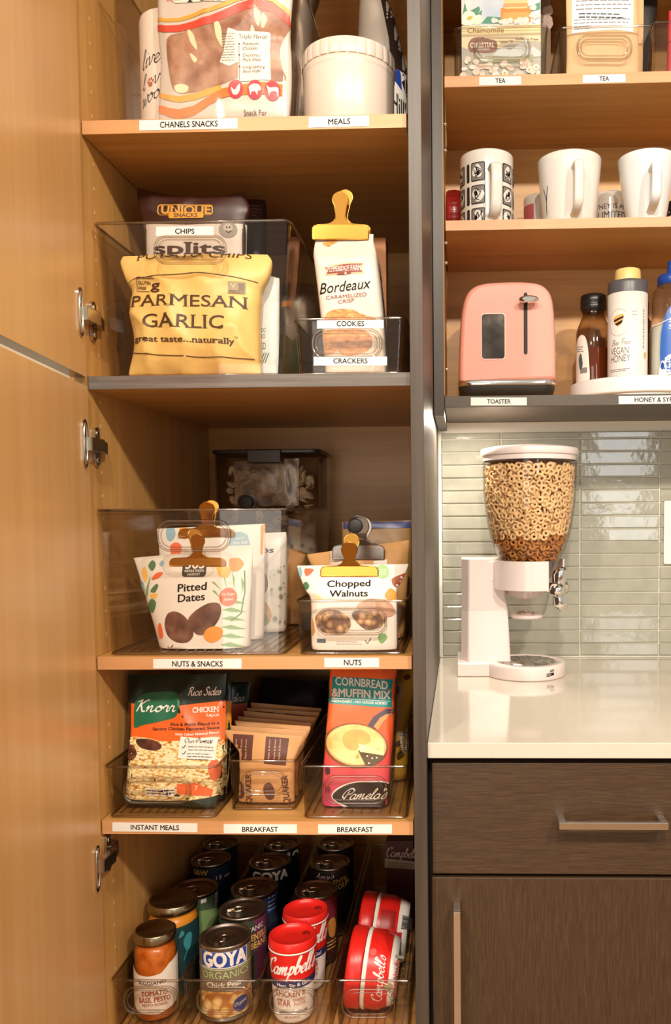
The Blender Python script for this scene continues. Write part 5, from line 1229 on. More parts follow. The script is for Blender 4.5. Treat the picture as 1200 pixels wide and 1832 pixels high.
A.poly([(714, 1302), (730, 1298), (732, 1338), (722, 1341)], mat('cbbfb4', .45)).level(2).lines(716, 730, 1304, 1337, 10, INK, 1.8, 4, ragged=0.1)
pack('snack_bag', 'yellow bag with dark spots behind the cornbread mix', 'snack bag', sk, YELB, A, zb=S4 + 0.0052)
DKB = mat('2a211b', 0.4, name='dark_interior_bag', vary=0.2, vscale=20)  # added bag; its black stands in for the unlit shelf interior
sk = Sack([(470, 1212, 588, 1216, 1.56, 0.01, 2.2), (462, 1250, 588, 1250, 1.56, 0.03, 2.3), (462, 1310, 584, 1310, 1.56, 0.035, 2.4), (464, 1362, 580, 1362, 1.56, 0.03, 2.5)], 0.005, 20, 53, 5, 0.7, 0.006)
pack('snack_bag', 'added black bag standing in for the dark interior behind the oatmeal packets', 'snack bag', sk, DKB, zb=S4 + 0.0005)
# ------------------------------------------------------------------ jars, cans and soup cups in four narrow bins
BINS5 = 'narrow clear bins of cans on the bottom shelf'
Y5 = 1.128
def zpx(px, z, Y): return pix(Vector((at(px, 1754, Y).x, Y, z)))[1]
for x0, x1, h, lab in ((200, 321, (222, 1766, 318, 1813), 'first narrow clear bin from the left, around the pesto jar'), (327, 459, (353, 1766, 451, 1813), 'second narrow clear bin, around the chick pea can'), (464, 592, (483, 1769, 567, 1813), 'third narrow clear bin, around the red soup cup'), (601, 735, (612, 1770, 706, 1820), 'fourth narrow clear bin, around the soup bowls lying on their sides')):
    yb = zpx((x0 + x1) / 2, S5, Y5 + .0035)
    storage_bin(lab, (x0, x1, 1754), (x0 + 3, x1 - 3, yb), Y5, 0.47, S5, h, BINS5, r=0.006)
Z5 = S5 + 0.0052
LIDM = mat('a39578', 0.25, 1.0, name='jar_lid_metal')
def jar(label, cx, ytop, width, Y, fill, lid_h=0.013, art=None, neck=0.90, group=None):
    top = at(cx, ytop, Y); R_ = width / 2 / F * Y; H = top.z - Z5
    C = Vector((top.x, Y, Z5)); root = thing('food_jar', label, 'jar', C, group)
    bt = [(0, 0), (R_ * .93, 0.0005), (R_, 0.004), (R_, H - lid_h - .014), (R_ * neck, H - lid_h - .003), (R_ * neck, H - .002)]
    mb = MB(); mb.lathe(bt, C, GLASS, 48); mb.build('glass_body', root)
    t = 0.0016; ct = [(0, 0.003), (R_ * .9, 0.003), (R_ - t, 0.006), (R_ - t, H - lid_h - .0155), (R_ * neck - t, H - lid_h - .004), (0, H - lid_h - .0035)]
    mb = MB(); mb.lathe(ct, C, fill, 48); mb.build('filling', root)
    lr = R_ * 0.985
    mb = MB(); mb.lathe([(lr * .95, H - lid_h), (lr, H - lid_h + .001), (lr * 1.005, H - lid_h + .004), (lr * .985, H - .0015), (lr * .95, H), (lr * .86, H - .0003), (lr * .83, H - .0013), (0, H - .0012)], C, LIDM, 48); o = mb.build('lid', root)
    if art:
        cn = Can(C, [(R_ + .0004, 0.001), (R_ + .0004, H - lid_h - .014)])
        A = Art(cn); art(A, cn); mb = MB(); A.into(mb); mb.build('paper_label', root)
    return root
PESTO = pic_mat('red_pesto', ((0.3, 'a8480f'), (0.55, 'c9661c'), (0.8, 'dd8430')), 70, 'NOISE', 0.25, 0.3)
JL = mat('f0e2d4', .5); RUST = mat('a8402c', .5)
def pesto_art(A, cn):
    k = cn.xc
    A.poly([(k - 56, 1735), (k - 34, 1745), (k - 14, 1746), (k + 8, 1743), (k + 24, 1730), (k + 58, 1722), (k + 58, 1800), (k + 30, 1808), (k, 1815), (k - 30, 1813), (k - 56, 1806)], JL).level(2)
    A.text('SEGGIANO', k - 33, k + 16, 1761, 6, INK, bold=0.02)
    A.text('TOMATO', k - 27, k + 18, 1783, 8.5, RUST, bold=0.03, serif=True, arc=3).text('BASIL PESTO', k - 32, k + 24, 1795, 8.5, RUST, bold=0.03, serif=True, arc=3).text('PESTO ROSSO', k - 26, k + 18, 1801, 4.5, RUST, bold=0.02, arc=2)
    A.lines(k - 14, k + 6, 1806, 1809, 2, mat('8d7f73', .5), 1.6, 3).line([(k + 42, 1745), (k + 43, 1800)], 1, mat('b9a898', .5))
jar('small jar of orange tomato pesto with a gold lid at the left front', 277, 1660, 77, 1.178, PESTO, 0.0135, pesto_art)
CURRY = mat('e8952a', 0.3, name='orange_sauce', vary=0.08)
def curry_art(A, cn):
    k = cn.xc
    A.poly([(k - 75, 1668), (k + 75, 1656), (k + 75, 1790), (k - 75, 1790)], mat('1f3f42', .4)).level(2)
    A.blob([(k + 16, 1690), (k + 24, 1676), (k + 33, 1680), (k + 30, 1700), (k + 22, 1706)], mat('3f8f96', .4)).blob([(k + 8, 1680), (k + 14, 1668), (k + 18, 1676)], mat('3f8f96', .4))
    A.level(3).ell(k + 44, 1652, 5, 5, mat('c9a36a', .4)).line([(k + 22, 1706), (k + 16, 1722)], 1.6, mat('3f8f96', .4)).lines(k + 8, k + 40, 1640, 1646, 2, mat('8f5a1c', .4), 2, 4)
jar('wider jar of orange sauce with a dark label behind the pesto jar', 309, 1606, 91, 1.252, CURRY, 0.0135, curry_art)
def can_at(label, cx, ytop, width, paper, art=None, H=None, Y=None, tab_rot=0.3, tab=True):
    if H: Y = atz(cx, ytop, Z5 + H).y
    top = at(cx, ytop, Y); R_ = width / 2 / F * Y
    return tin_can(label, Vector((top.x, Y, Z5)), R_, top.z - Z5, paper, art, BINS5.replace('bins', 'rows'), tab, tab_rot)
GOYAB = mat('23459a', .4); TAUPE = mat('8a7763', 0.42, 0.1, name='taupe_can_paper'); LIME = mat('b4c98a', .45)
CHICKP = pic_mat('chick_pea_picture', ((0.1, 'f8dfa8'), (0.4, 'f0c47c'), (0.62, 'b9783c')), 70, 'VORONOI', 0.4, 0.9)
def chick_art(A):
    k = A.surf.xc
    A.poly([(k - 46, 1697), (k + 42, 1697), (k + 42, 1733), (k - 46, 1733)], PALE).level(2).poly([(k - 48, 1698.5), (k + 40, 1698.5), (k + 40, 1731), (k - 48, 1731)], GOYAB)
    A.level(3).text('GOYA', k - 43, k + 36, 1728.5, 25, PALE, bold=0.06)
    A.level(2).poly([(k - 75, 1734), (k + 75, 1734), (k + 75, 1736), (k - 75, 1736)], LIME).text('ORGANICS', k - 45, k + 45, 1751, 13, LIME, bold=0.0).text('Chick Peas', k - 35, k + 26, 1767, 10, PALE, bold=0.03)
    A.blob([(k - 60, 1786), (k - 40, 1776), (k - 10, 1774), (k + 30, 1778), (k + 62, 1776), (k + 62, 1808), (k + 30, 1822), (k - 10, 1826), (k - 44, 1816), (k - 60, 1806)], CHICKP)
    A.level(1).poly([(k - 75, 1812), (k + 75, 1812), (k + 75, 1838), (k - 75, 1838)], mat('8fb45e', .45)).level(4).text('LOW SODIUM', k - 32, k + 18, 1832, 6, PALE, bold=0.02).ell(k + 26, 1802, 15, 14, mat('3a3f7f', .4)).level(5).text('Organic', k + 13, k + 39, 1804, 6, PALE, 1800, shear=0.3)
can_at('grey chick pea can with blue logo at the front of its bin', 402.5, 1673, 95, TAUPE, chick_art, Y=1.190, tab_rot=1.3)
def bean_art(A):
    k = A.surf.xc
    A.poly([(k + 20, 1640), (k + 80, 1640), (k + 80, 1760), (k + 20, 1760)], mat('6a3550', .4)).level(2).text('ORGANIC', k - 10, k + 40, 1672, 8, PALE, 1668, serif=True).text('LENTILS', k + 8, k + 48, 1688, 11, YOLK, 1684, serif=True, bold=0.02).text('BEANS', k + 12, k + 46, 1702, 11, YOLK, 1698, serif=True, bold=0.02)
    A.level(1).lines(k - 20, k + 10, 1664, 1672, 2, PALE, 3, 4)
can_at('dark green can with yellow lettering right behind the chick pea can', 434, 1624, 88, mat('3f4a38', .42), bean_art, Y=1.270, tab_rot=0.2)
def blue_can(A):
    k = A.surf.xc
    A.poly([(k + 14, 1610), (k + 70, 1606), (k + 70, 1640), (k + 14, 1640)], mat('2f4a8f', .4)).level(2).lines(k + 24, k + 44, 1612, 1634, 4, PALE, 3, 6)
can_at('blue labelled can, third back in the second bin', 455, 1586, 86, mat('2b2f45', .42), blue_can, Y=1.348, tab_rot=0.2)
def goya2(A):
    k = A.surf.xc; A.text('GOYA', k - 34, k + 34, 1577, 16, PALE, bold=0.06)
can_at('black can with white logo lettering, fourth back in the second bin', 482, 1539, 76, mat('1d1c22', .42), goya2, Y=1.445, tab_rot=0.2)
def goya3(A):
    k = A.surf.xc; A.text('GOYA', k - 34, k + 34, 1534, 14, PALE, bold=0.06)
can_at('rearmost can of the second bin', 504, 1508, 66, mat('1d1c22', .42), goya3, Y=1.519, tab_rot=0.2)
def green_can(A):
    k = A.surf.xc
    A.poly([(k - 10, 1628), (k + 60, 1640), (k + 60, 1700), (k - 10, 1700)], mat('7f9a63', .45)).level(2).rect(k + 8, 1606, k + 18, 1618, PALE).lines(k + 38, k + 52, 1604, 1632, 8, PALE, 3, 3, ragged=0)
can_at('green labelled can, third back in the left bin', 350, 1587, 80, mat('4c5f45', .42), green_can, Y=1.335, tab_rot=0.3)
def navy(A):
    k = A.surf.xc; A.text('S&W', k - 34, k - 6, 1566, 9, YOLK, bold=0.02).text('15 oz.', k + 8, k + 40, 1576, 7, PALE)
can_at('navy blue can, fourth back in the left bin', 377, 1535, 72, mat('1f2a44', .42), navy, Y=1.44, tab_rot=0.2)
can_at('rearmost can of the left bin', 394, 1507, 64, mat('1c2230', .42), None, Y=1.517, tab_rot=0.2)
def red_can(A):
    k = A.surf.xc
    A.rect(k - 70, 1612, k + 70, 1650, mat('7a2531', .42)).level(2).blob([(k + 20, 1656), (k + 34, 1650), (k + 42, 1664), (k + 36, 1684), (k + 24, 1680)], mat('c9843a', .4)).lines(k + 18, k + 44, 1690, 1702, 3, YOLK, 3, 4)
can_at('dark red can behind the two red soup cups', 565, 1590, 78, mat('4a2a22', .42), red_can, Y=1.338, tab_rot=0.2)
def amy(A):
    k = A.surf.xc; A.script("Amy's", k - 28, k + 6, 1574, 5, 1.5, PALE, 1572).text('LENTIL', k, k + 34, 1583, 7, YOLK, 1580, serif=True).text('SOUPS', k + 8, k + 42, 1594, 9, YOLK, 1590, serif=True)
can_at('black soup can with gold lettering, fourth back in the third bin', 590, 1541, 73, mat('25221f', .42), amy, Y=1.43, tab_rot=0.2)
can_at('rearmost can of the third bin', 600, 1508, 67, mat('23211f', .42), None, Y=1.515, tab_rot=0.2)
# red soup cups to sip from
SRED = mat('d8231c', 0.32, 0, 0.5, name='soup_red_plastic'); SWHITE = mat('f0e8e0', 0.35, name='soup_white'); NAVY = mat('25305e', .4)
def soup_cup(label, cx, ytop, width, Y, yl):
    top = at(cx, ytop, Y); R_ = width / 2 / F * Y; H = top.z - Z5; C = Vector((top.x, Y, Z5))
    root = thing('soup_cup', label, 'soup cup', C, 'red soup cups')
    hl = at(cx, yl, Y - R_).z - C.z
    pf = [(R_ * .76, 0.0), (R_ * .82, 0.004), (R_ * .85, 0.03), (R_ * .95, hl - .02), (R_ * .965, hl)]
    mb = MB(); mb.lathe([(0, 0)] + pf, C, SWHITE, 56)
    cn = Can(C, pf); A = Art(cn, lift=0.0003); k = cn.xc
    yt = yl
    A.poly([(k - 120, yt - 1), (k + 120, yt - 1), (k + 120, yt + 51), (k - 120, yt + 51)], SRED)
    A.level(2).script("Campbell's", k - 50, k + 47, yt + 38, 14, 4.6, SWHITE, yt + 32, 0.35, 0.65)
    A.poly([(k - 120, yt + 51), (k + 120, yt + 45), (k + 120, yt + 60), (k - 120, yt + 63)], NAVY).level(3).text('Heat, Sip & Go!', k - 32, k + 30, yt + 59, 6, SWHITE, yt + 57, bold=0.03)
    A.text('CHICKEN &', k - 37, k + 23, yt + 77, 11.5, RUST, yt + 76, bold=0.005).text('STAR', k - 34, k - 6, yt + 94, 12, RUST, bold=0.005).text('SHAPED', k - 1, k + 25, yt + 86, 6, mat('cf8a78', .5), yt + 85).text('PASTA', k + 1, k + 24, yt + 94, 6, mat('cf8a78', .5), yt + 93)
    A.text('SIPPING SOUP', k - 30, k + 28, yt + 108, 5.5, mat('6d5550', .5), bold=0.02).text('NET WT 10.75 OZ', k - 18, k + 12, yt + 116, 4, RUST)
    A.into(mb); mb.build('cup', root)
    lp = [(R_ * .97, hl - .001), (R_ * 1.0, hl), (R_ * 1.005, hl + .004), (R_ * .985, H - .006), (R_ * .97, H - .001), (R_ * .93, H), (R_ * .88, H - .002), (R_ * .86, H - .007), (R_ * .3, H - .006), (0, H - .006)]
    mb = MB(); mb.lathe(lp, C, SRED, 56, None, False); lid = mb.build('lid', root)
    mb = MB(); mb.lathe([(R_ * .972, hl - .0016), (R_ * 1.008, hl - .0014), (R_ * 1.008, hl + .0008), (R_ * .972, hl + .001)], C, SWHITE, 56, None, False); mb.build('seal_ring', root)
    mb = MB(); a = 0.6; q = C + Vector((R_ * .62 * math.cos(a), R_ * .62 * math.sin(a), H - .0058)); mb.lathe([(0, 0), (.006, 0), (.005, .0006), (0, .0006)], q, mat('8f1712', .4), 16); mb.build('sip_hole', lid)
    return root
soup_cup('front red lidded soup cup in the third bin', 523, 1669, 88, 1.180, 1709)
soup_cup('second red lidded soup cup, partly hidden behind the front cup', 546, 1624, 83, 1.258, 1658)
# soup bowls lying on their sides
def soup_bowl(label, centre, ax, R_, L, art, spin=0.0):
    """bowl with its lid end at centre, lying along ax (unit, from lid towards base)"""
    z = Vector(ax).normalized(); x = Vector((0, 0, 1)).cross(z).normalized(); y = z.cross(x)
    M_ = Matrix(((x.x, y.x, z.x), (x.y, y.y, z.y), (x.z, y.z, z.z))).to_4x4()
    C = Vector(centre)
    root = thing('soup_bowl', label, 'soup bowl', (C.x, C.y, Z5), 'microwave soup bowls')
    pf = [(R_ * .955, .024), (R_ * .955, .05), (R_ * .90, L * .75), (R_ * .84, L - .008), (R_ * .78, L - .001)]
    mb = MB(); mb.lathe(pf + [(0, L - .001)], C, SWHITE, 56, M_)
    d = M_.inverted() @ (Vector((0, 0, ZC)) - C)
    cn = Can(C, pf, M_, math.atan2(d.y, d.x) + spin); A = Art(cn, lift=0.0003, step=5.0)
    art(A); A.into(mb); mb.build('bowl', root)
    mb = MB(); mb.lathe([(0, 0.001), (R_ * .86, 0.001), (R_ * .9, 0), (R_ * .97, 0.001), (R_, .005), (R_ * .99, .021), (R_ * .97, .023), (R_ * .95, .023)], C, SRED, 56, M_, False); mb.build('lid', root)
    mb = MB(); mb.lathe([(R_ * .957, .0255), (R_ * .985, .0257), (R_ * .985, .0295), (R_ * .957, .0297)], C, SWHITE, 56, M_, False); mb.build('seal_ring', root)
    return root
# artwork in millimetres: across = round the bowl, along = from lid to base
def bowl_art(A):
    A.poly([(-160, 30), (160, 30), (160, 62), (-160, 62)], SRED)
    A.level(2)
    W = []
    # the word runs round the bowl; its foot faces the base
    X = 0; S = []
    for ch in "Campbell's":
        wd, st = PEN[ch]
        for p in st: S.append([(X + a_ + 0.25 * b_, b_) for a_, b_ in p])
        X += wd * 0.93
    tot = X
    for q in S: A.line(spline([(-36 + 66 * px / tot, 55 - py * 7, 0) for px, py in q], 6), 2.0, SWHITE, 0.6)
    A.text('Chicken Noodle', -34, 30, 75, 7, RUST, bold=0.015).text('SOUP', 2, 26, 85, 5.5, INK, bold=0.04)
    A.ell(-12, 63, 6.5, 6.5, mat('a8926a', .4)).ell(34, 36, 5, 5, mat('e85a50', .4)).lines(-36, 30, 88, 90, 2, INK, 1.4, 3, ragged=0)
    A.rect(33, 68, 38, 80, mat('8d857d', .5)).rect(-44, 70, -38, 78, INK)
def bowl_art2(A):
    A.poly([(-160, 30), (160, 30), (160, 62), (-160, 62)], SRED).level(2)
    A.poly([(-20, 36), (8, 36), (8, 70), (-20, 70)], mat('b51d22', .4)).rect(12, 34, 40, 58, mat('a51c1c', .4)).level(3)
    rd = random.Random(5); x = 14
    while x < 38:
        w = rd.choice((0.6, 1.0, 1.5)); A.rect(x, 68, x + w, 84, INK); x += w + rd.choice((0.6, 0.9))
    A.lines(-30, -8, 78, 88, 4, INK, 1.6, 4)
def lying(px, Y, R_, L): return Vector((at(px, 1750, Y).x, Y, Z5 + R_ + 0.0028)), Vector((L, -0.002, -R_ * 0.13))
a, d = lying(625.5, 1.203, 0.0560, 0.0725)
soup_bowl('front red and white soup bowl lying on its side', a, d, 0.0560, 0.0725, bowl_art, 0.25)
a, d = lying(646, 1.320, 0.055, 0.078)
soup_bowl('second soup bowl on its side with a barcode, behind the front one', a, d, 0.055, 0.078, bowl_art2, 0.2)
def dark_box():
    Y = 1.47; a, b = at(690, 1505, Y), at(748, 1560, Y); z0 = Z5 + .0004
    mb = MB(); mb.box(a.x, -.0895, Y, Y + .09, z0, a.z, mat('4a1a18', .45, name='dark_red_carton'))
    fl = flat_at([(690, 1505), (748, 1505), (748, 1560), (690, 1560)], Y)
    A = Art(fl, lift=0.0004); A.script('Campbell', 692, 746, 1532, 8, 2, mat('b9a394', .5), 1535, 0.25).poly([(688, 1535), (748, 1542), (748, 1556), (688, 1552)], mat('9a8570', .5)).level(2).lines(694, 744, 1542, 1550, 3, mat('5d4a3c', .5), 2, 4, 0.08); A.into(mb)
    o = mb.build('soup_box', None); place(o, Vector((a.x + .03, Y + .045, z0))); tag(o, 'dark red soup box at the back right of the bottom shelf', 'box')
dark_box()
# ------------------------------------------------------------------ wall cabinet: tea, mugs, toaster, turntable
TG = 'clear tea bins'
storage_bin('clear bin on the tea shelf around the chamomile tea box', (814, 979, 49), (817, 977, 131.5), 1.512, 0.235, TEA_Z, (848, 68, 947, 108), TG, False, 0.006)
storage_bin('clear bin on the tea shelf around the kraft tea pouch', (1002, 1166, 48), (1005, 1163, 129), 1.512, 0.235, TEA_Z, (1033, 64, 1129, 106), TG, False, 0.006)
storage_bin('clear bin at the right end of the tea shelf with red packets', (1169, 1330, 38), (1171, 1328, 127), 1.512, 0.235, TEA_Z, None, TG, False, 0.006)
ZT = TEA_Z + 0.0052
# tea box with its printed picture
Y = 1.530; a, b = at(826, 131, Y), at(967, 131, Y); zt = at(900, -70, Y).z
tb = thing('tea_box', 'chamomile tea box with honey jar picture in the left tea bin', 'box', ((a.x + b.x) / 2, Y + .04, ZT))
mb = MB(); mb.box(a.x, b.x, Y, Y + 0.075, ZT, zt, mat('e8dcc4', .45, name='tea_carton'))
fl = Flat([(822, -70), (975, -70), (975, 131), (822, 131)], [Vector((a.x, Y, zt)), Vector((b.x, Y, zt)), Vector((b.x, Y, ZT)), Vector((a.x, Y, ZT))]); A = Art(fl, lift=0.0001, mod=400)
SKY = pic_mat('sky_print', ((0.3, 'b9c6d6'), (0.5, 'd6d8dc'), (0.7, 'efe6cf')), 12, 'NOISE', 0.4, 0.0)
BLOOM = mat('f3d9cc', .5, vary=.12, vscale=120); LEAF = mat('4f8f72', .5); HON = mat('e8862c', .4); HONL = mat('f6c98a', .4)
A.rect(822, -70, 975, 39, SKY)
A.level(2)
for P in ([(822, 30), (828, 0), (836, 14), (832, 36)], [(838, 14), (856, 6), (858, 12), (850, 26)], [(850, 22), (862, 12), (860, 24)], [(860, 36), (872, 24), (900, 26), (898, 37)], [(948, 10), (974, 2), (974, 14), (956, 18)]): A.poly(P, LEAF)
A.rect(822, 36, 836, 39, mat('3d3a30', .5))
A.level(3).blob([(824, 22), (832, 14), (846, 17), (850, 28), (842, 37), (824, 37)], mat('f6f0d8', .5)).blob([(848, 24), (858, 21), (863, 30), (856, 37), (846, 36)], mat('f2eccb', .5)).ell(838, 26, 6, 3.4, mat('c9b84f', .5), -20)
A.blob([(828, -14), (836, -20), (840, 6), (834, 14), (830, 4)], mat('f3e4dc', .5))
A.rrect(898, 10, 956, 36, 3, HON).rrect(904, -14, 950, 12, 4, HONL).level(4).rrect(902, 18, 952, 33, 3, mat('f2a04c', .4)).rrect(903, 3, 951, 9, 2, mat('d9a060', .4))
rd = random.Random(3)
for k in range(26):
    x = rd.uniform(880, 973); A.ell(x, 37 - rd.random() * (6 if x < 950 else 26), rd.uniform(3.5, 6.5), rd.uniform(3, 5), BLOOM)
A.level(1).poly([(822, 40), (975, 40), (975, 68), (940, 62), (900, 64), (860, 72), (822, 60)], mat('ecd6a4', .45))
A.rect(822, 60, 975, 131, mat('b9b7ad', .45, vary=.15, vscale=40)).level(2).poly([(822, 54), (975, 54), (975, 70), (945, 68), (915, 72), (880, 84), (850, 86), (822, 76)], mat('ecdcb8', .45))
A.level(2).line([(822, 49), (975, 50)], 1, mat('c9a860', .45)).line([(822, 54), (975, 55)], 1, mat('d9bd84', .45))
A.text('Chamomile', 833, 903, 52.5, 8.6, mat('8a6a24', .45), bold=0.02)
A.level(3).blob([(834, 74), (842, 62), (860, 60), (876, 64), (889, 68), (890, 82), (876, 87), (850, 86), (838, 84)], mat('8f5f50', .45)).level(4).text('CELESTIAL', 838, 885, 77.5, 8, PALE, bold=0.03, serif=True).text('SEASONINGS', 852, 876, 83, 3.6, PALE, bold=0.02)
A.level(3).text('HERBAL TEA', 897, 922, 73, 5, mat('6a5a48', .45), 71).text('Caffeine Free', 926, 970, 66, 4, mat('6a5a48', .45), 68)
A.poly([(880, 92), (900, 78), (915, 84), (935, 74), (952, 84), (960, 78), (975, 88), (975, 96), (880, 98)], mat('d3d8dc', .45)).poly([(850, 96), (880, 92), (920, 96), (960, 92), (960, 104), (850, 104)], mat('a9ab90', .45))
for k in range(46):
    x = rd.uniform(824, 973); y = rd.uniform(104, 128) if x > 850 else rd.uniform(92, 128); A.level(3 + k % 2).ell(x, y, rd.uniform(3, 7.5), rd.uniform(3, 6), BLOOM if k % 3 else mat('f6ece4', .5))
for x, y in ((905, 124), (952, 119), (966, 115)): A.level(5).ell(x, y, 6, 5.5, mat('f6f2e8', .5)).level(6).ell(x, y, 2.6, 2.4, mat('d9b26a', .5))
A.into(mb); mb.build('carton', tb, 0.0006)
# kraft tea pouches
sk = Sack([(1012, -70, 1140, -75, 1.537, 0.004, 2.6), (1012, 0, 1139, -4, 1.535, 0.007, 2.6), (1013, 60, 1141, 56, 1.533, 0.008, 2.6), (1013, 100, 1142, 98, 1.533, 0.008, 2.6), (1012, 126, 1141, 125, 1.533, 0.005, 2.6)], 0.0006, 20, 61, 5, 0.8)
LKRAFT = mat('e0ba8c', 0.5, 0, 0.5, name='pale_kraft', vary=0.04)
A = Art(sk)
LBLUE = mat('f3f2f2', .5)
A.poly([(1023, -70), (1132, -74), (1131, 61), (1100, 58), (1060, 60), (1022, 64)], LBLUE).level(2)
A.lines(1029, 1127, -40, 20, 9, mat('8a8686', .5), 3.4, 4, -0.02, 0.06).lines(1034, 1122, 28, 34, 2, INK, 3.0, 6, 0.02, 0.2).lines(1026, 1127, 39, 45, 2, mat('8a8686', .5), 3, 8, -0.02, 0.1).lines(1026, 1060, 52, 56, 2, mat('8a8686', .5), 2.6, 9, -0.05)
pack('tea_pouch', 'front kraft tea pouch with a white printed label', 'pouch', sk, LKRAFT, A, zb=ZT)
sk = Sack([(1034, -70, 1152, -70, 1.556, 0.003, 2.6), (1034, 40, 1151, 40, 1.556, 0.005, 2.6), (1034, 122, 1149, 122, 1.556, 0.004, 2.6)], 0.0006, 20, 62, 5, 0.8)
pack('tea_pouch', 'second kraft tea pouch, its edge showing right of the labelled one', 'pouch', sk, mat('d6ad7c', 0.5, name='kraft_tan'), zb=ZT)
sk = Sack([(1120, -70, 1178, -70, 1.655, 0.004, 2.4), (1120, 30, 1174, 30, 1.655, 0.010, 2.4), (1120, 115, 1160, 115, 1.655, 0.008, 2.4)], 0.003, 24, 63, 5, 0.8)
pack('tea_pouch', 'black pouch at the back between the tea bins', 'pouch', sk, mat('211c19', .45, name='black_film'), zb=ZT)
sk = Sack([(1196, 20, 1300, 20, 1.56, 0.003, 2.4), (1194, 60, 1304, 60, 1.56, 0.010, 2.4), (1192, 122, 1300, 122, 1.56, 0.008, 2.4)], 0.002, 24, 64, 5, 0.8)
pack('tea_packet', 'red packet in the right tea bin', 'packet', sk, mat('b8303a', .4, name='red_packet'), zb=ZT)
sk = Sack([(1206, -70, 1268, -70, 1.68, 0.004, 2.4), (1204, 30, 1268, 30, 1.68, 0.010, 2.4), (1200, 116, 1266, 116, 1.68, 0.008, 2.4)], 0.002, 24, 66, 5, 0.8)
pack('tea_packet', 'tan packet behind the red one in the right tea bin', 'packet', sk, mat('b98e58', .5, name='tan_packet'), zb=ZT)
Y = 1.66; a, b = at(950, 120, Y), at(996, 120, Y); zt = at(970, -70, Y).z
mb = MB(); mb.box(a.x, b.x - .012, Y, Y + .05, ZT, zt, mat('a58a68', .5, name='tea_carton_back'))
fl = flat_at([(950, -70), (990, -70), (990, 120), (950, 120)], Y); A = Art(fl, lift=0.0003)
for k in range(12): A.ell(rd.uniform(976, 984), rd.uniform(14, 50), 6, 6, BLOOM)
A.into(mb); o = mb.build('tea_box'); place(o, Vector(((a.x + b.x) / 2, Y + .025, ZT))); tag(o, 'brown tea carton in shadow behind the chamomile box', 'box')

# ---- mugs
CER = mat('e6e1d9', 0.16, 0, 0.5, coat=0.3, name='mug_glaze'); CERB = mat('e9eced', 0.14, 0, 0.5, coat=0.3, name='mug_glaze_cool')
ZM = MUG_Z + 0.0005
def mug(label, cx, ytop, wt, wb, Y, glaze, hx=None, hy=None, art=None, hw=0.0075, group='mugs on the middle shelf', handle=True, fy=None):
    """wt, wb: widths at rim and foot in the photo; handle strap at hx (left, right), hy (top, bottom)"""
    R1 = wt / 2 / F * Y; R0 = wb / 2 / F * Y; top = at(cx, ytop, Y - R1); H = at(cx, ytop, Y).z - ZM
    C = Vector((at(cx, 350, Y).x, Y, ZM)); root = thing('mug', label, 'mug', C, group)
    pf = []
    for k in range(9):
        t = k / 8; pf.append((R0 + (R1 - R0) * (t ** 0.9), 0.004 + (H - 0.006) * t))
    mb = MB(); mb.lathe([(0, 0.0), (R0 * .9, 0.0), (R0 * .98, 0.0015)] + pf + [(R1 - .001, H), (R1 - .003, H - .001)] + [(r - .0042, z) for r, z in pf[::-1]] + [(0, 0.006)], C, glaze, 56, None, False)
    if art:
        A = Art(Can(C, pf), lift=0.00025, step=6); art(A, Can(C, pf).xc); A.into(mb)
    mb.build('cup', root)
    if handle:
        hc = (hx[0] + hx[1]) / 2; P0 = at(hc, hy[0], Y - R1 * .9); P1 = at(hc, hy[1], Y - R0 * .9)
        cn = Can(C, pf)
        az = math.atan2(P0.y - C.y, P0.x - C.x)
        dx = (P0.x + P1.x) / 2 - C.x; ang = -PI / 2 + math.asin(max(-.95, min(.95, dx / (R1 + .018))))
        d = Vector((math.cos(ang), math.sin(ang), 0)); s_ = Vector((-d.y, d.x, 0))
        zt, zb_ = at(hc, hy[0], Y - R1 - .02).z - ZM - .004, at(hc, hy[1], Y - R0 - .02).z - ZM + .004
        zb_ = max(zb_, .012)
        rt, rb = cn.rad(zt) - .002, cn.rad(zb_) - .002
        out = max(R1, R0) + .026
        pts = spline([(rt, zt, 0), (out - .006, zt + .001, 0), (out, zt - .012, 0), (out - .001, (zt + zb_) / 2, 0), (out - .006, zb_ + .012, 0), (rb + .010, zb_ + .001, 0), (rb, zb_, 0)], 6)
        rs = []
        for i, p in enumerate(pts):
            t = (pts[min(i + 1, len(pts) - 1)] - pts[max(i - 1, 0)]).normalized(); n2 = Vector((-t.y, t.x, 0))
            c = C + d * p.x + Vector((0, 0, p.y)); nn = d * n2.x + Vector((0, 0, n2.y)); ring = []
            for k in range(12):
                a_ = 2 * PI * k / 12; ring.append(c + s_ * (hw * math.cos(a_)) + nn * (0.0042 * math.sin(a_)))
            rs.append(ring)
        mb = MB(); mb.rings(rs, glaze, True, True, True); mb.build('handle', root)
    return root
PANEL = mat('2c2a2a', .3); PGY = mat('7d7976', .3)
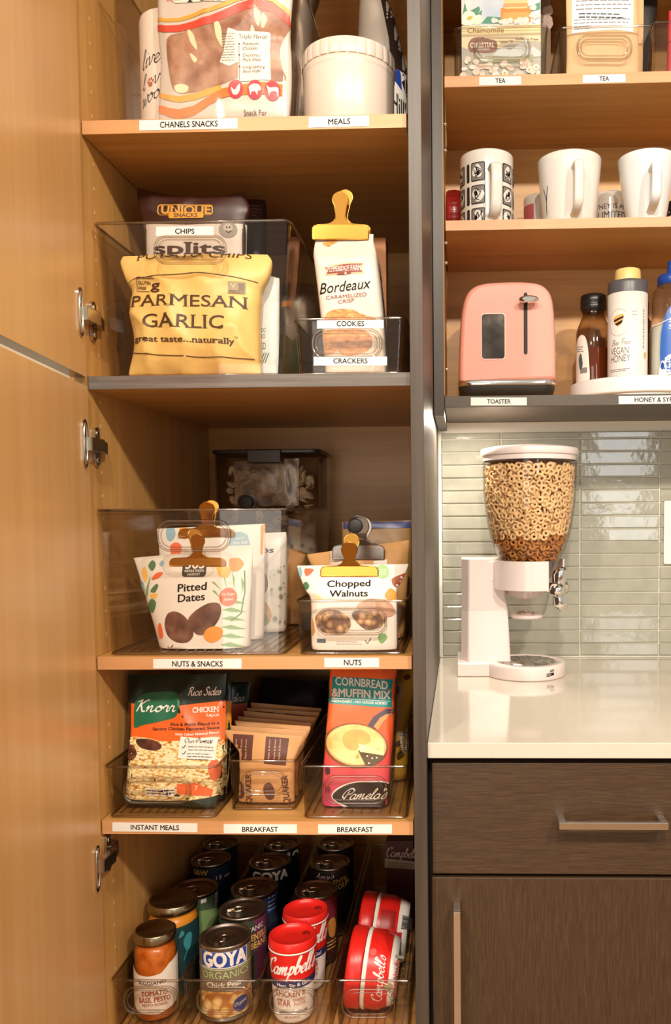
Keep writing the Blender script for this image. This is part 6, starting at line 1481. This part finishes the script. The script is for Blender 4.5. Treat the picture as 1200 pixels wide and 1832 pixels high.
def comic(A, k):
    rd = random.Random(8)
    for x0, x1 in ((k - 41, k - 34), (k - 30, k - 3), (k + 31, k + 58), (k - 76, k - 47), (k + 64, k + 92)):
        for y0, y1 in ((288, 322), (329, 363), (370, 404)):
            A.level(1).rrect(x0, y0, x1, y1, 3, PANEL)
            if x1 - x0 > 20: A.level(2).rrect(x0 + 2, y0 + 2, x1 - 2, y1 - 2, 2, PGY)
    # plain ink swirls stand where the cartoon drawings are
            if x1 - x0 > 20:
                A.level(3).blob([((x0 + x1) / 2 + 13 * math.cos(a_) * rd.uniform(.55, 1.0), (y0 + y1) / 2 + 15 * math.sin(a_) * rd.uniform(.55, 1.0)) for a_ in [j * PI / 4 for j in range(8)]], CER)
                A.level(4)
                for _ in range(3): A.line([(p.x, p.y) for p in spline([(rd.uniform(x0 + 5, x1 - 5), rd.uniform(y0 + 6, y1 - 6), 0) for _k in range(4)], 5)], 1.3, INK)
                A.ell(rd.uniform(x0 + 8, x1 - 8), rd.uniform(y0 + 8, y1 - 10), 3.2, 4.4, INK)
mug('mug with rows of black and white picture panels, left on the middle shelf', 870.5, 285, 93, 92, 1.572, CER, (868, 903), (290, 392), comic, 0.0105)
def ymug(A, k):
    A.line([(k - 62, 324), (k - 55, 348)], 2.0, INK).line([(k - 49, 322), (k - 56, 350), (k - 58, 372)], 2.0, INK)
mug('white mug with a tall black letter Y at its left edge', 1018, 290, 111, 88, 1.572, CER, (1019, 1041), (286, 386), ymug, 0.0085)
mug('plain white tapered mug at the right of the middle shelf', 1156, 286, 100, 62, 1.572, CERB, (1153, 1177), (290, 376), None, 0.0085)
def money(A, k):
    A.text('NEY IS AN', k - 20, k + 36, 372, 9, INK).text('LIMITED', k - 22, k + 34, 389, 12, INK)
mug('white mug with black capital lettering behind the plain mug', 1090, 352, 62, 58, 1.70, CER, None, None, money, handle=False, group='mugs at the back')
def pink(A, k): A.rect(k - 50, 362, k - 12, 400, mat('c9686e', .3))
mug('white mug with a pink patch behind the letter Y mug', 966, 356, 58, 54, 1.70, CER, None, None, pink, handle=False, group='mugs at the back')
def blk(A, k): A.lines(k - 22, k + 10, 374, 390, 3, PALE, 3, 3)
mug('black mug at the right edge behind the plain mug', 1216, 364, 50, 46, 1.70, mat('1c1a1a', .25, name='black_glaze'), None, None, blk, handle=False, group='mugs at the back')
RIB = mat('9a1c1f', 0.3, 0, 0.5, coat=0.3, name='red_glaze')
YD_ = 1.655; zt_ = at(812, 342, YD_).z; Rr = (zt_ - MUG_Z) / 2 - .001; x1_ = at(829, 368, YD_).x; x0_ = at(798, 368, YD_).x
C = Vector((x1_, YD_, MUG_Z + Rr + .0012)); W_ = x1_ - x0_
rs = []; n = 96
for x, f in ((-W_, .80), (-W_ * .98, .93), (-W_ * .86, .985), (-W_ * .5, 1.0), (-W_ * .1, .96), (0.0, .9), (0.0, .3)):
    e = .0012 if f > .85 else 0
    rs.append([C + Vector((x, (Rr * f - (e if j % 3 == 0 else 0)) * math.cos(2 * PI * j / n), (Rr * f - (e if j % 3 == 0 else 0)) * math.sin(2 * PI * j / n))) for j in range(n)])
mb = MB(); mb.rings(rs, RIB, True, True, True); o = mb.build('ribbed_dish'); place(o, Vector((C.x, C.y, MUG_Z + .0005))); tag(o, 'small dark red ribbed dish standing on edge beside the picture mug', 'dish')

# ---- toaster
PINK = mat('f2a898', 0.16, 0, 0.5, coat=0.5, name='toaster_enamel')
BLK = mat('2a2622', 0.45, name='toaster_base_plastic')
ZL = LOW_Z + 0.0005; YT = 1.536
tp = [(820, 681), (820.5, 640), (823, 580), (827, 546), (834, 524), (846, 511), (864, 504.5), (890, 502), (925, 501), (952, 502.5), (970, 507), (983, 518), (990, 536), (993.5, 570), (995.5, 630), (996, 681)]
P3 = [at(x, y, YT) for x, y in tp]; c0 = at(908, 681, YT)
to = thing('toaster', 'glossy pink toaster with chrome lever above the TOASTER label', 'toaster', (c0.x, YT + .09, ZL))
cent = Vector((c0.x, YT, (P3[0].z + P3[8].z) / 2))
rs = []
DT = 0.185
for y, k in ((0.0, .90), (0.0015, .94), (0.006, .975), (0.014, .995), (0.024, 1.0), (DT - .024, 1.0), (DT - .012, .98), (DT - .003, .95), (DT, .90)):
    ring = []
    for p in P3:
        q = cent + (p - cent) * k; q.z = max(q.z, P3[0].z) if p.z <= P3[0].z + 1e-5 else q.z
        if abs(p.z - P3[0].z) < 0.002: q.z = p.z
        ring.append(Vector((q.x, YT + y, q.z)))
    rs.append(ring)
sm = [[Vector(v) for v in spline([tuple(p) for p in r], 4)] for r in rs]
mb = MB(); mb.rings(sm, PINK, True, True, True); mb.build('housing', to)
x0, x1 = P3[0].x, P3[-1].x; zc = P3[0].z; zk = at(908, 688.5, YT).z; xm = (x0 + x1) / 2; hw = (x1 - x0) / 2
def trg(w, d, z, r): return [Vector((xm + p, YT + DT / 2 + q, z)) for p, q in rrect(w, d, r, 6)]
mb = MB(); mb.rings([trg(hw * .99, DT / 2 + .0004, zk, .024), trg(hw * 1.004, DT / 2 + .001, zk + .0012, .024), trg(hw * 1.004, DT / 2 + .001, zc - .0005, .024), trg(hw * .99, DT / 2, zc + .0006, .024)], CHROME, True, True, True); mb.build('chrome_band', to)
mb = MB(); mb.rings([trg(hw * .90, DT / 2 - .012, ZL + .0035, .024), trg(hw * .95, DT / 2 - .005, ZL + .006, .024), trg(hw * .985, DT / 2 - .001, zk - .006, .024), trg(hw * .99, DT / 2, zk, .024)], BLK, True, True, True); mb.build('base', to)
for sx in (-1, 1):
    for sy in (-1, 1):
        mb = MB(); mb.lathe([(0, 0), (.007, 0), (.007, .004), (0, .004)], Vector((xm + sx * hw * .7, YT + DT / 2 + sy * DT * .32, ZL)), BLK, 14); mb.build('foot', to)
def onface(x, y, d=0.0): p = at(x, y, YT); return Vector((p.x, YT - d, p.z))
def face_panel(name, x0, y0, x1, y1, r, m, th, parent):
    mb = MB(); a, b = onface(x0, y0), onface(x1, y1); w, h = (b.x - a.x) / 2, (a.z - b.z) / 2
    mb.prism(rrect(w, h, r), Vector(((a.x + b.x) / 2, YT - .0002, (a.z + b.z) / 2)), Vector((1, 0, 0)), Vector((0, 0, 1)), Vector((0, -th, 0)), m); return mb.build(name, parent)
face_panel('window_rim', 859.5, 560.5, 904.5, 643.5, .006, mat('f7c4b6', .2, name='pink_edge'), .0007, to)
SCR = pic_mat('dark_glass_smears', ((0.35, '35302d'), (0.6, '4d4743'), (0.8, '7a736c')), 28, 'NOISE', 0.12, 0.0)
face_panel('window', 861.5, 562.5, 902.5, 641.5, .005, SCR, .0011, to)
face_panel('lever_slot', 936.5, 523.5, 943.5, 634, .0034, mat('140d0b', .6, name='slot_dark'), .0006, to)
lc = onface(944, 540)
mb = MB()
rs = []
for y, k in ((0.004, .2), (-0.004, .35), (-.010, .9), (-.016, 1.0), (-.022, .92), (-.0235, .6)):
    rs.append([Vector((lc.x + .0185 * k * math.cos(2 * PI * j / 24), YT + y, lc.z + .0066 * k * math.sin(2 * PI * j / 24))) for j in range(24)])
mb.rings(rs, CHROME, True, True, True); mb.build('lever', to)

# ---- turntable and bottles
WPL = mat('efeeec', 0.3, name='white_plastic')
TC = Vector((at(1018, 690, 1.640).x + .127, 1.640, ZL)); RT = 0.127
tt = thing('turntable', 'white round turntable carrying the honey and syrup bottles', 'turntable', TC)
zr = at(1018, 690, 1.640).z
mb = MB(); mb.lathe([(0, 0), (RT * .93, 0), (RT * .95, .002), (RT * .95, .0045), (0, .0045)], TC, WPL, 72); mb.build('base_ring', tt)
hT = at(1150, 670, TC.y - RT).z - ZL
mb = MB(); mb.lathe([(0, .0052), (RT * .97, .0052), (RT * 1.0, .007), (RT * 1.0, .010), (RT * .975, hT - .002), (RT * .968, hT), (RT * .955, hT - .002), (RT * .965, .0085), (0, .0085)], TC, WPL, 72); mb.build('tray', tt)
ZK = ZL + 0.0088
def bottle_root(label, cx, Y, nm='bottle'):
    p = at(cx, 660, Y); return thing(nm, label, 'bottle', (p.x, Y, ZK), 'bottles on the turntable'), Vector((p.x, Y, ZK))
def zat(cx, y, Y): return at(cx, y, Y).z - ZK
# honey in glass
Y = 1.650; rt, C = bottle_root('glass bottle half full of amber honey with black cap', 1061, Y, 'honey_bottle'); R_ = 30 / F * Y
zc1, zc0 = zat(1064, 529, Y), zat(1064, 557, Y); zs = zat(1061, 590, Y); zn = zat(1061, 568, Y)
mb = MB(); pf = [(0, 0), (R_ * .95, 0), (R_, .004), (R_, zs - .006), (R_ * .9, zs + .004), (R_ * .66, zn), (R_ * .62, zn + .003), (R_ * .64, zc0)]; mb.lathe(pf, C, clear_mat('smoky_glass', 'd6c6b0', '6a5844', 0.06), 48); mb.build('glass_body', rt)
hz = zat(1061, 626, Y); mb = MB(); mb.lathe([(0, .002), (R_ * .92, .002), (R_ - .002, .006), (R_ - .002, hz), (0, hz)], C, mat('8a4412', 0.18, name='honey_amber'), 48); mb.build('honey', rt)
mb = MB(); mb.lathe([(R_ * .70, zc0 - .001), (R_ * .74, zc0), (R_ * .76, zc0 + .010), (R_ * .72, zc0 + .012), (R_ * .76, zc0 + .014), (R_ * .74, zc1 - .002), (R_ * .66, zc1), (0, zc1)], C, mat('1b1a19', .3, name='black_cap'), 40); mb.build('cap', rt)
cn = Can(C, [(R_ + .0004, .004), (R_ + .0004, zs - .008)]); A = Art(cn); k = cn.xc
A.blob([(k - 40, 690), (k - 40, 620), (k - 33, 602), (k - 22, 597), (k - 13, 606), (k - 8, 640), (k - 9, 690)], mat('f0e6dc', .5)).level(2).lines(k - 36, k - 18, 616, 624, 3, PGY, 2.6, 3, .1).rect(k - 26, 656, k - 11, 666, mat('8a827a', .5)).blob([(k - 30, 640), (k - 24, 630), (k - 20, 650), (k - 26, 660)], mat('4a5a5a', .5))
mb = MB(); A.into(mb); mb.build('paper_label', rt)
# white vegan honey bottle
Y = 1.590; rt, C = bottle_root('white squeeze bottle of vegan honey with yellow cap', 1122, Y, 'honey_bottle'); R_ = 34.5 / F * Y
zb_, zs = zat(1122, 520, Y - R_), zat(1122, 506, Y)
pf = [(R_ * .96, .0), (R_, .003), (R_, zb_)]
mb = MB(); mb.lathe([(0, 0)] + pf + [(0, zb_)], C, mat('efe9e2', .35, name='white_bottle'), 56)
cn = Can(C, pf); A = Art(cn); k = cn.xc; GRYT = mat('7a726c', .5)
A.ring(k - 17, 575, 20, 24, 1.0, mat('c9b9a6', .5), a0=20, a1=320).blob([(k - 26, 565), (k - 8, 561), (k - 9, 574), (k - 17, 582), (k - 25, 575)], mat('f0bc6a', .45))
A.level(2).poly([(k - 26, 570), (k - 7, 564), (k - 7, 568), (k - 25, 574)], mat('3a1a10', .45)).poly([(k - 24, 577), (k - 8, 571), (k - 10, 577), (k - 19, 581)], mat('3a1a10', .45))
A.script('Bee Free', k - 30, k + 6, 616, 5, 1.0, GRYT, 615).text('VEGAN', k - 33, k + 2, 632, 12.5, GRYT, 632).text('HONEY', k - 33, k + 5, 646, 12.5, GRYT, 646).lines(k - 34, k + 6, 659, 662, 2, GRYT, 1.8, 4)
for y in (556, 562): A.lines(k + 8, k + 18, y, y + 1, 2, mat('b9b0a8', .5), 1.6, 3)
A.textv('INGREDIENTS', k + 34, 622, 552, 4, GRYT, k + 34).ell(k + 37, 634, 4, 6, mat('d9b26a', .5)).into(mb); mb.build('body', rt)
mb = MB(); mb.lathe([(R_ * 1.0, zb_ + .0003), (R_ * 1.0, zs - .006), (R_ * .97, zs - .001), (R_ * .8, zs), (R_ * .66, zs + .002), (0, zs + .002)], C, mat('5a585c', .35, name='grey_shoulder'), 56); mb.build('shoulder', rt)
zc = zat(1122, 483, Y); CAPY = mat('e8cf82', .35, name='pale_yellow_cap')
mb = MB(); mb.lathe([(R_ * .66, zs + .0022), (R_ * .66, zs + .004), (R_ * .64, zc - .004), (R_ * .60, zc - .001), (R_ * .52, zc), (R_ * .48, zc - .003), (0, zc - .003)], C, CAPY, 48); mb.build('cap', rt)
# clear bottle with a blue cap
Y = 1.600; rt, C = bottle_root('clear syrup bottle with blue label and blue spout cap', 1200, Y, 'syrup_bottle'); R_ = 38 / F * Y
z0, z1, z2, z3 = zat(1195, 575, Y), zat(1195, 512, Y), zat(1195, 493, Y), zat(1200, 468, Y)
mb = MB(); mb.lathe([(0, 0), (R_ * .94, 0), (R_, .004), (R_ * .98, z0 - .02), (R_ * .92, z0), (R_ * .84, z0 + .012), (R_ * .88, z0 + .028), (R_ * .84, z1 - .012), (R_ * .62, z1)], C, GLASS, 48); mb.build('body', rt)
mb = MB(); mb.lathe([(0, .002), (R_ * .9, .002), (R_ - .003, .006), (R_ * .98 - .003, z0 - .012), (0, z0 - .012)], C, mat('d9dcd2', 0.12, name='clear_syrup'), 48); mb.build('syrup', rt)
BCAP = mat('1f479c', .3, name='blue_cap')
mb = MB(); mb.lathe([(R_ * .60, z1 + .0003), (R_ * .64, z1 + .001), (R_ * .64, z2 - .004), (R_ * .55, z2), (R_ * .22, z2 + .004), (R_ * .17, z3 - .006), (R_ * .2, z3 - .004), (R_ * .18, z3), (0, z3)], C, BCAP, 40); mb.build('cap', rt)
cn = Can(C, [(R_ + .0006, .002), (R_ * .98 + .0006, z0 - .02), (R_ * .93 + .0006, z0), (R_ * .89 + .0006, z0 + .028)]); A = Art(cn); k = cn.xc; LB = mat('3a6cc4', .35); LBD = mat('2a56ac', .35)
A.blob([(k - 20, 640), (k - 18, 590), (k - 8, 555), (k + 10, 542), (k + 40, 545), (k + 60, 600), (k + 60, 660), (k - 10, 660)], LB).poly([(k - 22, 660), (k - 18, 645), (k - 4, 634), (k + 20, 630), (k + 60, 630), (k + 60, 670), (k - 22, 670)], LBLUE)
A.level(2).ell(k + 8, 556, 10, 8, LBLUE).text('SUGAR', k - 4, k + 36, 576, 8, LBLUE, bold=0.03).text('SYRUP', k - 4, k + 36, 588, 8, LBLUE, bold=0.03).line([(k - 42, 577), (k - 20, 576), (k - 4, 570)], 1.2, LBLUE).blob([(k - 16, 646), (k - 12, 652), (k - 15, 660), (k - 19, 654)], LBD).lines(k - 8, k + 30, 648, 664, 4, LBD, 2.6, 3).text('CAN', k, k + 20, 630, 5, LBLUE)
mb = MB(); A.into(mb); mb.build('label', rt)
# dark bottle behind
Y = 1.700; rt, C = bottle_root('dark bottle hidden behind the white vegan honey bottle', 1143, Y, 'syrup_bottle'); R_ = 20 / F * Y
z0, z1 = zat(1143, 566, Y), zat(1143, 543, Y)
mb = MB(); mb.lathe([(0, 0), (R_, .001), (R_, z0 - .012), (R_ * .7, z0)], C, mat('33221a', .25, name='dark_syrup'), 36); mb.build('body', rt)
mb = MB(); mb.lathe([(R_ * .8, z0 + .0003), (R_ * .8, z1), (0, z1)], C, mat('1b1a19', .3, name='black_cap'), 30); mb.build('cap', rt)
# ------------------------------------------------------------------ cereal dispenser on the counter
DW = mat('e9d9d4', 0.28, 0, 0.5, coat=0.2, name='dispenser_plastic')
ZD = CTR_Z + 0.0005; YD = 1.600
def zz(y, Y=YD): return at(947, y, Y).z
ds = thing('cereal_dispenser', 'white cereal dispenser with chrome turning knob on the counter', 'cereal dispenser', (at(940, 1190, YD).x, YD, ZD))
xc = at(947, 900, YD).x
C0 = Vector((xc, YD, 0))
R_ = 82.5 / F * YD
# container profile from the photo: half widths at heights
prof = []
for y, hw in ((1004, 52), (996, 56), (985, 62), (965, 69), (940, 75), (910, 79.5), (880, 82), (850, 83), (826, 83.5)):
    prof.append((hw / F * YD, zz(y)))
inner = [(r - .0022, z) for r, z in prof]
mb = MB(); mb.lathe(prof, C0, GLASS, 64, None, False); mb.build('container', ds)
def lw(*hy): return [(h / F * YD, zz(y)) for h, y in hy]
mb = MB()
for seg in (lw((82.2, 825), (82.6, 816)), lw((82.6, 816), (85.2, 815.5)), lw((85.2, 815.5), (86.2, 813), (86.2, 806.5), (85, 804)), lw((85, 804), (70, 800.5), (45, 798), (20, 796.6), (0.5, 796.4))): mb.lathe(seg, C0, DW, 64, None, False)
mb.lathe([(80.5 / F * YD, zz(824)), (80.5 / F * YD, zz(818)), (0.0, zz(818))], C0, DW, 48, None, False); mb.build('lid', ds)
# collar that holds the container, open towards the right where the knob sits
zt, zb_ = zz(1001), zz(1052)
Rc = 64 / F * YD
def arc_wall(r0, r1, a0, a1, z0, z1, n=40):
    rs = []
    for k in range(n + 1):
        a = math.radians(a0 + (a1 - a0) * k / n); u = Vector((math.cos(a), math.sin(a), 0))
        rs.append([C0 + u * r0 + Vector((0, 0, z0)), C0 + u * r1 + Vector((0, 0, z0)), C0 + u * r1 + Vector((0, 0, z1)), C0 + u * r0 + Vector((0, 0, z1))])
    return rs
mb = MB()
rs = arc_wall(Rc - .003, Rc, 10, 296, zb_, zt)
n4 = len(rs)
for j in range(4):
    A_ = [r[j] for r in rs]; B_ = [r[(j + 1) % 4] for r in rs]
    mb.add(A_ + B_, [(i, i + 1, n4 + i + 1, n4 + i) for i in range(n4 - 1)], DW, True)
mb.add(rs[0], [(0, 1, 2, 3)], DW); mb.add(rs[-1], [(3, 2, 1, 0)], DW)
mb.lathe([(Rc - .003, zb_ + .001), (22 / F * YD, zb_ + .001)], C0, DW, 48, None, False)
mb.build('collar', ds)
# tapering throat inside the collar, full of cereal
mb = MB(); mb.lathe([(43 / F * YD, zz(1007)), (38 / F * YD, zz(1030)), (24 / F * YD, zz(1050))], C0, GLASS, 40, None, False); mb.build('throat', ds)
# chute and clear cup below
mb = MB(); mb.lathe([(38 / F * YD, zz(1053)), (40 / F * YD, zz(1066)), (35 / F * YD, zz(1088)), (30 / F * YD, zz(1099))], C0 + Vector((-.006, -.002, 0)), GLASS, 48, None, False); mb.build('cup', ds)
mb = MB(); mb.lathe([(28 / F * YD, zz(1098)), (29 / F * YD, zz(1101)), (27 / F * YD, zz(1105)), (0, zz(1105))], C0 + Vector((-.006, -.002, 0)), DW, 40, None, False); mb.lathe([(0, zz(1097)), (28 / F * YD, zz(1098))], C0 + Vector((-.006, -.002, 0)), DW, 40, None, False); mb.build('cup_ring', ds)
mb = MB(); mb.lathe([(34 / F * YD, zz(1054)), (32 / F * YD, zz(1064)), (10 / F * YD, zz(1072)), (0, zz(1072))], C0 + Vector((-.008, .004, 0)), mat('d9c8c2', .4, name='paddle_plastic'), 40, None, False); mb.build('paddle', ds)
# post at the left back
zf = zz(1166)
post = [(-.104, .050), (-.104, -.012), (-.070, -.030), (-.040, -.010), (-.040, .050)]
px0 = at(826, 1100, 1.60).x
def P2(x, y, Y): p = at(x, y, Y); return p
mb = MB()
YA = 1.600
# side profile of the post, front edge slanting: built as a loft of footprints
def foot_ring(z, xl, xr, yf, yb_, ch):
    return [Vector((xl, yb_, z)), Vector((xl, yf + ch, z)), Vector((xl + ch * .7, yf, z)), Vector((xr, yf + ch * .4, z)), Vector((xr, yb_, z))]
xl0 = at(825, 1090, 1.60).x; xr0 = at(912, 1090, 1.60).x
zA, zB, zC, zDd = ZD + .026, zz(1092), zz(1044), zz(1000)
rs = [foot_ring(zA, xl0 - .001, xr0, 1.572, 1.680, .02), foot_ring(zB, xl0, xr0 - .004, 1.588, 1.680, .02), foot_ring(zC, xl0 + .001, xr0 - .010, 1.588, 1.680, .02), foot_ring(zDd, xl0 + .001, xr0 - .016, 1.588, 1.680, .02)]
mb.rings(rs, DW, True, True, False); mb.build('post', ds, 0.003, 3)
mb = MB(); xa = at(850, 1020, 1.60).x
mb.box(xa, C0.x - Rc * .75, 1.592, 1.640, zz(1040), zz(1003), DW); mb.build('arm', ds, 0.002)
# foot: block under the post and round drip stand
xf = at(818, 1180, 1.60).x
fx = at(939, 1190, YD).x; Rf = 71 / F * (YD - .02)
zfoot = at(939, 1166, YD - .02).z
FC = Vector((fx, YD - .012, 0))
mb = MB(); mb.box(xf, fx - Rf * .70, 1.562, 1.690, ZD, ZD + .026, DW); mb.build('foot_block', ds, 0.002)
mb = MB(); mb.lathe([(0, ZD), (Rf * .985, ZD), (Rf, ZD + .002), (Rf, ZD + .022), (Rf * .985, ZD + .0255), (Rf * .96, ZD + .0262), (Rf * .78, ZD + .0262), (Rf * .77, ZD + .0245), (0, ZD + .0245)], FC, DW, 64, None, False)
fpf = [(Rf, ZD + .001), (Rf, ZD + .023)]
cn = Can(FC, [(r, z) for r, z in fpf]); A = Art(cn); 
xk, zk0 = at(991, 1190, YD - .05), None
def onfoot(x, z): return (cn.xc + x, cn.yb - (z) * 1.0)
kk = (cn.k or 950)
def M(x, z): return (cn.xc + x * kk / 1000, cn.yb - (ZD + z / 1000) * kk)
A.poly([M(40, 7), M(57, 9), M(57, 14), M(40, 13)], INK).poly([M(48, 15), M(57, 16), M(57, 20), M(48, 19)], INK).level(2).text('RETRO', M(41, 9)[0], M(50, 9)[0], M(41, 9)[1], 3, DW).text('ZEV', M(49, 16.4)[0], M(56, 16.4)[0], M(49, 16.4)[1], 2.4, DW).into(mb)
mb.build('drip_stand', ds)
mb = MB(); mb.lathe([(0, ZD + .0248), (Rf * .755, ZD + .0248), (Rf * .755, ZD + .0258), (0, ZD + .0262)], FC, mat('b9b2a8', .28, 0.8, name='brushed_plate'), 56, None, False)
HOLE = mat('241f1b', .6, name='drain_hole')
for ring, n in ((.28, 6), (.52, 10), (.70, 14)):
    for j in range(n):
        a = 2 * PI * (j + .3 * ring) / n; q = FC + Vector((Rf * ring * math.cos(a), Rf * ring * math.sin(a), ZD + .02635)); s_ = .0026
        mb.add([q + Vector((-s_, -s_ * .7, 0)), q + Vector((s_, -s_ * .7, 0)), q + Vector((s_, s_ * .7, 0)), q + Vector((-s_, s_ * .7, 0))], [(0, 1, 2, 3)], HOLE)
mb.build('drip_plate', ds)
# knob: three chrome lobes on an axle that leaves the collar at its right front
kc = at(999, 1053, YD - .052)
ax = Vector((.90, -.43, 0)).normalized(); sd = Vector((ax.y, -ax.x, 0)) * -1
mb = MB()
mb.tube([kc - ax * .034, kc - ax * .020, kc - ax * .010, kc + ax * .002], [.005, .0095, .0115, .009], CHROME, 16)
for th in (95, 275, 185, 5):
    a = math.radians(th); d = sd * math.cos(a) + Vector((0, 0, 1)) * math.sin(a); L = .0385 if th in (95, 275) else .022
    pts = [kc, kc + d * L * .35 + ax * .001, kc + d * L * .7 + ax * .003, kc + d * L * .95 + ax * .0035, kc + d * L]
    mb.tube(pts, [.0125, .0125, .0145, .0115, .005], CHROME, 14)
mb.build('knob', ds)
mb = MB(); mb.tube([kc - ax * .047, kc - ax * .033], .004, mat('3a332f', .4, name='axle_dark'), 12); mb.build('axle', ds)
# cereal rings against the clear wall
CER2 = mat('b9793a', 0.6, name='oat_ring_dark', vary=0.25, vscale=70)
CER1 = mat('ecc590', 0.6, name='oat_ring', vary=0.22, vscale=70)
rd = random.Random(21); mb = MB()
def oat(c, nrm, R1, r1, m=None):
    z = Vector(nrm).normalized(); x = z.orthogonal().normalized(); y = z.cross(x); rs = []
    for i in range(12):
        a = 2 * PI * i / 12; u = x * math.cos(a) + y * math.sin(a)
        rs.append([c + u * (R1 + r1 * math.cos(2 * PI * j / 6)) + z * (r1 * 0.9 * math.sin(2 * PI * j / 6)) for j in range(6)])
    mb.rings(rs, m or CER1, False, False, True, True)
z0, z1 = zz(1003), zz(827)
def rin(z):
    for (r0, a), (r1, b) in zip(inner, inner[1:]):
        if a <= z <= b: return r0 + (r1 - r0) * (z - a) / (b - a)
    return inner[0][0]
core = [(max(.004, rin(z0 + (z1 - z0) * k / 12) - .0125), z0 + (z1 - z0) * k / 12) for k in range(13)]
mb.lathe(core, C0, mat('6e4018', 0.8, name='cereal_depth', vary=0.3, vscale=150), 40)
placed = []
tries = 0
zc_, nrow = z0 + .002, 0
for layer in (0, 1):
    z = z0 + .007 + layer * .004
    while z < z1 - .006:
        r = rin(z) - .006 - layer * .006; n = int(PI * r / .0112)
        for j in range(n):
            a = PI + PI * (j + rd.uniform(-.35, .35) + .5 * (nrow % 2)) / n
            zz_ = z + rd.uniform(-.0025, .0025); u = Vector((math.cos(a), math.sin(a), 0))
            nr = (u + Vector((rd.uniform(-.3, .3), rd.uniform(-.3, .3), rd.uniform(-.3, .3)))) if rd.random() < .42 else Vector((rd.uniform(-1, 1), rd.uniform(-1, 1), rd.uniform(-1, 1)))
            if nr.length < .2: nr = Vector((0, 0, 1))
            nr.normalize(); R1 = rd.uniform(.0044, .0052); r1 = R1 * .52
            ext = R1 * math.sqrt(max(0, 1 - nr.dot(u) ** 2)) + r1
            ri = min(rin(zz_ - .004), rin(zz_ + .004)) - ext - .0008 - layer * .0055
            oat(C0 + u * ri + Vector((0, 0, zz_)), nr, R1, r1, CER2 if zz_ < zz(958) + rd.uniform(-.006, .006) else None)
        z += .0098; nrow += 1
for k in range(60):
    zq = rd.uniform(zz(1040), zz(1012)); f = (zq - zz(1050)) / (zz(1003) - zz(1050)); r = (24 + 20 * f) / F * YD - .0085
    a = rd.uniform(PI, 2 * PI + .3); oat(C0 + Vector((max(r, .001) * math.cos(a), max(r, .001) * math.sin(a), zq)), (rd.uniform(-1, 1), rd.uniform(-1, 1), rd.uniform(-1, 1) + .01), .0040, .0018, CER2)
o = mb.build('oat_rings'); place(o, Vector((C0.x, C0.y, z0))); tag(o, 'golden oat cereal rings filling the clear dispenser', 'cereal', None, 'stuff')
CRUMB = mat('8a5a3c', .7, name='crumb'); mb = MB()
for k in range(26):
    c = C0 + Vector((-.006 + rd.uniform(-.02, .02), rd.uniform(-.02, .016), zz(1097) + .0012)); s_ = rd.uniform(.0006, .0014)
    mb.box(c.x - s_, c.x + s_, c.y - s_, c.y + s_, c.z - .001, c.z + s_, CRUMB)
o = mb.build('crumbs'); place(o, Vector((C0.x, C0.y, zz(1097)))); tag(o, 'brown cereal crumbs in the small clear cup under the spout', 'crumbs', None, 'stuff')
